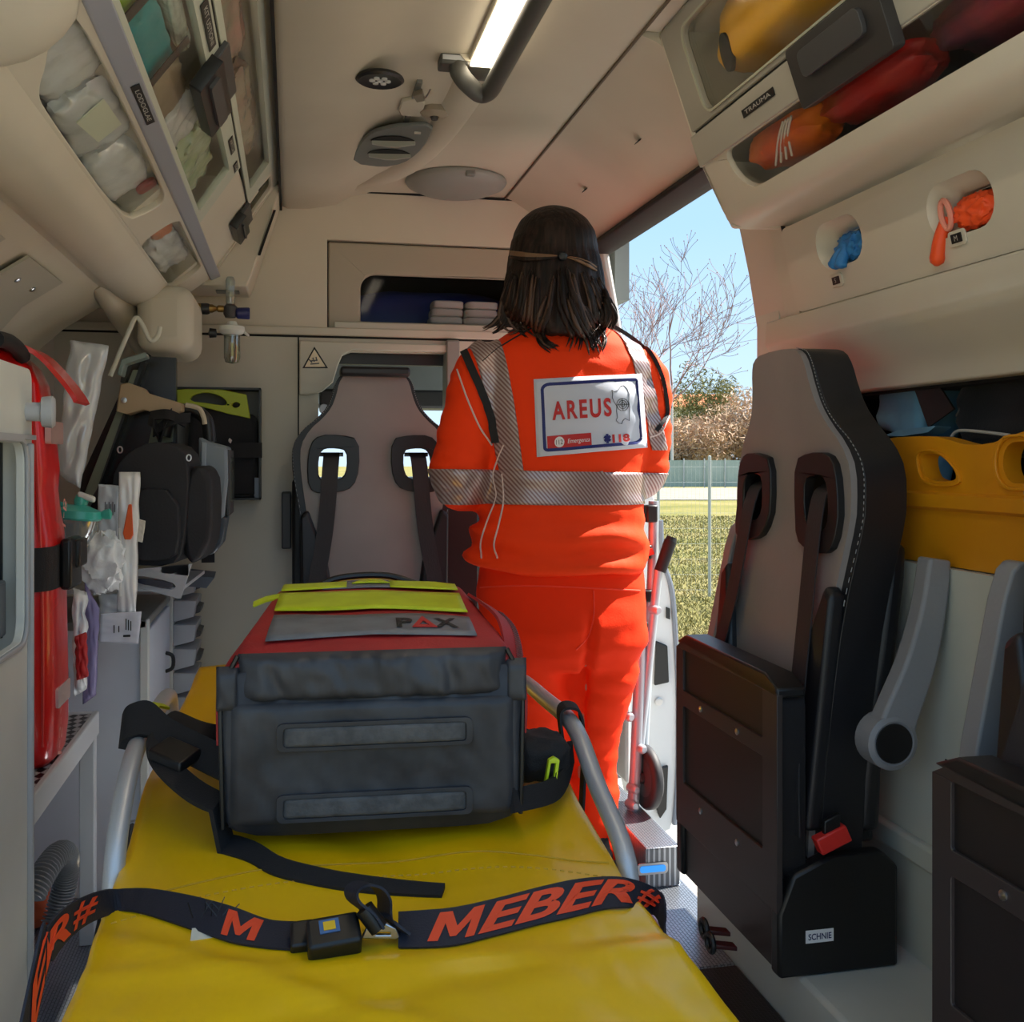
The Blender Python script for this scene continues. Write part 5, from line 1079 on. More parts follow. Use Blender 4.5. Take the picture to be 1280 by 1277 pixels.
# ------------------------------------------------------------------ shelf with chequer plate
SHX, SHZ = -0.40, 0.48
SH = thing('equipment_rack', 'white metal rack with black and white chequered shelf carrying the red bag', 'rack', (-0.52, 2.0, 0))
M_CHEQ = None
def cheq():
    m = bpy.data.materials.new('chequered_plate'); m.use_nodes = True; t = m.node_tree; p = t.nodes['Principled BSDF']
    co = t.nodes.new('ShaderNodeTexCoord'); mp = t.nodes.new('ShaderNodeMapping'); ck = t.nodes.new('ShaderNodeTexChecker')
    mp.inputs['Rotation'].default_value = (0, 0, 0.5); mp.inputs['Scale'].default_value = (1, 0.55, 1)
    ck.inputs['Scale'].default_value = 75; ck.inputs['Color1'].default_value = rgb((176, 176, 180)); ck.inputs['Color2'].default_value = rgb((28, 26, 30))
    t.links.new(co.outputs['Object'], mp.inputs[0]); t.links.new(mp.outputs[0], ck.inputs[0]); t.links.new(ck.outputs[0], p.inputs['Base Color'])
    p.inputs['Roughness'].default_value = 0.4; return m
M_CHEQ = cheq()
ysf = at(124, 891, X=SHX).y
MB().box((-0.66, 1.66, SHZ-0.006), (SHX-0.012, ysf-0.004, SHZ)).build('chequered_shelf', M_CHEQ, SH)
M_RACKW = mat('rack_white', (206, 210, 214), 0.4)
MB().box((SHX-0.012, 1.66, SHZ-0.045), (SHX, ysf, SHZ+0.004)).build('shelf_lip', M_RACKW, SH, bevel=0.003)
MB().box((-0.66, ysf-0.01, SHZ-0.045), (SHX-0.012, ysf, SHZ+0.004)).build('shelf_lip', M_RACKW, SH, bevel=0.003)
MB().box((SHX-0.035, ysf-0.03, 0.0), (SHX-0.004, ysf-0.002, SHZ-0.045)).build('post', M_RACKW, SH, bevel=0.003)
MB().box((SHX-0.035, 1.66, 0.0), (SHX-0.002, 1.70, SHZ+0.03)).build('post', M_RACKW, SH, bevel=0.003)
MB().box((-0.66, 1.66, 0.0), (-0.645, ysf+0.18, SHZ-0.01)).build('back_panel', mat('panel_bluegrey', (178, 190, 210), 0.5), SH)
# folded black frame below the post
TR = thing('metal_stand', 'thin dark metal folding frame leaning under the equipment rack', 'frame', (-0.33, 1.75, 0.0))
for (x, dx) in ((-0.345, 0), (-0.325, 0.012)):
    MB().tube([(x, ysf-0.05, 0.255), (x+dx, 1.62, 0.02)], 0.007, 8).build('bar', M_DGREY, TR)
MB().tube([(-0.35, ysf-0.05, 0.255), (-0.315, ysf-0.05, 0.255)], 0.009, 8).build('hinge', M_STEEL, TR)
MB().plate([[(1.35, 0.01), (1.95, 0.01), (1.95, 0.15), (1.55, 0.05)]], (0.006, 0, 0), fn=lambda y, z: (-0.30, y, z)).build('side_plate', M_BLACK, TR)
# corrugated hose coil and an orange pack under the rack
HS = []
c0 = at(60, 1125, X=-0.47)
n_ = 180; pth = []; rad = []
for i in range(n_):
    t_ = i/(n_-1); a = -0.5+t_*2.9
    pth.append(c0+Vector((0.03*sin(t_*3), cos(a)*0.12-0.06, sin(a)*0.115-0.01))); rad.append(0.021+0.0035*(1 if i % 4 < 2 else -1))
tag(MB().tube(pth, rad, 14).build('corrugated_hose', mat('hose_grey', (128, 130, 134), 0.3, coat=0.4), smooth=40), 'coiled grey corrugated suction hose under the equipment rack', 'hose')
tag(blob_geo(Vector((-0.55, at(52, 1150, X=-0.55).y-0.045, 0.047)), (0.05, 0.075, 0.05), 71, 0.3, 3, 10, 3).build('orange_pouch', mat('pouch_orange', (196, 84, 40), 0.5), smooth=60), 'small orange pouch behind the corrugated hose', 'pouch')
# ------------------------------------------------------------------ red bag
M_REDV = mat('red_vinyl', (226, 30, 28), 0.3, bump=(7, 0.5, 0.015), coat=0.25, var=(4, (210, 22, 24)))
RB = thing('red_bag', 'tall glossy red vinyl bag standing on the chequered shelf', 'bag', (-0.51, 1.98, SHZ))
rings = []
bx0, bx1, by0, by1 = -0.62, -0.404, 1.885, 2.065
for (z, k, lean) in ((SHZ+0.002, 0.90, 0), (SHZ+0.012, 0.97, 0), (SHZ+0.05, 1.0, 0), (0.60, 1.0, 0), (0.75, 0.99, -0.002), (0.88, 0.98, -0.004), (0.935, 0.94, -0.008), (0.96, 0.93, -0.01), (1.0, 0.97, -0.012), (1.08, 0.96, -0.018), (1.15, 0.93, -0.024), (1.18, 0.86, -0.03), (1.20, 0.72, -0.035), (1.21, 0.5, -0.04)):
    r = []
    for i in range(40):
        a = 2*pi*i/40; ca, sa = cos(a), sin(a); rr = (abs(ca)**5+abs(sa)**5)**(-0.2)
        w_ = 0.006*noise.noise(Vector((ca*2, sa*2, z*9)))
        r.append(Vector(((bx0+bx1)/2+lean+(ca*rr*k+w_*6*0.1)*(bx1-bx0)/2+w_*0.5, (by0+by1)/2+sa*rr*k*(by1-by0)/2, z)))
    rings.append(r)
MB().loft(rings).build('body', M_REDV, RB, smooth=180)
# top flap folding over to the right
fp_ = spline([(-0.55, 1.96, 1.214), (-0.47, 1.96, 1.215), (-0.435, 1.97, 1.20), (-0.405, 1.985, 1.165), (-0.385, 2.0, 1.135), (-0.378, 2.005, 1.12)], 6)
MB().ribbon(fp_, Vector((0, 1, 0)), 0.11, 0.004).build('flap', M_REDV, RB, smooth=60)
def clearstrip(z0, z1):
    MB().plate([rrect(by0+0.04, by1-0.04, z0, z1, 0.006, 3)], (0.010, 0, 0), fn=lambda y, z: (bx1-0.008-(0.012 if z > 0.95 else 0), y, z)).build('clear_pocket', mat('clear_tape', (222, 184, 178), 0.15, coat=0.8), RB)
clearstrip(at(78, 555, X=bx1).z, at(78, 527, X=bx1).z); clearstrip(at(82, 875, X=bx1).z, at(82, 850, X=bx1).z)
MB().tube(spline([Vector((bx1-0.018, by0+0.012, SHZ+0.04)), Vector((bx1-0.018, by0+0.012, 0.75)), Vector((bx1-0.024, by0+0.014, 0.92)), Vector((bx1-0.035, by0+0.02, 1.15))], 8), 0.003, 6).build('edge_seam', mat('red_seam', (214, 60, 56), 0.35), RB)
tx = MB()
text_on(tx, 'I-S-2', (bx1+0.0005, 1.96, at(85, 900, X=bx1).z), (0, 0.25, 0.97), (0, 0.97, -0.25), 0.03, 0.09, lift=0.001); tx.build('lettering', mat('red_bag_print', (226, 150, 140), 0.5), RB, smooth=0)
tx = MB()
text_on(tx, '1-B', (bx1-0.002, 2.0, at(85, 640, X=bx1).z), (0, 0.25, 0.97), (0, 0.97, -0.25), 0.028, 0.05, lift=0.001); tx.build('lettering', MATS['red_bag_print'], RB, smooth=0)
# black fixing strap round the bag
RS = thing('fixing_strap', 'wide black strap with buckle holding the red bag to the wall', 'strap', (-0.51, 1.97, 0.93))
zs0, zs1 = at(70, 737, X=bx1, ).z, at(70, 683, X=bx1).z
ringo = lambda k, z: [Vector(((bx0+bx1)/2-0.006+cos(2*pi*i/40)*(abs(cos(2*pi*i/40))**5+abs(sin(2*pi*i/40))**5)**(-0.2)*k*(bx1-bx0)/2, (by0+by1)/2+sin(2*pi*i/40)*(abs(cos(2*pi*i/40))**5+abs(sin(2*pi*i/40))**5)**(-0.2)*k*(by1-by0)/2, z)) for i in range(40)]
MB().loft([ringo(0.98, zs0), ringo(1.035, zs0), ringo(1.035, zs1), ringo(0.98, zs1)], cap=False, wrap=True).build('webbing', M_WEB, RS, smooth=50)
MB().box((bx1-0.002, 1.955, zs0-0.006), (bx1+0.018, 2.05, zs1+0.01)).build('buckle', M_BLACK, RS, bevel=0.006)
MB().box((bx1+0.012, 1.99, zs0+0.03), (bx1+0.026, 2.06, zs1+0.006)).build('buckle_clip', M_BLACK, RS, bevel=0.005)
# ------------------------------------------------------------------ drawer cabinet with clear bins
DX = -0.33; dzt = 0.643
DC = thing('drawer_cabinet', 'white base cabinet with grey top under the monitor', 'cabinet', (-0.49, 2.72, 0))
M_CABW = mat('cabinet_bluewhite', (216, 222, 232), 0.45, var=(5, 0.04))
MB().box((-0.66, 2.52, 0.0), (DX-0.016, 2.96, dzt-0.02)).build('carcass', M_CABW, DC, bevel=0.004)
MB().box((-0.67, 2.50, dzt-0.02), (DX, 2.97, dzt)).build('worktop', M_GREYPL, DC, bevel=0.003)
dr_ = MB().box((DX-0.015, 2.525, 0.03), (DX, 2.955, dzt-0.03)).build('door', M_CABW, DC, bevel=0.004)
MB().box((DX-0.016, 2.50, 0.0), (DX+0.004, 2.523, dzt)).build('corner_post', M_WHITE, DC, bevel=0.003)
MB().tube(spline([(DX, 2.86, 0.50), (DX+0.018, 2.86, 0.49), (DX+0.018, 2.86, 0.46), (DX, 2.86, 0.45)], 4), 0.005, 8).build('handle', M_BLACK, dr_)
CB = thing('bin_tower', 'stack of clear tilting bins in a white frame beside the base cabinet', 'bins', (-0.36, 3.08, 0))
MB().box((-0.66, 2.985, 0.0), (-0.325, 3.17, 0.70)).build('frame', M_WHITE, CB, bevel=0.003)
zb0 = 0.22
for k in range(7):
    z = zb0+k*0.068
    b_o = MB().plate([[(-0.325, z), (-0.268, z+0.014), (-0.262, z+0.058), (-0.325, z+0.062)]], (0, 0.175, 0), fn=lambda x, zz: (x, 2.99, zz)).build('clear_bin', glass('bin_clear', (226, 230, 236), 0.15, 0.1, 0.55, (216, 222, 230)), CB, bevel=0.003)
    MB().plate([[(-0.2675, z+0.018), (-0.255, z+0.022), (-0.252, z+0.036), (-0.2645, z+0.04)]], (0, 0.10, 0), fn=lambda x, zz: (x, 3.02, zz)).build('pull', M_DGREY, b_o)
# ------------------------------------------------------------------ monitor on its wall bracket
MN = thing('patient_monitor', 'grey patient monitor with black side bag on a wall bracket', 'monitor', (-0.40, 2.55, 0.80))
my0 = 2.42
def mq(px, py, Y=my0): return at(px, py, Y=Y)
# side bag : front face outline seen from the rear
po = [(152, 572), (175, 556), (200, 551), (228, 560), (236, 590), (233, 640), (228, 690), (215, 708), (160, 706), (142, 690), (138, 600)]
pts = [mq(*p) for p in smoothpoly(po, 1)]
MB().plate([pts], (0.02, 0.13, 0)).build('side_bag', mat('bag_nylon_black', (24, 24, 28), 0.65, bump=(200, 0.3), var=(8, (34, 34, 40))), MN, bevel=0.022, seg=4)
MB().plate([[mq(*p, Y=my0-0.02) for p in smoothpoly([(165, 610), (222, 612), (224, 690), (205, 702), (165, 700), (158, 650)], 1)]], (0.004, 0.03, 0)).build('front_pocket', MATS['bag_nylon_black'], MN, bevel=0.012, seg=3)
po2 = [(236, 580), (262, 584), (266, 640), (260, 690), (232, 712), (226, 640)]
MB().plate([[mq(*p, Y=my0+0.02) for p in smoothpoly(po2, 1)]], (0.015, 0.13, 0)).build('end_pouch', MATS['bag_nylon_black'], MN, bevel=0.012, seg=3)
YM = 2.62
mpx = [(248, 545), (262, 552), (284, 558), (285, 600), (280, 650), (262, 660), (250, 640)]
M_MONG = mat('monitor_grey', (128, 138, 148), 0.4)
mo = MB().plate([[at(p[0], p[1], Y=YM) for p in mpx]], (0.0, 0.20, 0)).build('housing', M_MONG, MN, bevel=0.008)
xs = at(284, 600, Y=YM).x
MB().box((xs-0.004, YM+0.015, at(284, 645, Y=YM).z), (xs+0.006, YM+0.185, at(284, 562, Y=YM).z)).build('screen_bezel', M_DGREY, MN, bevel=0.003)
MB().box((xs+0.005, YM+0.03, at(284, 628, Y=YM).z), (xs+0.0085, YM+0.17, at(284, 572, Y=YM).z)).build('screen', mat('screen_dark', (40, 40, 36), 0.2), MN)
MB().plate([[at(p[0], p[1], Y=YM-0.01) for p in ((252, 552), (258, 553), (256, 648), (250, 640))]], (0, 0.01, 0)).build('side_rib', mat('monitor_rib', (150, 160, 170), 0.4), MN, bevel=0.002)
MB().plate([[at(p[0], p[1], Y=YM) for p in ((256, 650), (284, 645), (278, 680), (268, 692), (250, 696), (252, 670))]], (0, 0.12, 0)).build('printer_drawer', mat('monitor_dark', (66, 74, 84), 0.4), MN, bevel=0.006)
YH = YM+0.044
hd = spline([at(205, 545, Y=YH), at(215, 520, Y=YH), at(238, 512, Y=YH), at(258, 525, Y=YH), at(262, 552, Y=YH)], 6)
MB().tube(hd, 0.016, 10).build('handle', M_BLACK, MN)
for (a, b, c_, d_) in ((188, 520, 232, 528), (192, 540, 238, 522), (200, 550, 214, 516), (186, 525, 200, 548)):
    MB().ribbon(spline([at(a, b, Y=YM-0.05), at((a+c_)/2, (b+d_)/2-6, Y=YM-0.07), at(c_, d_, Y=YM-0.05)], 5), Vector((0, 0.5, 0.8)), 0.028, 0.002).build('carry_strap', M_WEB, MN)
for (a, b) in ((150, 562), (236, 572)):
    cq = at(a, b, Y=my0-0.01); ring_ = [cq+Vector((0.005*cos(k*pi/6), 0.0, 0.007*sin(k*pi/6))) for k in range(12)]
    MB().tube(ring_, 0.0018, 6, closed=True).build('d_ring', M_STEEL, MN)
MB().box(tuple(at(262, 703, Y=2.7)+Vector((-0.02, 0, 0))), tuple(at(262, 703, Y=2.7)+Vector((0.012, 0.006, 0.06)))).build('hanging_strap', M_WEB, MN)
BRK = thing('monitor_bracket', 'beige metal wall arm above the black monitor bag', 'bracket', at(165, 495, Y=2.66))
M_TAN = mat('arm_tan', (176, 150, 116), 0.45)
ar = [at(p[0], p[1], Y=2.60) for p in ((150, 480), (160, 478), (180, 485), (184, 491), (228, 504), (228, 514), (205, 520), (180, 512), (160, 518), (145, 514))]
MB().plate([ar], (0, 0.05, 0)).build('arm', M_TAN, BRK, bevel=0.003)
cq = at(155, 500, Y=2.598); MB().lathe([(0.007, 0), (0.007, 0.003), (0, 0.004)], cq, (0, -1, 0), 12).build('bolt', M_STEEL, BRK)
MB().tube(spline([at(232, 506, Y=2.60), at(248, 510, Y=2.60), at(254, 520, Y=2.60), at(256, 530, Y=2.60)], 5), 0.006, 8).build('cream_tube', mat('tube_cream', (196, 184, 160), 0.4), BRK)
TRY = thing('monitor_tray', 'light grey slotted tray under the black monitor bag', 'tray', at(200, 725, Y=2.45))
ta, tb = at(168, 722, Y=2.40), at(228, 745, Y=2.40)
MB().plate([[at(p[0], p[1], Y=2.40) for p in ((164, 712), (236, 720), (236, 705), (240, 705), (226, 748), (222, 748), (164, 732))], [at(p[0], p[1], Y=2.40) for p in smoothpoly([(168, 718), (215, 727), (221, 734), (212, 737), (168, 727)], 1)]], (0, 0.012, 0)).build('front_lip', M_LGREY, TRY, bevel=0.002)
MB().plate([[(-0.60, 2.405), (tb.x, 2.405), (tb.x+0.02, 2.75), (-0.60, 2.75)]], (0, 0, 0.008), fn=lambda x, y: (x, y, tb.z+0.012)).build('tray_floor', M_LGREY, TRY)
MB().plate([[at(p[0], p[1], Y=2.39) for p in smoothpoly([(170, 722), (214, 728), (217, 733), (208, 735), (170, 729)], 1)]], (0, 0.01, 0)).build('dark_insert', mat('insert_navy', (30, 34, 56), 0.3), TRY)
MB().plate([[at(p[0], p[1], Y=2.80) for p in ((232, 718), (268, 722), (258, 735), (228, 732))]], (0, 0.06, 0.01)).build('grey_flap', mat('flap_slate', (84, 92, 104), 0.4), TRY)
# ------------------------------------------------------------------ defibrillator mount on the bulkhead
AE = thing('wall_mount', 'black framed wall mount on the bulkhead holding a bag with lime green handle board', 'wall mount', at(260, 550, Y=YB))
fx0, fx1, fz0, fz1 = at(187, 550, Y=YB).x, at(327, 550, Y=YB).x, at(300, 623, Y=YB).z, at(300, 487, Y=YB).z
MB().plate([rrect(fx0, fx1, fz0, fz1, 0.012, 3)], (0, -0.008, 0), fn=lambda x, z: (x, YB, z)).build('back_plate', mat('plate_grey', (126, 124, 120), 0.5), AE)
for (a, b, c_, d_) in ((fx0, fz1-0.006, fx1, fz1), (fx0, fz0, fx1, fz0+0.006), (fx1-0.005, fz0, fx1, fz1), (fx0, fz0, fx0+0.005, fz1)):
    MB().box((a, YB-0.10, b), (c_, YB-0.006, d_)).build('frame_edge', M_BLACK, AE)
bgz = [at(p[0], p[1], Y=YB-0.085) for p in ((236, 512), (280, 507), (322, 520), (324, 565), (322, 618), (250, 620), (232, 600))]
MB().plate([bgz], (0, 0.07, 0)).build('black_bag', M_BLKFAB, AE, bevel=0.015, seg=3)
gpl = [at(p[0], p[1], Y=YB-0.095) for p in ((210, 488), (235, 485), (275, 486), (308, 493), (313, 523), (285, 517), (252, 508), (206, 500))]
ghl = [at(p[0], p[1], Y=YB-0.095) for p in smoothpoly([(236, 501), (242, 493), (258, 490), (275, 494), (284, 502), (282, 507), (262, 504)], 1)]
ghl2 = [at(295+5*cos(k*pi/5), 506+3.5*sin(k*pi/5), Y=YB-0.095) for k in range(10)]
MB().plate([gpl, ghl, ghl2], (0, 0.02, 0)).build('green_handle_board', mat('lime_plastic', (172, 190, 40), 0.45), AE, bevel=0.003)
MB().box((at(285, 560, Y=YB-0.1).x, YB-0.108, at(285, 572, Y=YB-0.1).z), (fx1+0.004, YB-0.085, at(285, 553, Y=YB-0.1).z)).build('retaining_strap', M_WEB, AE)
MB().box((at(318, 590, Y=YB-0.1).x, YB-0.09, fz0+0.006), (fx1-0.005, YB-0.06, at(318, 597, Y=YB-0.1).z)).build('grey_label', mat('lab_blueg', (110, 122, 140), 0.4), AE)
cq = at(286, 551, Y=YB-0.11); MB().lathe([(0.004, 0), (0.008, 0.004), (0.0, 0.010)], cq, (1, -0.3, 0.2), 10).build('white_clip', M_WHITE, AE)
# ------------------------------------------------------------------ oxygen flowmeter
OY = 2.972
FM = thing('oxygen_flowmeter', 'oxygen flowmeter with blue knob and clear bottle under the soffit box', 'flowmeter', at(288, 400, Y=OY))
def fl_(px, py): return at(px, py, Y=OY)
a, b = fl_(288, 353), fl_(288, 385); sc_ = 0.00235
MB().lathe([(0.010, 0), (0.0125, 0.004), (0.0125, 0.06), (0.013, 0.075), (0.009, 0.085)], fl_(288, 384), (0, 0, 1), 18).build('flow_tube', glass('flow_clear', (225, 232, 228), 0.15, 0.05, 0.25), FM)
MB().lathe([(0.0, -0.018), (0.014, -0.018), (0.019, -0.008), (0.019, 0.012), (0.012, 0.020), (0.0, 0.020)], fl_(288, 389), (0, 0, 1), 18).build('valve_body', M_DGREY, FM)
MB().lathe([(0.0, 0.012), (0.010, 0.014), (0.016, 0.020), (0.017, 0.050), (0.015, 0.053), (0.0, 0.053)], fl_(288, 391), (1, 0, 0), 14).build('knob', mat('knob_blue', (30, 36, 96), 0.4), FM)
MB().lathe([(0.006, 0.0), (0.010, 0.006), (0.010, 0.02), (0.006, 0.024), (0.009, 0.03), (0.012, 0.036), (0.012, 0.055), (0.014, 0.06), (0.014, 0.08)], fl_(282, 386), (-1, 0, 0), 14).build('brass_connector', mat('brass', (150, 122, 70), 0.35, 0.9), FM)
MB().lathe([(0.014, 0.0), (0.016, 0.006), (0.016, 0.022), (0.0, 0.022)], fl_(262, 386), (-1, 0, 0), 14).build('wall_outlet', M_BLACK, FM)
MB().lathe([(0.0, 0.014), (0.012, 0.014), (0.016, 0.004), (0.034, 0.0), (0.036, -0.012), (0.030, -0.020), (0.022, -0.024)], fl_(290, 408), (0, 0, 1), 22).build('bottle_cap', M_WHITE, FM)
MB().tube([fl_(296, 412), fl_(304, 414), fl_(311, 420)], 0.004, 8).build('outlet_spout', M_WHITE, FM)
MB().lathe([(0.022, 0.0), (0.022, -0.065), (0.018, -0.078), (0.0, -0.082)], fl_(290, 418), (0, 0, 1), 20).build('clear_bottle', glass('bottle_clear', (205, 208, 200), 0.2, 0.05, 0.2, (150, 148, 136)), FM)
MB().tube([fl_(289, 420), fl_(289, 446)], 0.003, 6).build('dip_tube', M_GREYPL, FM)
cq = fl_(262, 416); MB().lathe([(0.0, -0.004), (0.014, 0.0), (0.012, 0.018), (0.0, 0.02)], cq, (1, 0, 0), 14).build('blanking_plug', M_BLACK, FM)
# white wire loop hanging from the locker
wl = [at(p[0], p[1], Y=2.55) for p in ((138, 470), (150, 440), (162, 412), (170, 397), (178, 406), (188, 425), (197, 420), (200, 408))]
tag(MB().tube(spline(wl, 7), 0.0055, 8).build('white_cable', mat('cable_white', (202, 200, 186), 0.5), smooth=70), 'white plastic cable looping under the side locker', 'cable')
# ------------------------------------------------------------------ wall behind: slanted rails, black panel, plastic packets
PNL = thing('side_window', 'slanted dark side window with grey metal rails behind the monitor bag', 'window', (-0.62, 2.4, 0.9))
yw = 2.62
def pw(px, py, Y=2.705): return at(px, py, Y=Y)
MB().plate([[pw(*p) for p in ((168, 452), (182, 445), (220, 447), (220, 560), (100, 660), (100, 600))]], (0, 0.03, 0)).build('dark_pane', mat('pane_black', (24, 25, 28), 0.25), PNL)
MB().plate([[pw(*p, Y=2.652) for p in ((166, 462), (174, 462), (122, 612), (104, 640), (96, 640))]], (0, 0.054, 0)).build('rail', mat('rail_green', (118, 124, 106), 0.4), PNL, bevel=0.002)
MB().plate([[pw(*p, Y=2.652) for p in ((176, 452), (181, 452), (118, 626), (113, 626))]], (0, 0.054, 0)).build('rail', M_BLACK, PNL)
MB().plate([[pw(*p, Y=2.685) for p in ((196, 505), (218, 500), (215, 552), (185, 556))]], (0, 0.021, 0)).build('glass_patch', mat('patch_green', (96, 106, 84), 0.3), PNL)
hk = MB().plate([[pw(*p, Y=2.55) for p in ((146, 468), (152, 448), (182, 440), (184, 446), (156, 455), (152, 470))]], (0, 0.05, 0)).build('curved_frame', mat('frame_greenish', (122, 136, 132), 0.4), PNL, bevel=0.003)
M_POLY = glass('poly_bag', (246, 248, 250), 0.2, 0.12, 0.5, (232, 236, 238))
def packet(name, label, pxs, Y, m, cat='packet', group='packets hanging beside the red bag', th=0.012, seed=1, rel=0.006):
    """soft flat packet: outline on plane Y, puffed grid"""
    P = [at(p[0], p[1], Y=Y) for p in pxs]     # four corners: top left, top right, bottom right, bottom left
    def f(u, v):
        a = P[0]*(1-u)+P[1]*u; b_ = P[3]*(1-u)+P[2]*u; q = a*(1-v)+b_*v
        e = (max(0, 1-(2*u-1)**4)*max(0, 1-(2*v-1)**4))**0.5
        return q+Vector((0.35*rel*noise.noise(Vector((u*3, v*7, seed+9))), -th*e+rel*noise.noise(Vector((u*4+seed, v*6, seed))), 0))
    o = MB().grid(f, 14, 22).build(name, m, smooth=180, solid=0.002)
    return tag(o, label, cat, group)
YP = 2.32
packet('plastic_packet', 'long translucent plastic bag hanging above the red bag from the cornice', [(88, 425), (136, 432), (100, 610), (70, 590)], 2.30, M_POLY, th=0.02, seed=2, rel=0.012)
ct = packet('catheter_packet', 'long clear sterile packet with an orange catheter tip in front of the monitor bag', [(149, 590), (175, 590), (170, 768), (147, 768)], YP, mat('packet_film', (236, 238, 236), 0.2, coat=0.6, bump=(20, 0.5, 0.005)), th=0.012, seed=3)
tp = [at(p[0], p[1], Y=YP-0.016) for p in ((161, 630), (165, 630), (167, 668), (164, 674), (156, 674), (154, 666))]
MB().plate([tp], (0, -0.006, 0)).build('orange_tip', mat('tip_orange', (226, 92, 30), 0.35), ct, bevel=0.002)
MB().tube([at(150, 660, Y=YP-0.016), at(150, 745, Y=YP-0.016)], 0.003, 6).build('catheter_tube', M_WHITE, ct)
pk = packet('paper_packet', 'grey printed paper packet beside the orange tipped catheter packet', [(123, 605), (149, 607), (148, 700), (122, 690)], YP+0.02, mat('packet_grey', (206, 212, 216), 0.5), th=0.006, seed=4)
for k in range(6): MB().box(tuple(at(131+k*2.4, 648-(k % 3)*4, Y=YP+0.008)), tuple(at(132+k*2.4, 627+(k % 2)*3, Y=YP+0.008)+Vector((0, -0.001, 0)))).build('print_line', M_DGREY, pk)
packet('price_tag', 'small cream card tag behind the catheter packet', [(172, 648), (182, 651), (178, 678), (168, 675)], YP-0.002, mat('card_cream', (206, 204, 190), 0.6), cat='tag', th=0.001, seed=5, rel=0.001)
M_CRUMP = mat('crumpled_film', (236, 240, 240), 0.3, coat=0.4, bump=(24, 0.6, 0.008))
tag(blob_geo(at(128, 702, Y=YP-0.03), (0.048, 0.03, 0.075), 81, 1.0, 3.5, 16, 2.5).build('crumpled_wrapper', M_CRUMP, smooth=50), 'crumpled white plastic wrapper hanging below the green mask', 'wrapper', 'packets hanging beside the red bag')
packet('plastic_packet', 'cloudy plastic sleeve reaching down behind the paper notice', [(124, 740), (170, 745), (168, 800), (122, 800)], YP+0.01, M_POLY, th=0.008, seed=6)
nt_ = packet('paper_notice', 'white paper notice with barcode at the cabinet edge', [(126, 767), (177, 764), (173, 804), (124, 802)], 2.295, mat('notice_paper', (226, 230, 238), 0.6), cat='paper', th=0.002, seed=7, rel=0.002)
for k, (a, b, hgt) in enumerate(((142, 786, 10), (148, 786, 8), (157, 780, 14), (160, 781, 13), (163, 782, 12))):
    MB().box(tuple(at(a, b+hgt/2, Y=2.288)), tuple(at(a+1.2, b-hgt/2, Y=2.288)+Vector((0, -0.001, 0)))).build('print_line', M_INK, nt_)
MB().box(tuple(at(154, 796, Y=2.288)), tuple(at(163, 793, Y=2.288)+Vector((0, -0.001, 0)))).build('print_line', M_INK, nt_)
packet('lilac_sleeve', 'lilac plastic sleeve standing between red bag and base cabinet', [(106, 728), (124, 760), (120, 868), (104, 880)], 2.28, mat('lilac_plastic', (140, 132, 176), 0.35), cat='sleeve', th=0.012, seed=8)
packet('plastic_packet', 'clear crinkled bag wedged behind the black strap buckle', [(92, 735), (108, 740), (108, 860), (94, 870)], 2.2, M_CRUMP, th=0.02, seed=9, rel=0.015)
packet('red_black_pouch', 'small red and black pouch tucked beside the lilac sleeve', [(94, 795), (108, 790), (110, 845), (96, 850)], 2.16, mat('pouch_red', (190, 40, 40), 0.5), cat='pouch', th=0.006, seed=10)
OM = thing('oxygen_mask', 'teal oxygen humidifier cap with clear cup beside the red bag', 'mask', at(100, 645, Y=2.16))
M_TEALG = mat('mask_teal', (60, 176, 160), 0.35, coat=0.3)
cq = at(98, 640, Y=2.16)
MB().lathe([(0.0, 0.014), (0.018, 0.014), (0.026, 0.010), (0.044, 0.004), (0.046, -0.010), (0.042, -0.014)], cq, (0.1, 0, 1), 24).build('cap', M_TEALG, OM, smooth=50)
MB().lathe([(0.041, -0.012), (0.038, -0.035), (0.026, -0.06), (0.022, -0.07)], cq, (0.1, 0, 1), 24).build('clear_cup', glass('cup_clear', (214, 226, 228), 0.2, 0.08, 0.25), OM, smooth=50)
MB().lathe([(0.0, 0.0), (0.012, 0.0), (0.014, 0.012), (0.010, 0.022), (0.0, 0.024)], cq+Vector((0.004, 0, 0.012)), (0.1, 0, 1), 16).build('port', M_TEALG, OM)
MB().obox(cq+Vector((0.016, -0.004, 0.030)), (0.016, 0, -0.006), (0, 0.008, 0), (0.001, 0, 0.006)).build('white_plug', M_WHITE, OM, bevel=0.004)
MB().lathe([(0.006, 0.0), (0.010, 0.008), (0.011, 0.018), (0.0, 0.022)], cq+Vector((0.042, 0, -0.006)), (1, 0, 0.1), 12).build('side_port', M_TEALG, OM)

MB().tube(spline([cq+Vector((-0.02, 0.01, 0.01)), cq+Vector((-0.08, 0.03, 0.02)), Vector((-0.675, cq.y+0.04, cq.z+0.02))], 5), 0.006, 8).build('wall_stem', M_TEALG, OM)
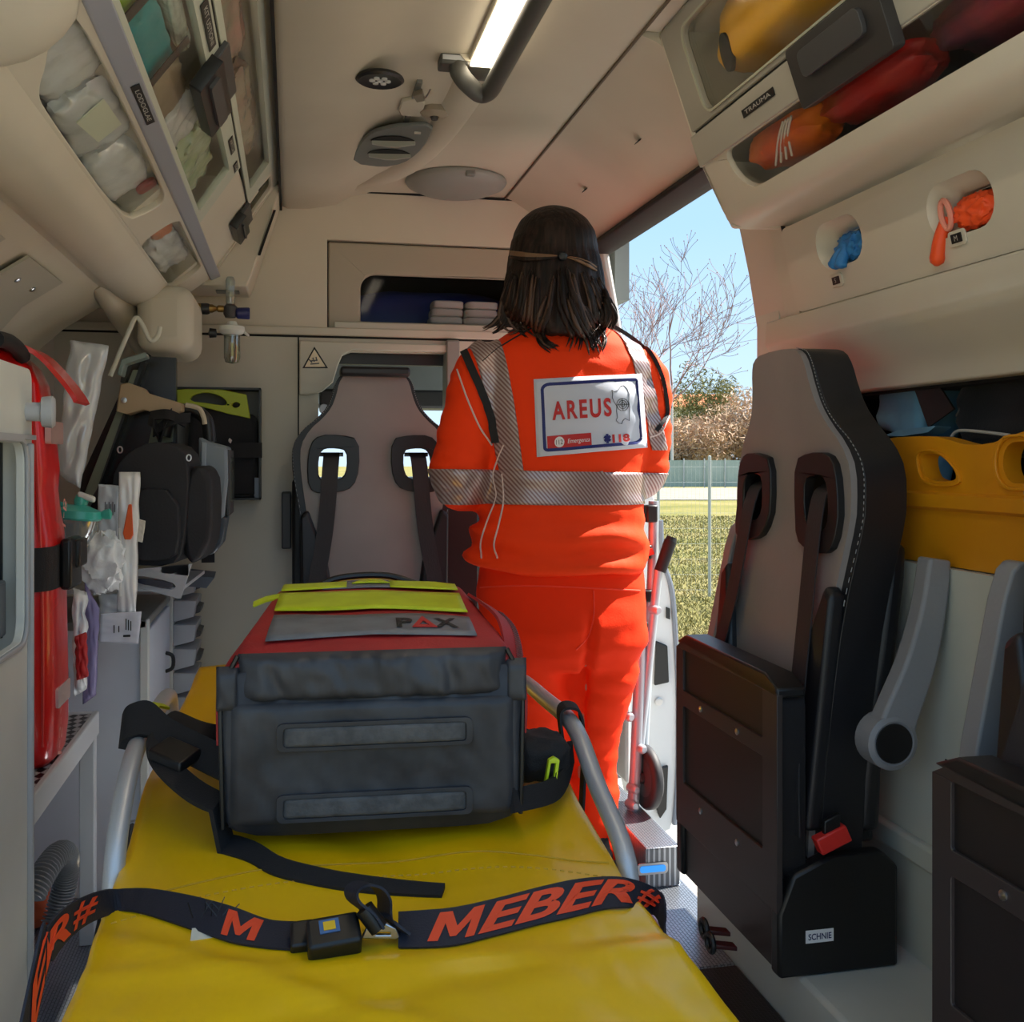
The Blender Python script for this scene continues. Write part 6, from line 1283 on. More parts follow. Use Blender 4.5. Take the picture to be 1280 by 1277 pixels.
# ------------------------------------------------------------------ person
YPn = 2.48
def union(mbs, voxel, iters=6, name='u', disp=None):
    me = bpy.data.meshes.new(name); mb = MB()
    for m_ in mbs: mb.add(m_.v, m_.f)
    me.from_pydata(mb.v, [], mb.f)
    bm = bmesh.new(); bm.from_mesh(me); bmesh.ops.recalc_face_normals(bm, faces=bm.faces); bm.to_mesh(me); bm.free()
    o = bpy.data.objects.new(name, me); col.objects.link(o)
    r = o.modifiers.new('r', 'REMESH'); r.mode = 'VOXEL'; r.voxel_size = voxel
    s_ = o.modifiers.new('s', 'SMOOTH'); s_.iterations = iters; s_.factor = 0.5
    dg = bpy.context.evaluated_depsgraph_get(); dg.update()
    out = bpy.data.meshes.new_from_object(o.evaluated_get(dg))
    bpy.data.objects.remove(o); bpy.data.meshes.remove(me)
    if disp:
        nn = [v.normal.copy() for v in out.vertices]
        for v, n_ in zip(out.vertices, nn): v.co += n_*disp(v.co)
    out.materials.clear(); out.update(); return out
def ring(cx, cy, cz_, rx, ry, n=32, p=2.4):
    r = []
    for k in range(n):
        a = 2*pi*k/n; ca, sa = cos(a), sin(a); rr = (abs(ca)**p+abs(sa)**p)**(-1/p)
        r.append(Vector((cx+ca*rr*rx, cy+sa*rr*ry, cz_)))
    return r
def pxring(py, xl, xr, ry, yc=YPn, grow=0.0, p=2.4):
    a = at(xl, py, Y=yc); b = at(xr, py, Y=yc)
    return ring((a.x+b.x)/2, yc, (a.z+b.z)/2, (b.x-a.x)/2+grow, ry+grow, p=p)
def limb(pts, n=20):
    P = spline([Vector((p[0].x, p[0].y, p[0].z)) for p in pts], 5); R = spline([Vector((p[1], 0, 0)) for p in pts], 5)
    return MB().tube(P, [max(r.x, 0.004) for r in R], n)
A = lambda px, py, Y=YPn: at(px, py, Y=Y)
PR = thing('person', 'person in orange reflective uniform with brown half-tied hair standing at the side door', 'person', (A(700, 900).x, YPn, 0.0))
M_SKIN = mat('skin', (196, 144, 118), 0.5, var=(12, 0.05))
M_HIVIS = mat('hivis_orange', (255, 66, 16), 0.75, bump=(240, 0.2), spec=0.2)
M_HIVIST = mat('hivis_trouser', (255, 56, 16), 0.8, bump=(240, 0.2), spec=0.15)
# --- body, one continuous mesh
HC = A(690, 322, 2.505)
head = MB().loft([ring(HC.x, HC.y+dy, HC.z+dz_, rx, ry, 28, 2.2) for dz_, rx, ry, dy in ((-0.125, 0.035, 0.04, 0.05), (-0.115, 0.05, 0.062, 0.035), (-0.09, 0.062, 0.08, 0.02), (-0.05, 0.070, 0.092, 0.008), (0.0, 0.075, 0.098, 0.0), (0.05, 0.074, 0.096, -0.003), (0.09, 0.062, 0.078, -0.005), (0.115, 0.036, 0.046, -0.005), (0.122, 0.012, 0.014, -0.005))])
nosep = MB().tube([(HC.x, HC.y+0.088, HC.z+0.015), (HC.x, HC.y+0.106, HC.z-0.025), (HC.x, HC.y+0.098, HC.z-0.04)], [0.010, 0.014, 0.012], 10)
ears = [MB().lathe([(0.004, -0.008), (0.014, -0.006), (0.017, 0.0), (0.012, 0.006), (0.004, 0.004)], (HC.x+s*0.076, HC.y+0.0, HC.z-0.01), (s, 0.0, 0.0), 14, 1.6, 0.9) for s in (-1, 1)]
neck = limb([(A(700, 410, 2.48), 0.058), (A(694, 375, 2.495), 0.052), (A(692, 340, 2.50), 0.05)])
torso = MB().loft([pxring(py, xl, xr, ry, 2.485) for py, xl, xr, ry in ((405, 660, 745, 0.05), (420, 630, 775, 0.07), (445, 605, 800, 0.09), (500, 605, 805, 0.10), (580, 622, 790, 0.105), (650, 620, 788, 0.11), (720, 612, 792, 0.115), (790, 612, 792, 0.12), (825, 630, 780, 0.10))])
SHL, ELL, WRL = A(612, 468, 2.49), A(574, 600, 2.455), A(630, 598, 2.72)
SHR, ELR, WRR = A(798, 468, 2.49), A(806, 588, 2.46), A(752, 590, 2.72)
armL = limb([(SHL, 0.052), ((SHL+ELL)/2, 0.047), (ELL, 0.042), ((ELL+WRL)/2, 0.038), (WRL, 0.028)])
armR = limb([(SHR, 0.050), ((SHR+ELR)/2, 0.045), (ELR, 0.040), ((ELR+WRR)/2, 0.036), (WRR, 0.028)])
def hand(wr, s):
    """palm and five bent fingers, pointing forward and slightly down; s=+1 left hand (thumb to the right)"""
    parts = [MB().loft([ring(wr.x+s*0.004*i, wr.y+y_, wr.z-0.004*i, rx, rz, 16, 2.6) for i, (y_, rx, rz) in enumerate(())])] if False else []
    f = Vector((s*0.15, 0.95, -0.1)).normalized(); sd = Vector((s*0.95, -0.15, 0.05)).normalized(); up = sd.cross(f)
    parts.append(MB().obox(wr+f*0.05, f*0.045, sd*0.038, up*0.012))
    for k, (off, L) in enumerate(((-0.030, 0.060), (-0.010, 0.074), (0.010, 0.080), (0.030, 0.070))):
        b_ = wr+f*0.09+sd*off
        parts.append(MB().tube(spline([b_-f*0.02, b_+f*L*0.4, b_+f*L*0.75-Vector((0, 0, 0.014)), b_+f*L*0.9-Vector((0, 0, 0.032))], 4), 0.0085, 9))
    b_ = wr+f*0.03+sd*0.032
    parts.append(MB().tube(spline([b_-sd*0.012, b_+sd*0.022+f*0.022, b_+sd*0.030+f*0.05-Vector((0, 0, 0.008))], 5), 0.010, 9))
    return parts
thighs = []
for hip, knee, ank, foot in ((A(655, 800, 2.48), A(678, 925, 2.49), A(685, 1060, 2.47), A(682, 1074, 2.60)), (A(752, 800, 2.48), A(744, 925, 2.49), A(743, 1058, 2.47), A(748, 1074, 2.60))):
    thighs.append(limb([(hip, 0.085), ((hip+knee)/2, 0.072), (knee, 0.05), ((knee*0.6+ank*0.4), 0.05), (ank, 0.036)]))
bodym = union([head, nosep, neck, torso, armL, armR]+ears+thighs, 0.011, 5, 'body')
link('body', bodym, M_SKIN, PR, 180)
for wr, s in ((WRL, 1), (WRR, -1)):
    hm = union(hand(wr, s), 0.005, 3, 'hand'); link('hand', hm, M_SKIN, PR, 180)
for s in (-1, 1):
    e = MB().lathe([(0.0, 0.012), (0.008, 0.009), (0.012, 0.0), (0.0, -0.006)], (HC.x+s*0.031, HC.y+0.080, HC.z+0.002), (0, 1, 0), 14).build('eye', mat('eye_white', (232, 228, 222), 0.2), PR)
    MB().lathe([(0.006, 0.010), (0.004, 0.0125), (0.0, 0.013)], (HC.x+s*0.031, HC.y+0.080, HC.z+0.002), (0, 1, 0), 12).build('iris', mat('iris_brown', (60, 38, 26), 0.2), e)
    MB().tube(spline([(HC.x+s*0.014, HC.y+0.092, HC.z+0.022), (HC.x+s*0.032, HC.y+0.090, HC.z+0.028), (HC.x+s*0.05, HC.y+0.078, HC.z+0.022)], 4), 0.003, 6).build('eyebrow', mat('brow', (48, 34, 28), 0.7), PR)
MB().tube(spline([(HC.x-0.022, HC.y+0.080, HC.z-0.066), (HC.x, HC.y+0.092, HC.z-0.064), (HC.x+0.022, HC.y+0.080, HC.z-0.066)], 5), [0.002]+[0.005]*9+[0.002], 8).build('mouth', mat('lips', (176, 96, 90), 0.5), PR)
# --- trousers
def fold(co, k=1.0):
    return k*(0.005*noise.noise(Vector((co.x*5, co.y*5, co.z*22)))+0.0035*noise.noise(Vector((co.x*14+co.z*20, co.y*10, co.z*30))))
pel = MB().loft([pxring(py, xl, xr, ry, yc) for py, xl, xr, ry, yc in ((690, 600, 800, 0.118, 2.48), (712, 599, 801, 0.125, 2.478), (740, 598, 802, 0.132, 2.475), (775, 600, 804, 0.142, 2.468), (805, 604, 803, 0.140, 2.468), (830, 625, 790, 0.11, 2.472))])
legL = limb([(A(655, 805, 2.472), 0.104), (A(662, 850, 2.475), 0.095), (A(672, 900, 2.48), 0.080), (A(680, 940, 2.485), 0.070), (A(684, 975, 2.485), 0.072), (A(684, 1020, 2.48), 0.076), (A(684, 1060, 2.475), 0.080), (A(684, 1070, 2.475), 0.078)])
legR = limb([(A(752, 805, 2.472), 0.103), (A(748, 850, 2.475), 0.092), (A(744, 890, 2.48), 0.076), (A(742, 930, 2.485), 0.062), (A(741, 965, 2.485), 0.062), (A(742, 1010, 2.48), 0.066), (A(743, 1050, 2.475), 0.068), (A(743, 1070, 2.475), 0.066)])
XCR = A(717, 830).x
def foldt(co):
    k = 1.6 if co.z < 0.62 else 0.8
    gp_ = -0.022*math.exp(-((co.x-XCR)/0.011)**2)*max(0, min(1, (0.66-co.z)/0.06))*(1 if co.y < 2.47 else 0.3)
    return fold(co, k)+gp_+0.004*math.sin(co.z*75+co.x*22)*max(0, min(1, (0.62-co.z)/0.15))*noise.noise(co*5)
trm = union([pel, legL, legR], 0.010, 6, 'trousers', foldt)
link('trousers', trm, M_HIVIST, PR, 180)
TBV = BVHTree.FromPolygons([v.co.copy() for v in trm.vertices], [tuple(p.vertices) for p in trm.polygons])
for cxp in (684, 743):
    c_ = A(cxp, 1070, 2.475)
    MB().loft([ring(c_.x, c_.y+dy, z, rx, ry, 20, 2.6) for z, rx, ry, dy in ((0.0, 0.046, 0.13, 0.055), (0.02, 0.048, 0.132, 0.055), (0.045, 0.046, 0.125, 0.052), (0.075, 0.044, 0.095, 0.03), (0.11, 0.046, 0.06, 0.0), (0.16, 0.046, 0.056, 0.0))]).build('boot', M_BLACK, PR, smooth=60)
# --- jacket
jt = MB().loft([pxring(py, xl, xr, ry, yc) for py, xl, xr, ry, yc in ((398, 670, 742, 0.055, 2.495), (408, 660, 752, 0.065, 2.49), (420, 634, 778, 0.085, 2.485), (434, 608, 802, 0.102, 2.48), (455, 598, 812, 0.118, 2.475), (500, 596, 814, 0.130, 2.472), (540, 600, 810, 0.132, 2.474), (580, 605, 804, 0.130, 2.476), (620, 606, 800, 0.130, 2.476), (655, 596, 803, 0.136, 2.476), (684, 582, 808, 0.142, 2.476), (698, 582, 808, 0.145, 2.476), (707, 590, 805, 0.142, 2.476), (713, 602, 798, 0.130, 2.476))])
jL = limb([(A(622, 455, 2.48), 0.075), (A(598, 480, 2.475), 0.076), (A(588, 530, 2.465), 0.072), (A(576, 575, 2.455), 0.070), (A(574, 602, 2.455), 0.068), (A(590, 606, 2.52), 0.062), (A(608, 602, 2.60), 0.055), (A(626, 599, 2.70), 0.045)])
jR = limb([(A(785, 455, 2.48), 0.074), (A(803, 482, 2.475), 0.072), (A(810, 530, 2.47), 0.062), (A(809, 565, 2.465), 0.058), (A(805, 590, 2.465), 0.058), (A(792, 598, 2.52), 0.055), (A(775, 596, 2.60), 0.050), (A(756, 591, 2.70), 0.043)])
zh0 = A(700, 728).z; zh1 = A(700, 640).z
def foldj(co):
    k = max(0, min(1, (zh1+0.02-co.z)/0.10))
    arm = 1 if abs(co.x-A(703, 550).x) > 0.19 else 0
    return fold(co, 0.8+0.8*arm)+k*0.017*math.sin(co.z*88+co.x*7+3*noise.noise(co*4))*(0.5+0.5*noise.noise(Vector((co.x*6, 1.0, co.z*3))))
jkm = union([jt, jL, jR], 0.009, 7, 'jacket', foldj)
JK = link('jacket', jkm, M_HIVIS, PR, 180)
JBV = BVHTree.FromPolygons([v.co.copy() for v in jkm.vertices], [tuple(p.vertices) for p in jkm.polygons])
CAMP = Vector((0, 0, CAMZ))
def jhit(px, py, lift=0.004, bvh=None, strict=False):
    d = (at(px, py, D=1.0)-CAMP).normalized()
    h = (bvh or JBV).ray_cast(CAMP+d*1.5, d, 3.0)
    if h[0] is None: return None if strict else at(px, py, Y=YPn)
    n_ = h[1] if h[1].dot(d) < 0 else -h[1]
    return h[0]+(n_*0.7-d*0.3)*lift
# reflective tape: cut straight out of the jacket surface, so it wraps round
def tape_mat():
    m = bpy.data.materials.new('reflective_tape'); m.use_nodes = True; t = m.node_tree; p = t.nodes['Principled BSDF']
    co = t.nodes.new('ShaderNodeTexCoord'); wv_ = t.nodes.new('ShaderNodeTexWave'); mp = t.nodes.new('ShaderNodeMapping')
    mp.inputs['Rotation'].default_value = (0, 0.7, 0); wv_.inputs['Scale'].default_value = 42; wv_.wave_profile = 'SIN'
    mx = t.nodes.new('ShaderNodeMix'); mx.data_type = 'RGBA'; mx.inputs['A'].default_value = rgb((190, 176, 174)); mx.inputs['B'].default_value = rgb((128, 90, 86))  # brownish tone: red reflection painted into the silver tape colour
    t.links.new(co.outputs['Object'], mp.inputs[0]); t.links.new(mp.outputs[0], wv_.inputs[0]); t.links.new(wv_.outputs['Fac'], mx.inputs['Factor']); t.links.new(mx.outputs['Result'], p.inputs['Base Color'])
    p.inputs['Roughness'].default_value = 0.32; p.inputs['Metallic'].default_value = 0.35; return m
M_TAPE = tape_mat()
def cut_tape(planes, name='reflective_tape', off=0.0035):
    bm = bmesh.new(); bm.from_mesh(jkm)
    for co, no in planes:
        bmesh.ops.bisect_plane(bm, geom=bm.verts[:]+bm.edges[:]+bm.faces[:], plane_co=co, plane_no=no, clear_outer=True)
    for v in bm.verts: v.co += v.normal*off
    me = bpy.data.meshes.new(name); bm.to_mesh(me); bm.free()
    o = link(name, me, M_TAPE, JK, 180)
    d_ = o.modifiers.new('solid', 'SOLIDIFY'); d_.thickness = 0.003; d_.offset = -1
    return o
Yb = 2.36
zt_, zb2 = at(700, 589, Y=Yb), at(700, 631, Y=Yb)
cut_tape([(zt_, Vector((0.02, 0, 1))), (zb2, Vector((-0.01, 0, -1)))])
def side_planes(l0, l1, r0, r1):
    a0, a1, b0, b1 = (at(*p, Y=Yb) for p in (l0, l1, r0, r1))
    nl = (a1-a0).cross(Vector((0, 1, 0))); nl = nl if nl.x < 0 else -nl
    nr = (b1-b0).cross(Vector((0, 1, 0))); nr = nr if nr.x > 0 else -nr
    return [(a0, nl), (b0, nr)]
cut_tape(side_planes((597, 432), (630, 590), (632, 420), (656, 590))+[(zt_, Vector((0, 0, -1)))])
cut_tape(side_planes((786, 425), (812, 520), (810, 425), (834, 520))+[(at(800, 562, Y=Yb), Vector((0, 0, -1)))])
def jline(pp, r, m, name='piping', parent=None):
    P = [q for q in (jhit(p.x, p.y, r*0.8+0.001, None, True) for p in spline([Vector((a, b, 0)) for a, b in pp], 6)) if q is not None]
    P = [q for i, q in enumerate(P) if i == 0 or (q-P[i-1]).length < 0.05]
    return MB().tube(P, r, 6).build(name, m, parent or JK)
M_PIPW = mat('white_piping', (226, 206, 200), 0.5)
jline([(572, 462), (585, 500), (600, 535), (615, 556)], 0.0022, M_PIPW)
jline([(630, 556), (622, 575), (617, 595), (621, 620), (612, 645), (602, 675), (602, 698)], 0.0022, M_PIPW)
jline([(628, 592), (630, 625), (624, 655), (618, 680), (622, 698)], 0.0022, M_PIPW)
jline([(836, 520), (826, 540), (812, 546)], 0.0022, M_PIPW)
def jband(pp, w, m, name):
    P = [jhit(p.x, p.y, 0.006) for p in spline([Vector((a, b, 0)) for a, b in pp], 6)]
    dirs = []
    for i, p in enumerate(P):
        t = (P[min(i+1, len(P)-1)]-P[max(i-1, 0)]).normalized(); dirs.append(t.cross((p-CAMP).normalized()))
    return MB().ribbon(P, dirs, w, 0.0025).build(name, m, JK)
jband([(581, 440), (592, 465), (604, 495), (614, 525), (620, 553)], 0.019, M_WEB, 'shoulder_seam')
jband([(766, 407), (790, 422), (812, 442), (826, 470), (832, 500), (832, 520), (820, 538)], 0.010, M_WEB, 'shoulder_seam')
jline([(671, 407), (648, 420), (622, 436), (603, 452)], 0.0018, M_WEB, 'yoke_seam')
def patch(name, quad, m, lift, nx=16, ny=10, parent=JK, rr=0.0):
    def f(u, v):
        a = Vector(quad[0])*(1-u)+Vector(quad[1])*u; b_ = Vector(quad[3])*(1-u)+Vector(quad[2])*u; q = a*(1-v)+b_*v
        return jhit(q.x, q.y, lift)
    return MB().grid(f, nx, ny).build(name, m, parent, smooth=180, solid=0.0012)
Q = [(667, 474), (801, 467), (808, 559), (671, 571)]
def bq_(u, v):     # badge coordinates 0..1 (u right, v down) in photo pixels
    a = Vector(Q[0])*(1-u)+Vector(Q[1])*u; b_ = Vector(Q[3])*(1-u)+Vector(Q[2])*u; q = a*(1-v)+b_*v; return (q.x, q.y)
BDG = patch('back_badge', Q, mat('badge_cloth', (206, 212, 226), 0.6), 0.004, 22, 16, PR)
M_NAVY = mat('badge_navy', (24, 34, 110), 0.55); M_BRED = mat('badge_red', (196, 40, 40), 0.55); M_BBLK = mat('badge_black', (34, 34, 40), 0.6); M_BWHT = mat('badge_white', (232, 232, 236), 0.6)
def badge_geo(vs, fs, name, m, lift):
    mb = MB(); mb.add([jhit(*bq_(v[0], v[1]), lift) for v in vs], fs); return mb.build(name, m, BDG, smooth=0)
def badge_text(s_, u0, u1, v0, v1, m, lift=0.0062, **kw):
    vs, fs = text_geo(s_, **kw); x0 = min(v[0] for v in vs); x1 = max(v[0] for v in vs); y0 = min(v[1] for v in vs); y1 = max(v[1] for v in vs)
    badge_geo([(u0+(u1-u0)*(v[0]-x0)/(x1-x0), v1+(v0-v1)*(v[1]-y0)/(y1-y0)) for v in vs], fs, 'lettering', m, lift)
def badge_line(uv, r, m, closed=False, name='line', lift=0.0052):
    P = [jhit(*bq_(*p), lift) for p in uv]
    MB().tube(P, r, 6, closed=closed).build(name, m, BDG)
fr_ = rrect(0.075, 0.945, 0.075, 0.925, (0.07, 0.03, 0.07, 0.03), 4)
def dens(P, k=5):
    out = []
    for i in range(len(P)):
        a, b_ = P[i], P[(i+1) % len(P)]
        out += [(a[0]+(b_[0]-a[0])*j/k, a[1]+(b_[1]-a[1])*j/k) for j in range(k)]
    return out
BP_ = [jhit(*bq_(*p), 0.0055) for p in dens(fr_)]; BP_.append(BP_[0])
BD_ = [(BP_[min(i+1, len(BP_)-1)]-BP_[max(i-1, 0)]).cross((p-CAMP)) for i, p in enumerate(BP_)]
MB().ribbon(BP_, BD_, 0.0075, 0.0006).build('border', M_NAVY, BDG)
badge_text('AREUS', 0.155, 0.70, 0.30, 0.545, M_BRED, bold=0.03, spacing=1.25)
vs = [(0.10, 0.735), (0.50, 0.745), (0.50, 0.915), (0.10, 0.925)]
badge_geo([(0.10+0.40*i/8, 0.745+0.16*j/4) for j in range(5) for i in range(9)], [(j*9+i, j*9+i+1, (j+1)*9+i+1, (j+1)*9+i) for j in range(4) for i in range(8)], 'red_field', M_BRED, 0.0058)
badge_geo([(0.21, 0.83)]+[(0.21+0.045*cos(k*pi/10), 0.83+0.068*sin(k*pi/10)) for k in range(20)], [(0, 1+k, 1+(k+1) % 20) for k in range(20)], 'roundel', M_BWHT, 0.0066)
badge_text('112', 0.18, 0.24, 0.80, 0.86, M_BBLK, 0.0074)
badge_text('Emergenza', 0.285, 0.485, 0.80, 0.875, M_BWHT, 0.0066, shear=0.2)
for k in range(3):
    a = k*pi/3+pi/2
    c_, s_ = cos(a), sin(a)
    pts = [(0.645+0.036*c_*0.9*t1-0.012*s_*t2, 0.838+0.068*s_*t1*0.9+0.018*c_*t2) for t1, t2 in ((-1, -1), (1, -1), (1, 1), (-1, 1))]
    badge_geo(pts, [(0, 1, 2, 3)], 'star_of_life', M_NAVY, 0.006+0.0003*k)
badge_text('118', 0.69, 0.845, 0.79, 0.90, M_BRED, bold=0.045)
sard = [(0.715, 0.20), (0.735, 0.225), (0.77, 0.21), (0.80, 0.16), (0.825, 0.15), (0.855, 0.20), (0.87, 0.27), (0.862, 0.36), (0.868, 0.45), (0.86, 0.53), (0.855, 0.62), (0.82, 0.585), (0.80, 0.61), (0.785, 0.655), (0.755, 0.64), (0.735, 0.60), (0.75, 0.565), (0.745, 0.48), (0.75, 0.42), (0.73, 0.36), (0.715, 0.30), (0.72, 0.25)]
badge_line(sard, 0.0007, M_BBLK, True, 'island_outline')
for k in range(3):
    badge_line([(0.805+0.018*(k+1)*cos(t*pi/8), 0.40+0.028*(k+1)*sin(t*pi/8)) for t in range(16)], 0.0008, M_BBLK, True, 'emblem')
badge_line([(0.755, 0.40), (0.855, 0.40)], 0.0007, M_BBLK, name='emblem'); badge_line([(0.805, 0.32), (0.805, 0.48)], 0.0007, M_BBLK, name='emblem')
# waistband of the trousers and seat seam, pocket seams
def tline(pp, r, m, name):
    P = [jhit(p.x, p.y, r*0.3, TBV) for p in spline([Vector((a, b, 0)) for a, b in pp], 6)]
    MB().tube(P, r, 6).build(name, m, PR)
M_SEAMO = mat('trouser_seam', (255, 66, 30), 0.7)
tline([(600, 734), (640, 732), (700, 733), (760, 736), (800, 738)], 0.002, M_SEAMO, 'waist_seam')
tline([(742, 738), (742, 770), (735, 795), (720, 812)], 0.0018, M_SEAMO, 'seat_seam')
# --- hair
def hair_mat():
    m = bpy.data.materials.new('brown_hair'); m.use_nodes = True; t = m.node_tree; p = t.nodes['Principled BSDF']
    co = t.nodes.new('ShaderNodeTexCoord'); mp = t.nodes.new('ShaderNodeMapping'); mp.inputs['Scale'].default_value = (110, 110, 6)
    n = t.nodes.new('ShaderNodeTexNoise'); n.inputs['Scale'].default_value = 1.0; n.inputs['Detail'].default_value = 3
    cr_ = t.nodes.new('ShaderNodeValToRGB'); cr_.color_ramp.elements[0].color = rgb((20, 13, 11)); cr_.color_ramp.elements[1].color = rgb((62, 42, 34)); cr_.color_ramp.elements[0].position = 0.4; cr_.color_ramp.elements[1].position = 0.78
    bp_ = t.nodes.new('ShaderNodeBump'); bp_.inputs['Strength'].default_value = 0.7; bp_.inputs['Distance'].default_value = 0.004
    t.links.new(co.outputs['Object'], mp.inputs[0]); t.links.new(mp.outputs[0], n.inputs['Vector']); t.links.new(n.outputs['Fac'], cr_.inputs[0]); t.links.new(cr_.outputs[0], p.inputs['Base Color'])
    t.links.new(n.outputs['Fac'], bp_.inputs['Height']); t.links.new(bp_.outputs[0], p.inputs['Normal'])
    p.inputs['Roughness'].default_value = 0.55; p.inputs['Specular IOR Level'].default_value = 0.3; return m
M_HAIR = hair_mat(); M_HAIRL = mat('hair_light', (80, 56, 42), 0.45, bump=(200, 0.3))
cap = MB().loft([ring(HC.x+dx, HC.y+dy, HC.z+dz_, rx, ry, 40, 2.15) for dz_, rx, ry, dy, dx in ((-0.03, 0.100, 0.098, -0.03, 0.002), (0.0, 0.106, 0.110, -0.022, 0.002), (0.03, 0.107, 0.116, -0.016, 0.002), (0.06, 0.101, 0.113, -0.013, 0.002), (0.09, 0.084, 0.094, -0.010, 0.001), (0.112, 0.058, 0.066, -0.008, 0), (0.124, 0.028, 0.032, -0.008, 0), (0.128, 0.006, 0.006, -0.008, 0))])
fall = MB().loft([pxring(py, xl, xr, ry, yc) for py, xl, xr, ry, yc in ((300, 640, 742, 0.085, 2.475), (325, 637, 748, 0.095, 2.465), (350, 633, 752, 0.085, 2.445), (372, 630, 753, 0.075, 2.43), (390, 636, 750, 0.062, 2.415), (404, 655, 742, 0.05, 2.40), (420, 685, 735, 0.03, 2.385))])
def hd_(co):
    a = math.atan2(co.y-HC.y, co.x-HC.x)
    return (0.0055*noise.noise(Vector((a*9, a*5, co.z*7)))+0.004*noise.noise(Vector((a*24, 2.0, co.z*10))))*max(0, min(1, (HC.z+0.03-co.z)/0.05))
hm = union([cap, fall], 0.008, 5, 'hair', hd_)
HR = link('hair', hm, M_HAIR, PR, 180)
HBV = BVHTree.FromPolygons([v.co.copy() for v in hm.vertices], [tuple(p.vertices) for p in hm.polygons])
random.seed(21)
def lock(pp, r0, m, lifts=0.004):
    P = []
    for q in spline([Vector((a, b, 0)) for a, b in pp], 5):
        d = (at(q.x, q.y, D=1.0)-CAMP).normalized(); best = None
        for bv in (HBV, JBV):
            h = bv.ray_cast(CAMP+d*1.5, d, 3.0)
            if h[0] is not None and (best is None or (h[0]-CAMP).length < best): best = (h[0]-CAMP).length
        P.append(CAMP+d*((best if best else 2.52)-r0*0.5-lifts))
    n_ = len(P); return MB().tube(P, [r0*(0.35+0.65*min(1, 4*k/n_))*(1-0.93*(k/(n_-1))**2.2) for k in range(n_)], 7).build('hair_lock', m, HR, smooth=180)
locks = [[(640, 345), (632, 372), (628, 395), (640, 412), (655, 408)], [(645, 350), (640, 385), (632, 405), (622, 412)], [(655, 345), (652, 380), (650, 405), (662, 418)], [(672, 350), (668, 390), (670, 415), (680, 430), (690, 434)],
         [(690, 350), (682, 390), (672, 412), (676, 428), (686, 434)], [(700, 340), (702, 380), (712, 405), (720, 420), (716, 436)], [(715, 345), (722, 380), (730, 405), (742, 425), (746, 440)], [(728, 345), (738, 375), (744, 400), (752, 415), (748, 430)],
         [(740, 350), (750, 372), (757, 392), (752, 410), (740, 420)], [(748, 352), (758, 375), (764, 395), (758, 412)], [(708, 335), (716, 365), (728, 390), (735, 415), (744, 432)], [(664, 340), (660, 370), (655, 398), (642, 410), (630, 415)]]
locks += [[(684, 372), (674, 402), (676, 424), (692, 438)], [(712, 372), (724, 402), (738, 424), (744, 442)], [(644, 366), (632, 392), (620, 408), (610, 414)], [(746, 362), (760, 380), (766, 396), (758, 412)], [(650, 372), (640, 398), (626, 412)], [(730, 380), (742, 402), (752, 420), (746, 436)]]
for i, lk in enumerate(locks):
    for j in range(7):
        dx, dy = random.uniform(-7, 7), random.uniform(-6, 4)
        lock([(a+dx*(0.4+k*0.25), b_+dy) for k, (a, b_) in enumerate(lk)], random.uniform(0.003, 0.007), M_HAIR if (i*3+j) % 6 else M_HAIRL)
M_HAIRB = mat('hair_band_strands', (126, 94, 68), 0.5, bump=(200, 0.3))
for j in range(5): lock([(637, 314+j*2), (660, 318+j*1.6), (685, 319+j), (702, 320)], 0.005, M_HAIRB if j < 3 else M_HAIR, 0.001)
for j in range(4): lock([(746, 332+j*2), (732, 325+j*1.6), (718, 321+j), (704, 320)], 0.005, M_HAIRB if j % 2 else M_HAIR, 0.001)
d = (at(703, 320, D=1.0)-CAMP).normalized(); h = HBV.ray_cast(CAMP+d*1.5, d, 3.0)
MB().lathe([(0.0, 0.0), (0.011, 0.0), (0.012, 0.006), (0.008, 0.012), (0.0, 0.014)], h[0]-d*0.002, -d, 16).build('hair_clip', M_BLACK, HR)
# ------------------------------------------------------------------ step box, stair chair, cab door
SBX = thing('step_box', 'aluminium tread step box with blue light at the side door', 'step', (0.81, 2.45, 0))
fa_ = at(785, 1110, Z=0.0); fb_ = at(851, 1110, Z=0.0)
sy = (fa_.y+fb_.y)/2
bz = at(815, 1060, Y=sy).z
MB().box((at(743, 1100, Y=2.475).x+0.073, sy, 0.0), (at(851, 1100, Y=sy).x, 2.95, bz)).build('box', M_TREAD, SBX, bevel=0.004)
ba, bb = at(800, 1091, Y=sy-0.003), at(832, 1080, Y=sy-0.003)
lt_ = MB().plate([rrect(ba.x-0.006, bb.x+0.006, ba.z-0.006, bb.z+0.006, 0.008, 4)], (0, -0.003, 0), fn=lambda x, z: (x, sy, z)).build('light_bezel', M_STEEL, SBX)
MB().plate([rrect(ba.x, bb.x, ba.z, bb.z, 0.006, 4)], (0, -0.002, 0), fn=lambda x, z: (x, sy-0.003, z)).build('blue_light', mat('led_blue', (60, 150, 230), 0.3, emit=((40, 140, 235), 0.5)), lt_)
CH = thing('stair_chair', 'folded aluminium stair chair with black wheel and grip beside the person', 'stair chair', (0.85, 2.5, bz))
YC = 2.56
c_ = lambda px, py, dy=0.0: at(px, py, Y=YC+dy)
M_CHA = mat('chair_aluminium', (176, 184, 194), 0.35, 0.35)
ft = c_(791, 1030); ft.z = bz
MB().tube(spline([c_(800, 752), c_(799, 850), c_(795, 950), ft], 4), 0.016, 12).build('upright', M_CHA, CH)
MB().tube(spline([c_(817, 626, 0.05), c_(816, 700, 0.05), c_(811, 800, 0.05), c_(806, 900, 0.04), c_(800, 1000, 0.03)], 4), 0.014, 12).build('upright', M_CHA, CH)
MB().tube([c_(823, 712), c_(818, 760), c_(800, 930)], 0.012, 12).build('brace', M_CHA, CH)
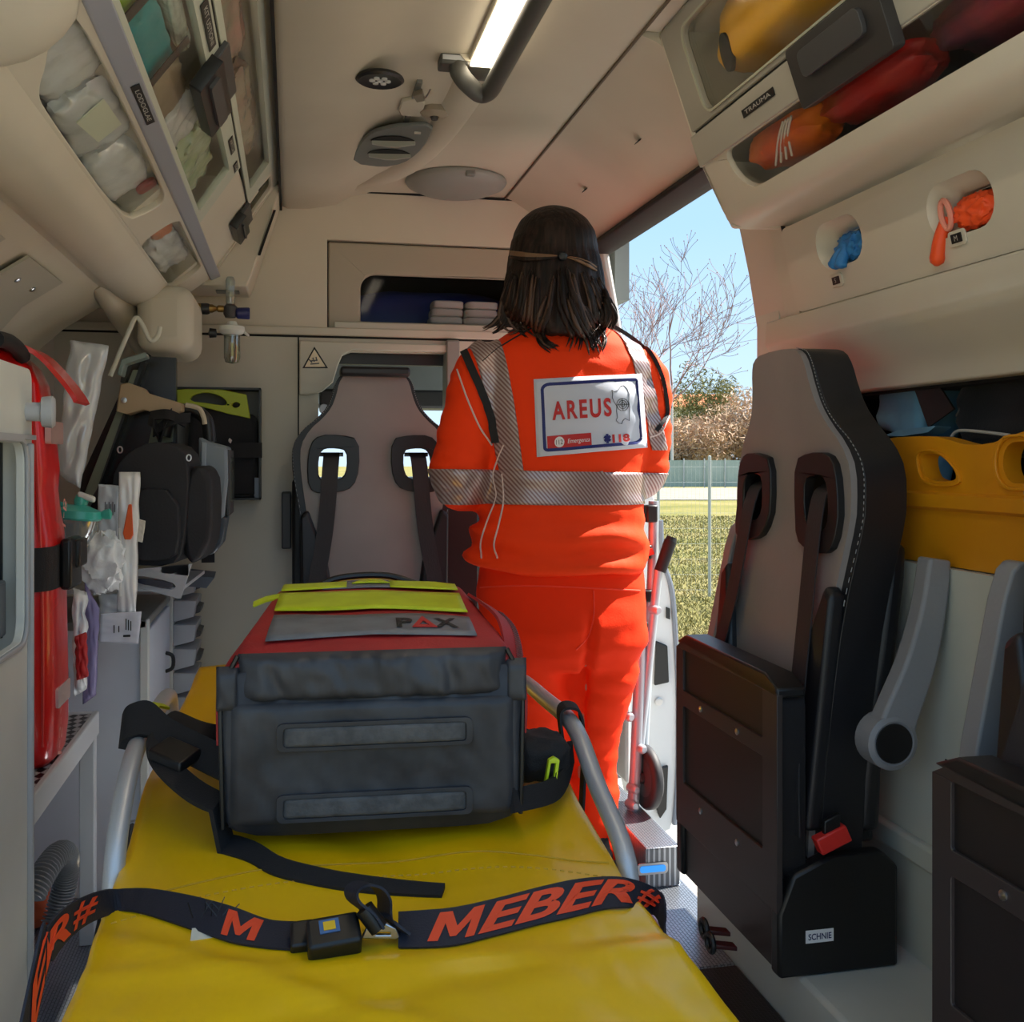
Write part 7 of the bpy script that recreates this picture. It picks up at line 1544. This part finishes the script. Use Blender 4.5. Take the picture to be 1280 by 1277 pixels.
MB().tube([c_(825, 714), c_(838, 676)], [0.016, 0.017], 14).build('grip', M_RUBBER, CH)
MB().tube([c_(838, 677), c_(840, 671)], [0.017, 0.014], 14).build('grip_cap', M_BLACK, CH)
for (a, b) in ((818, 762), (784, 895), (800, 935), (791, 985), (789, 1005)):
    MB().lathe([(0.0, -0.014), (0.012, -0.014), (0.012, 0.014), (0.008, 0.020), (0.0, 0.020)], c_(a, b, -0.012), (0.3, -1, 0), 12).build('bolt', M_CHA, CH)
MB().tube([c_(782, 895), c_(800, 893)], 0.010, 10).build('cross_tube', M_CHA, CH)
MB().plate([[c_(*p, 0.02) for p in smoothpoly([(806, 780), (812, 776), (812, 820), (806, 840), (794, 848), (790, 838), (800, 822)], 1)]], (0, 0.06, 0)).build('seat_fabric', M_WEB, CH, bevel=0.006)
wc = c_(808, 1005, 0.0); wc.z = bz+0.083
wax = Vector((1.0, 0.10, 0)).normalized()
MB().lathe([(0.050, -0.010), (0.072, -0.016), (0.083, -0.008), (0.083, 0.008), (0.072, 0.016), (0.050, 0.010)], wc, wax, 32).build('tyre', mat('tyre_grey', (46, 46, 50), 0.6), CH, smooth=60)
MB().lathe([(0.0, -0.012), (0.052, -0.010), (0.052, 0.010), (0.0, 0.012)], wc, wax, 28).build('wheel_disc', mat('wheel_disc', (70, 70, 74), 0.5), CH)
MB().lathe([(0.0, -0.022), (0.016, -0.022), (0.016, 0.022), (0.0, 0.022)], wc, wax, 16).build('hub', M_DGREY, CH)
for (a, b, w_, h_) in ((815, 642, 7, 11), (812, 745, 10, 8), (808, 690, 7, 9)):
    q0, q1 = c_(a-w_, b+h_, 0.03), c_(a+w_, b-h_, 0.03)
    MB().box((q0.x, q0.y-0.005, q0.z), (q1.x, q0.y+0.03, q1.z)).build('strap_clip', M_BLACK, CH, bevel=0.005)
q0 = c_(812, 690, 0.02); MB().obox(q0, (0.010, 0, 0.003), (0, 0.003, 0), (-0.003, 0, 0.008)).build('red_tag', mat('tag_red', (220, 60, 40), 0.5), CH)
# open cab door seen edge on
YD = 3.32
DR = struct('door_1', MB().plate([[at(p[0], p[1], Y=YD) for p in smoothpoly([(790, 560), (812, 600), (822, 640), (827, 700), (838, 735), (842, 790), (846, 850), (846, 960), (843, 1020), (836, 1042), (790, 1045), (780, 800)], 1)]], (0.0, 0.10, 0)), mat('door_white', (206, 210, 212), 0.35), 'open white cab door with black lock plates seen beyond the stair chair', bevel=0.012)
dp = lambda px, py, o=0.0: at(px, py, Y=YD-0.004-o)
MB().tube(spline([dp(826, 650), dp(829, 700), dp(840, 738), (dp(845, 800)), dp(848, 880), dp(847, 970), dp(843, 1030)], 5), 0.009, 8).build('door_seal', mat('seal_grey', (120, 128, 140), 0.5), DR)
for pp in ([(819, 800), (833, 806), (835, 852), (817, 856)], [(818, 960), (834, 955), (832, 1010), (824, 1022), (816, 1000)]):
    MB().plate([[dp(*p) for p in pp]], (0, -0.012, 0)).build('lock_plate', M_BLACK, DR, bevel=0.004)
MB().lathe([(0.0, 0.0), (0.013, 0.0), (0.014, 0.006), (0.008, 0.008), (0.0, 0.006)], dp(823, 876), (0, -1, 0), 16).build('lock_cylinder', M_STEEL, DR)
MB().plate([[dp(*p) for p in ((832, 758), (837, 760), (837, 774), (832, 772))]], (0, -0.006, 0)).build('bumper_stop', M_BLACK, DR, bevel=0.002)
# tie-down rings at the podium edge
for i, (a, b) in enumerate(((880, 1160), (888, 1178))):
    q0 = at(a, b, X=0.70)
    t = thing('tie_down_ring', 'black metal tie-down ring on the floor edge, %s' % ('upper one with visible hole' if i == 0 else 'lower one nearer the tread ledge'), 'ring', q0, group='tie-down rings')
    MB().tube([q0+Vector((0.0, 0.014*cos(k*pi/8), 0.014*sin(k*pi/8))) for k in range(16)], 0.005, 8, closed=True).build('eye', M_BLACK, t)
    MB().obox(q0+Vector((0.022, -0.006, -0.004)), (0.02, -0.002, -0.003), (0, 0.010, 0), (0, 0, 0.004)).build('tab', mat('tab_maroon', (70, 24, 24), 0.4), t, bevel=0.002)
# ------------------------------------------------------------------ outdoors
GZ = -0.65
def grass_mat():
    m = bpy.data.materials.new('grass_ground'); m.use_nodes = True; t = m.node_tree; p = t.nodes['Principled BSDF']
    co = t.nodes.new('ShaderNodeTexCoord')
    n1 = t.nodes.new('ShaderNodeTexNoise'); n1.inputs['Scale'].default_value = 0.35; n1.inputs['Detail'].default_value = 6
    n2 = t.nodes.new('ShaderNodeTexNoise'); n2.inputs['Scale'].default_value = 4.0; n2.inputs['Detail'].default_value = 8; n2.inputs['Roughness'].default_value = 0.75
    ad = t.nodes.new('ShaderNodeMath'); ad.operation = 'ADD'; hf = t.nodes.new('ShaderNodeMath'); hf.operation = 'MULTIPLY'; hf.inputs[1].default_value = 0.5
    cr_ = t.nodes.new('ShaderNodeValToRGB'); e = cr_.color_ramp.elements
    e[0].position = 0.34; e[0].color = rgb((88, 92, 46)); e[1].position = 0.66; e[1].color = rgb((150, 134, 100)); k = e.new(0.5); k.color = rgb((122, 116, 68))
    t.links.new(co.outputs['Object'], n1.inputs[0]); t.links.new(co.outputs['Object'], n2.inputs[0]); t.links.new(n1.outputs['Fac'], ad.inputs[0]); t.links.new(n2.outputs['Fac'], ad.inputs[1])
    t.links.new(ad.outputs[0], hf.inputs[0]); t.links.new(hf.outputs[0], cr_.inputs[0]); t.links.new(cr_.outputs[0], p.inputs['Base Color'])
    p.inputs['Roughness'].default_value = 1.0; p.inputs['Specular IOR Level'].default_value = 0.1; return m
gr = MB().plate([[(-200, -200, GZ), (200, -200, GZ), (200, 200, GZ), (-200, 200, GZ)]], (0, 0, -0.3))
struct('ground', gr, grass_mat(), 'dry green grass field outside the ambulance')
pv = MB().lathe([(0.01, 0.0), (7.2, 0.0), (7.2, 0.012), (0.01, 0.012)], (0, 0, GZ), (0, 0, 1), 64)
struct('pavement', pv, mat('asphalt', (164, 161, 156), 0.9, var=(3, (146, 143, 139)), bump=(60, 0.4, 0.01)), 'grey asphalt around the ambulance')
Fd_ = Vector((SN, CS, 0)); Rt_ = Vector((CS, -SN, 0))
def out(px, D, z=GZ): q = at(px, HZ, D=D); return Vector((q.x, q.y, z))
pt = MB().add([out(300, 40), out(1700, 40), out(1700, 56), out(300, 56)], [(0, 1, 2, 3)]); pt.v = [(v[0], v[1], v[2]+0.03) for v in pt.v]
pt = MB().plate([[out(300, 40, GZ+0.001), out(1700, 40, GZ+0.001), out(1700, 56, GZ+0.001), out(300, 56, GZ+0.001)]], (0, 0, 0.03))
struct('path', pt, mat('gravel', (142, 134, 120), 0.95, var=(2, (124, 118, 104))), 'pale gravel path beyond the grass')
# tufts
random.seed(3)
tf = MB()
for i in range(60000):
    D_ = 7.3+22*random.random()**1.6; px = random.uniform(780, 990) if i % 2 else random.uniform(560, 1500); b = out(px, D_)
    h_ = random.uniform(0.02, 0.06); a = random.uniform(0, 2*pi); wv_ = random.uniform(0.004, 0.009)*(0.6+D_/18)
    dx, dy = cos(a)*wv_, sin(a)*wv_
    tf.add([b+Vector((-dx, -dy, 0)), b+Vector((dx, dy, 0)), b+Vector((random.uniform(-.05, .05), random.uniform(-.05, .05), h_))], [(0, 1, 2)])
o = tf.build('grass_tufts', mat('grass_blade', (118, 118, 62), 0.9, var=(0.6, (150, 136, 92))), smooth=0, recalc=False)
tag(o, 'short sunlit grass tufts on the field beyond the side door', 'grass', kind='stuff')
# near wire fence with posts
FD = 12.3
M_POST = mat('galvanised', (178, 182, 180), 0.45, 0.3)
fz = 1.02+ (HZ-570)/FPX*FD
NF = thing('wire_fence', 'fine wire mesh fence with thin galvanised posts across the grass', 'fence', out(887, FD))
for px in (760, 823, 887, 951, 1015):
    b = out(px, FD); MB().lathe([(0.020, 0), (0.020, fz-GZ), (0.0, fz-GZ+0.01)], b, (0, 0, 1), 10).build('post', M_POST, NF)
a, b = out(740, FD), out(1030, FD)
ms = MB()
for k in range(9):
    z = GZ+0.08+k*0.185; ms.tube([Vector((a.x, a.y, z)), Vector((b.x, b.y, z))], 0.0013, 4)
n_ = 56
for k in range(n_+1):
    q = a+(b-a)*(k/n_); ms.tube([Vector((q.x, q.y, GZ+0.02)), Vector((q.x, q.y, fz-0.06))], 0.0010, 4)
o = ms.build('wire_mesh', M_POST, NF, smooth=0); o['kind'] = 'stuff'
# far green screen fence
FF = thing('screen_fence', 'green mesh screen fence at the far side of the gravel path', 'fence', out(870, 57))
gtop = 1.02-(575-HZ)/FPX*57
a, b = out(700, 57), out(1060, 57)
m_g = mat('green_mesh', (150, 164, 150), 0.8, var=(0.8, (166, 178, 166)))
nseg = 14
for k in range(nseg):
    p0, p1 = a+(b-a)*(k/nseg), a+(b-a)*((k+0.985)/nseg)
    dv = Vector((0, 0.03, 0))
    MB().plate([[Vector((p0.x, p0.y, GZ+0.05)), Vector((p1.x, p1.y, GZ+0.05)), Vector((p1.x, p1.y, gtop)), Vector((p0.x, p0.y, gtop))]], dv).build('mesh_panel', m_g, FF)
    MB().lathe([(0.04, 0), (0.04, gtop-GZ+0.1)], Vector((p0.x, p0.y-0.06, GZ)), (0, 0, 1), 8).build('post', M_POST, FF)
# bushes
def bush(label, px, D_, w_, h_, m, seed, n, leaf, group='bushes beyond the far fence', z0=0.0):
    random.seed(seed); c = out(px, D_); t = thing('bush', label, 'bush', c, group=group)
    f = MB()
    lobes = [(random.uniform(-0.42, 0.42)*w_, random.uniform(-0.3, 0.3)*w_, random.uniform(0.35, 0.68)*h_, random.uniform(0.22, 0.34)) for _ in range(9)]
    for i in range(n):
        lx, ly, lz, lr = random.choice(lobes); th_, ph = random.uniform(0, 2*pi), math.acos(random.uniform(-1, 1)); r = lr*random.random()**0.35
        p = Vector((lx+cos(th_)*sin(ph)*r*w_, ly+sin(th_)*sin(ph)*r*w_, max(0.05, lz+cos(ph)*r*h_)))
        p = c+Rt_*p.x+Fd_*p.y+Vector((0, 0, p.z))
        d1 = Vector((random.gauss(0, 1), random.gauss(0, 1), random.gauss(0, 1))).normalized()*leaf; d2 = Vector((random.gauss(0, 1), random.gauss(0, 1), random.gauss(0, 1))).normalized()*leaf*0.45
        f.add([p-d1, p+d2, p+d1], [(0, 1, 2)])
    f.build('foliage', m, t, smooth=0, recalc=False)
    for k in range(4):
        lx, ly, lz, lr = lobes[k]; MB().tube([c+Rt_*lx*0.2, c+Rt_*lx*0.6+Fd_*ly*0.5+Vector((0, 0, lz*0.5)), c+Rt_*lx+Fd_*ly+Vector((0, 0, lz))], [0.12, 0.08, 0.03], 6).build('stem', mat('bark_brown', (106, 86, 70), 0.9), t)
M_DRY = mat('dry_twigs', (190, 160, 132), 0.95, var=(0.7, (156, 130, 106))); M_DRY2 = mat('dry_twigs_pale', (206, 178, 150), 0.95, var=(0.7, (166, 142, 118))); M_OLIVE = mat('olive_leaves', (112, 112, 64), 0.9, var=(0.7, (130, 124, 78)))
bush('pale bare bush behind the far fence, next to the white trunk', 852, 64, 5.2, 5.0, M_DRY2, 1, 7000, 0.22)
bush('brown bare bush behind the far fence, under the olive tree', 900, 63, 5.5, 5.4, M_DRY, 2, 7000, 0.22)
bush('wide brown bare bush behind the far fence, right of the olive tree', 952, 66, 6.5, 6.6, M_DRY2, 3, 7000, 0.22)
bush('low brown bush behind the far fence, hidden mostly by the person', 800, 65, 5.0, 3.6, M_DRY, 4, 5000, 0.22)
bush('olive green tree crown rising behind the brown bushes', 882, 80, 5.0, 9.4, M_OLIVE, 5, 6000, 0.25, group=None)
# distant house with orange roof
hb = out(868, 105)
HSE = thing('house', 'distant cream house with orange tiled roof behind the bushes', 'house', hb)
MB().obox(hb+Vector((0, 0, 3.4)), Rt_*3.2, Fd_*2.5, Vector((0, 0, 3.4))).build('wall', mat('house_cream', (220, 206, 180), 0.8), HSE)
MB().add([hb+Rt_*-3.6+Fd_*-2.8+Vector((0, 0, 6.8)), hb+Rt_*3.6+Fd_*-2.8+Vector((0, 0, 6.8)), hb+Rt_*3.6+Fd_*2.8+Vector((0, 0, 6.8)), hb+Rt_*-3.6+Fd_*2.8+Vector((0, 0, 6.8)), hb+Rt_*-3.6+Vector((0, 0, 8.2)), hb+Rt_*3.6+Vector((0, 0, 8.2))], [(0, 1, 5, 4), (2, 3, 4, 5), (0, 4, 3), (1, 2, 5), (0, 3, 2, 1)]).build('roof', mat('roof_orange', (206, 120, 76), 0.8), HSE, smooth=0)
# bare trees
def bare_tree(label, px, D_, H_, spread, seed, m, trunk_r, lean=0.0):
    random.seed(seed); c = out(px, D_); t = thing('bare_tree', label, 'tree', c, group='bare trees beyond the path')
    tr = MB(); bm_ = MB(); bud = MB()
    def branch(p, d, L, r, lev, target):
        n = 4; P = [p.copy()]; q = p.copy(); dd = d.copy()
        for k in range(n):
            dd = (dd+Vector((random.gauss(0, 1), random.gauss(0, 1), random.gauss(0, 1)))*0.13+Vector((0, 0, 0.04))).normalized()
            q = q+dd*L/n; P.append(q.copy())
        target.tube(P, [max(0.014, r*(1-0.6*k/n)) for k in range(n+1)], 5 if lev < 2 else 3)
        if lev >= 4:
            if random.random() < 0.8:
                e = P[-1]; s_ = 0.045; bud.add([e+Vector((-s_, 0, 0)), e+Vector((s_, 0, 0)), e+Vector((0, 0, s_*1.6)), e+Vector((0, s_, s_*0.5))], [(0, 1, 2), (0, 1, 3), (1, 2, 3), (0, 2, 3)])
            return
        kids = 4 if lev < 2 else 3
        for k in range(kids):
            i = random.randint(2, n) if lev > 0 else n
            ax = Vector((random.gauss(0, 1), random.gauss(0, 1), random.gauss(0, 0.6))).normalized()
            nd = (dd+ax*spread*(0.75 if lev == 0 else 0.9)).normalized(); nd = (nd+Vector((0, 0, 0.18))).normalized()
            branch(P[i], nd, L*random.uniform(0.62, 0.82), max(0.012, r*0.5), lev+1, bm_)
    top = c+Vector((lean, 0, H_*0.38))
    tr.tube([c, c+Vector((lean*0.4, 0, H_*0.2)), top], [trunk_r, trunk_r*0.85, trunk_r*0.7], 8)
    for k in range(5):
        a = k*2*pi/5+random.uniform(-0.3, 0.3)
        branch(top-Vector((0, 0, random.uniform(0, H_*0.1))), (Rt_*cos(a)*spread+Fd_*sin(a)*spread+Vector((0, 0, 1.0))).normalized(), H_*0.235, trunk_r*0.5, 1, bm_)
    branch(top, Vector((0, 0, 1)), H_*0.26, trunk_r*0.6, 1, bm_)
    tr.build('trunk', m, t)
    o = bm_.build('branches', mat('twig_pinkgrey', (140, 112, 108), 0.8), t, smooth=0, recalc=False); o['kind'] = 'stuff'
    o = bud.build('buds', mat('bud_pink', (176, 130, 128), 0.8), t, smooth=0, recalc=False); o['kind'] = 'stuff'
M_PALEB = mat('pale_bark', (196, 190, 184), 0.8)
bare_tree('tall bare tree with pale trunk and pinkish buds beyond the gravel path', 840, 58, 15.2, 0.85, 11, M_PALEB, 0.10)
bare_tree('second bare budding tree partly hidden behind the person', 786, 62, 15.5, 0.75, 13, M_PALEB, 0.10)
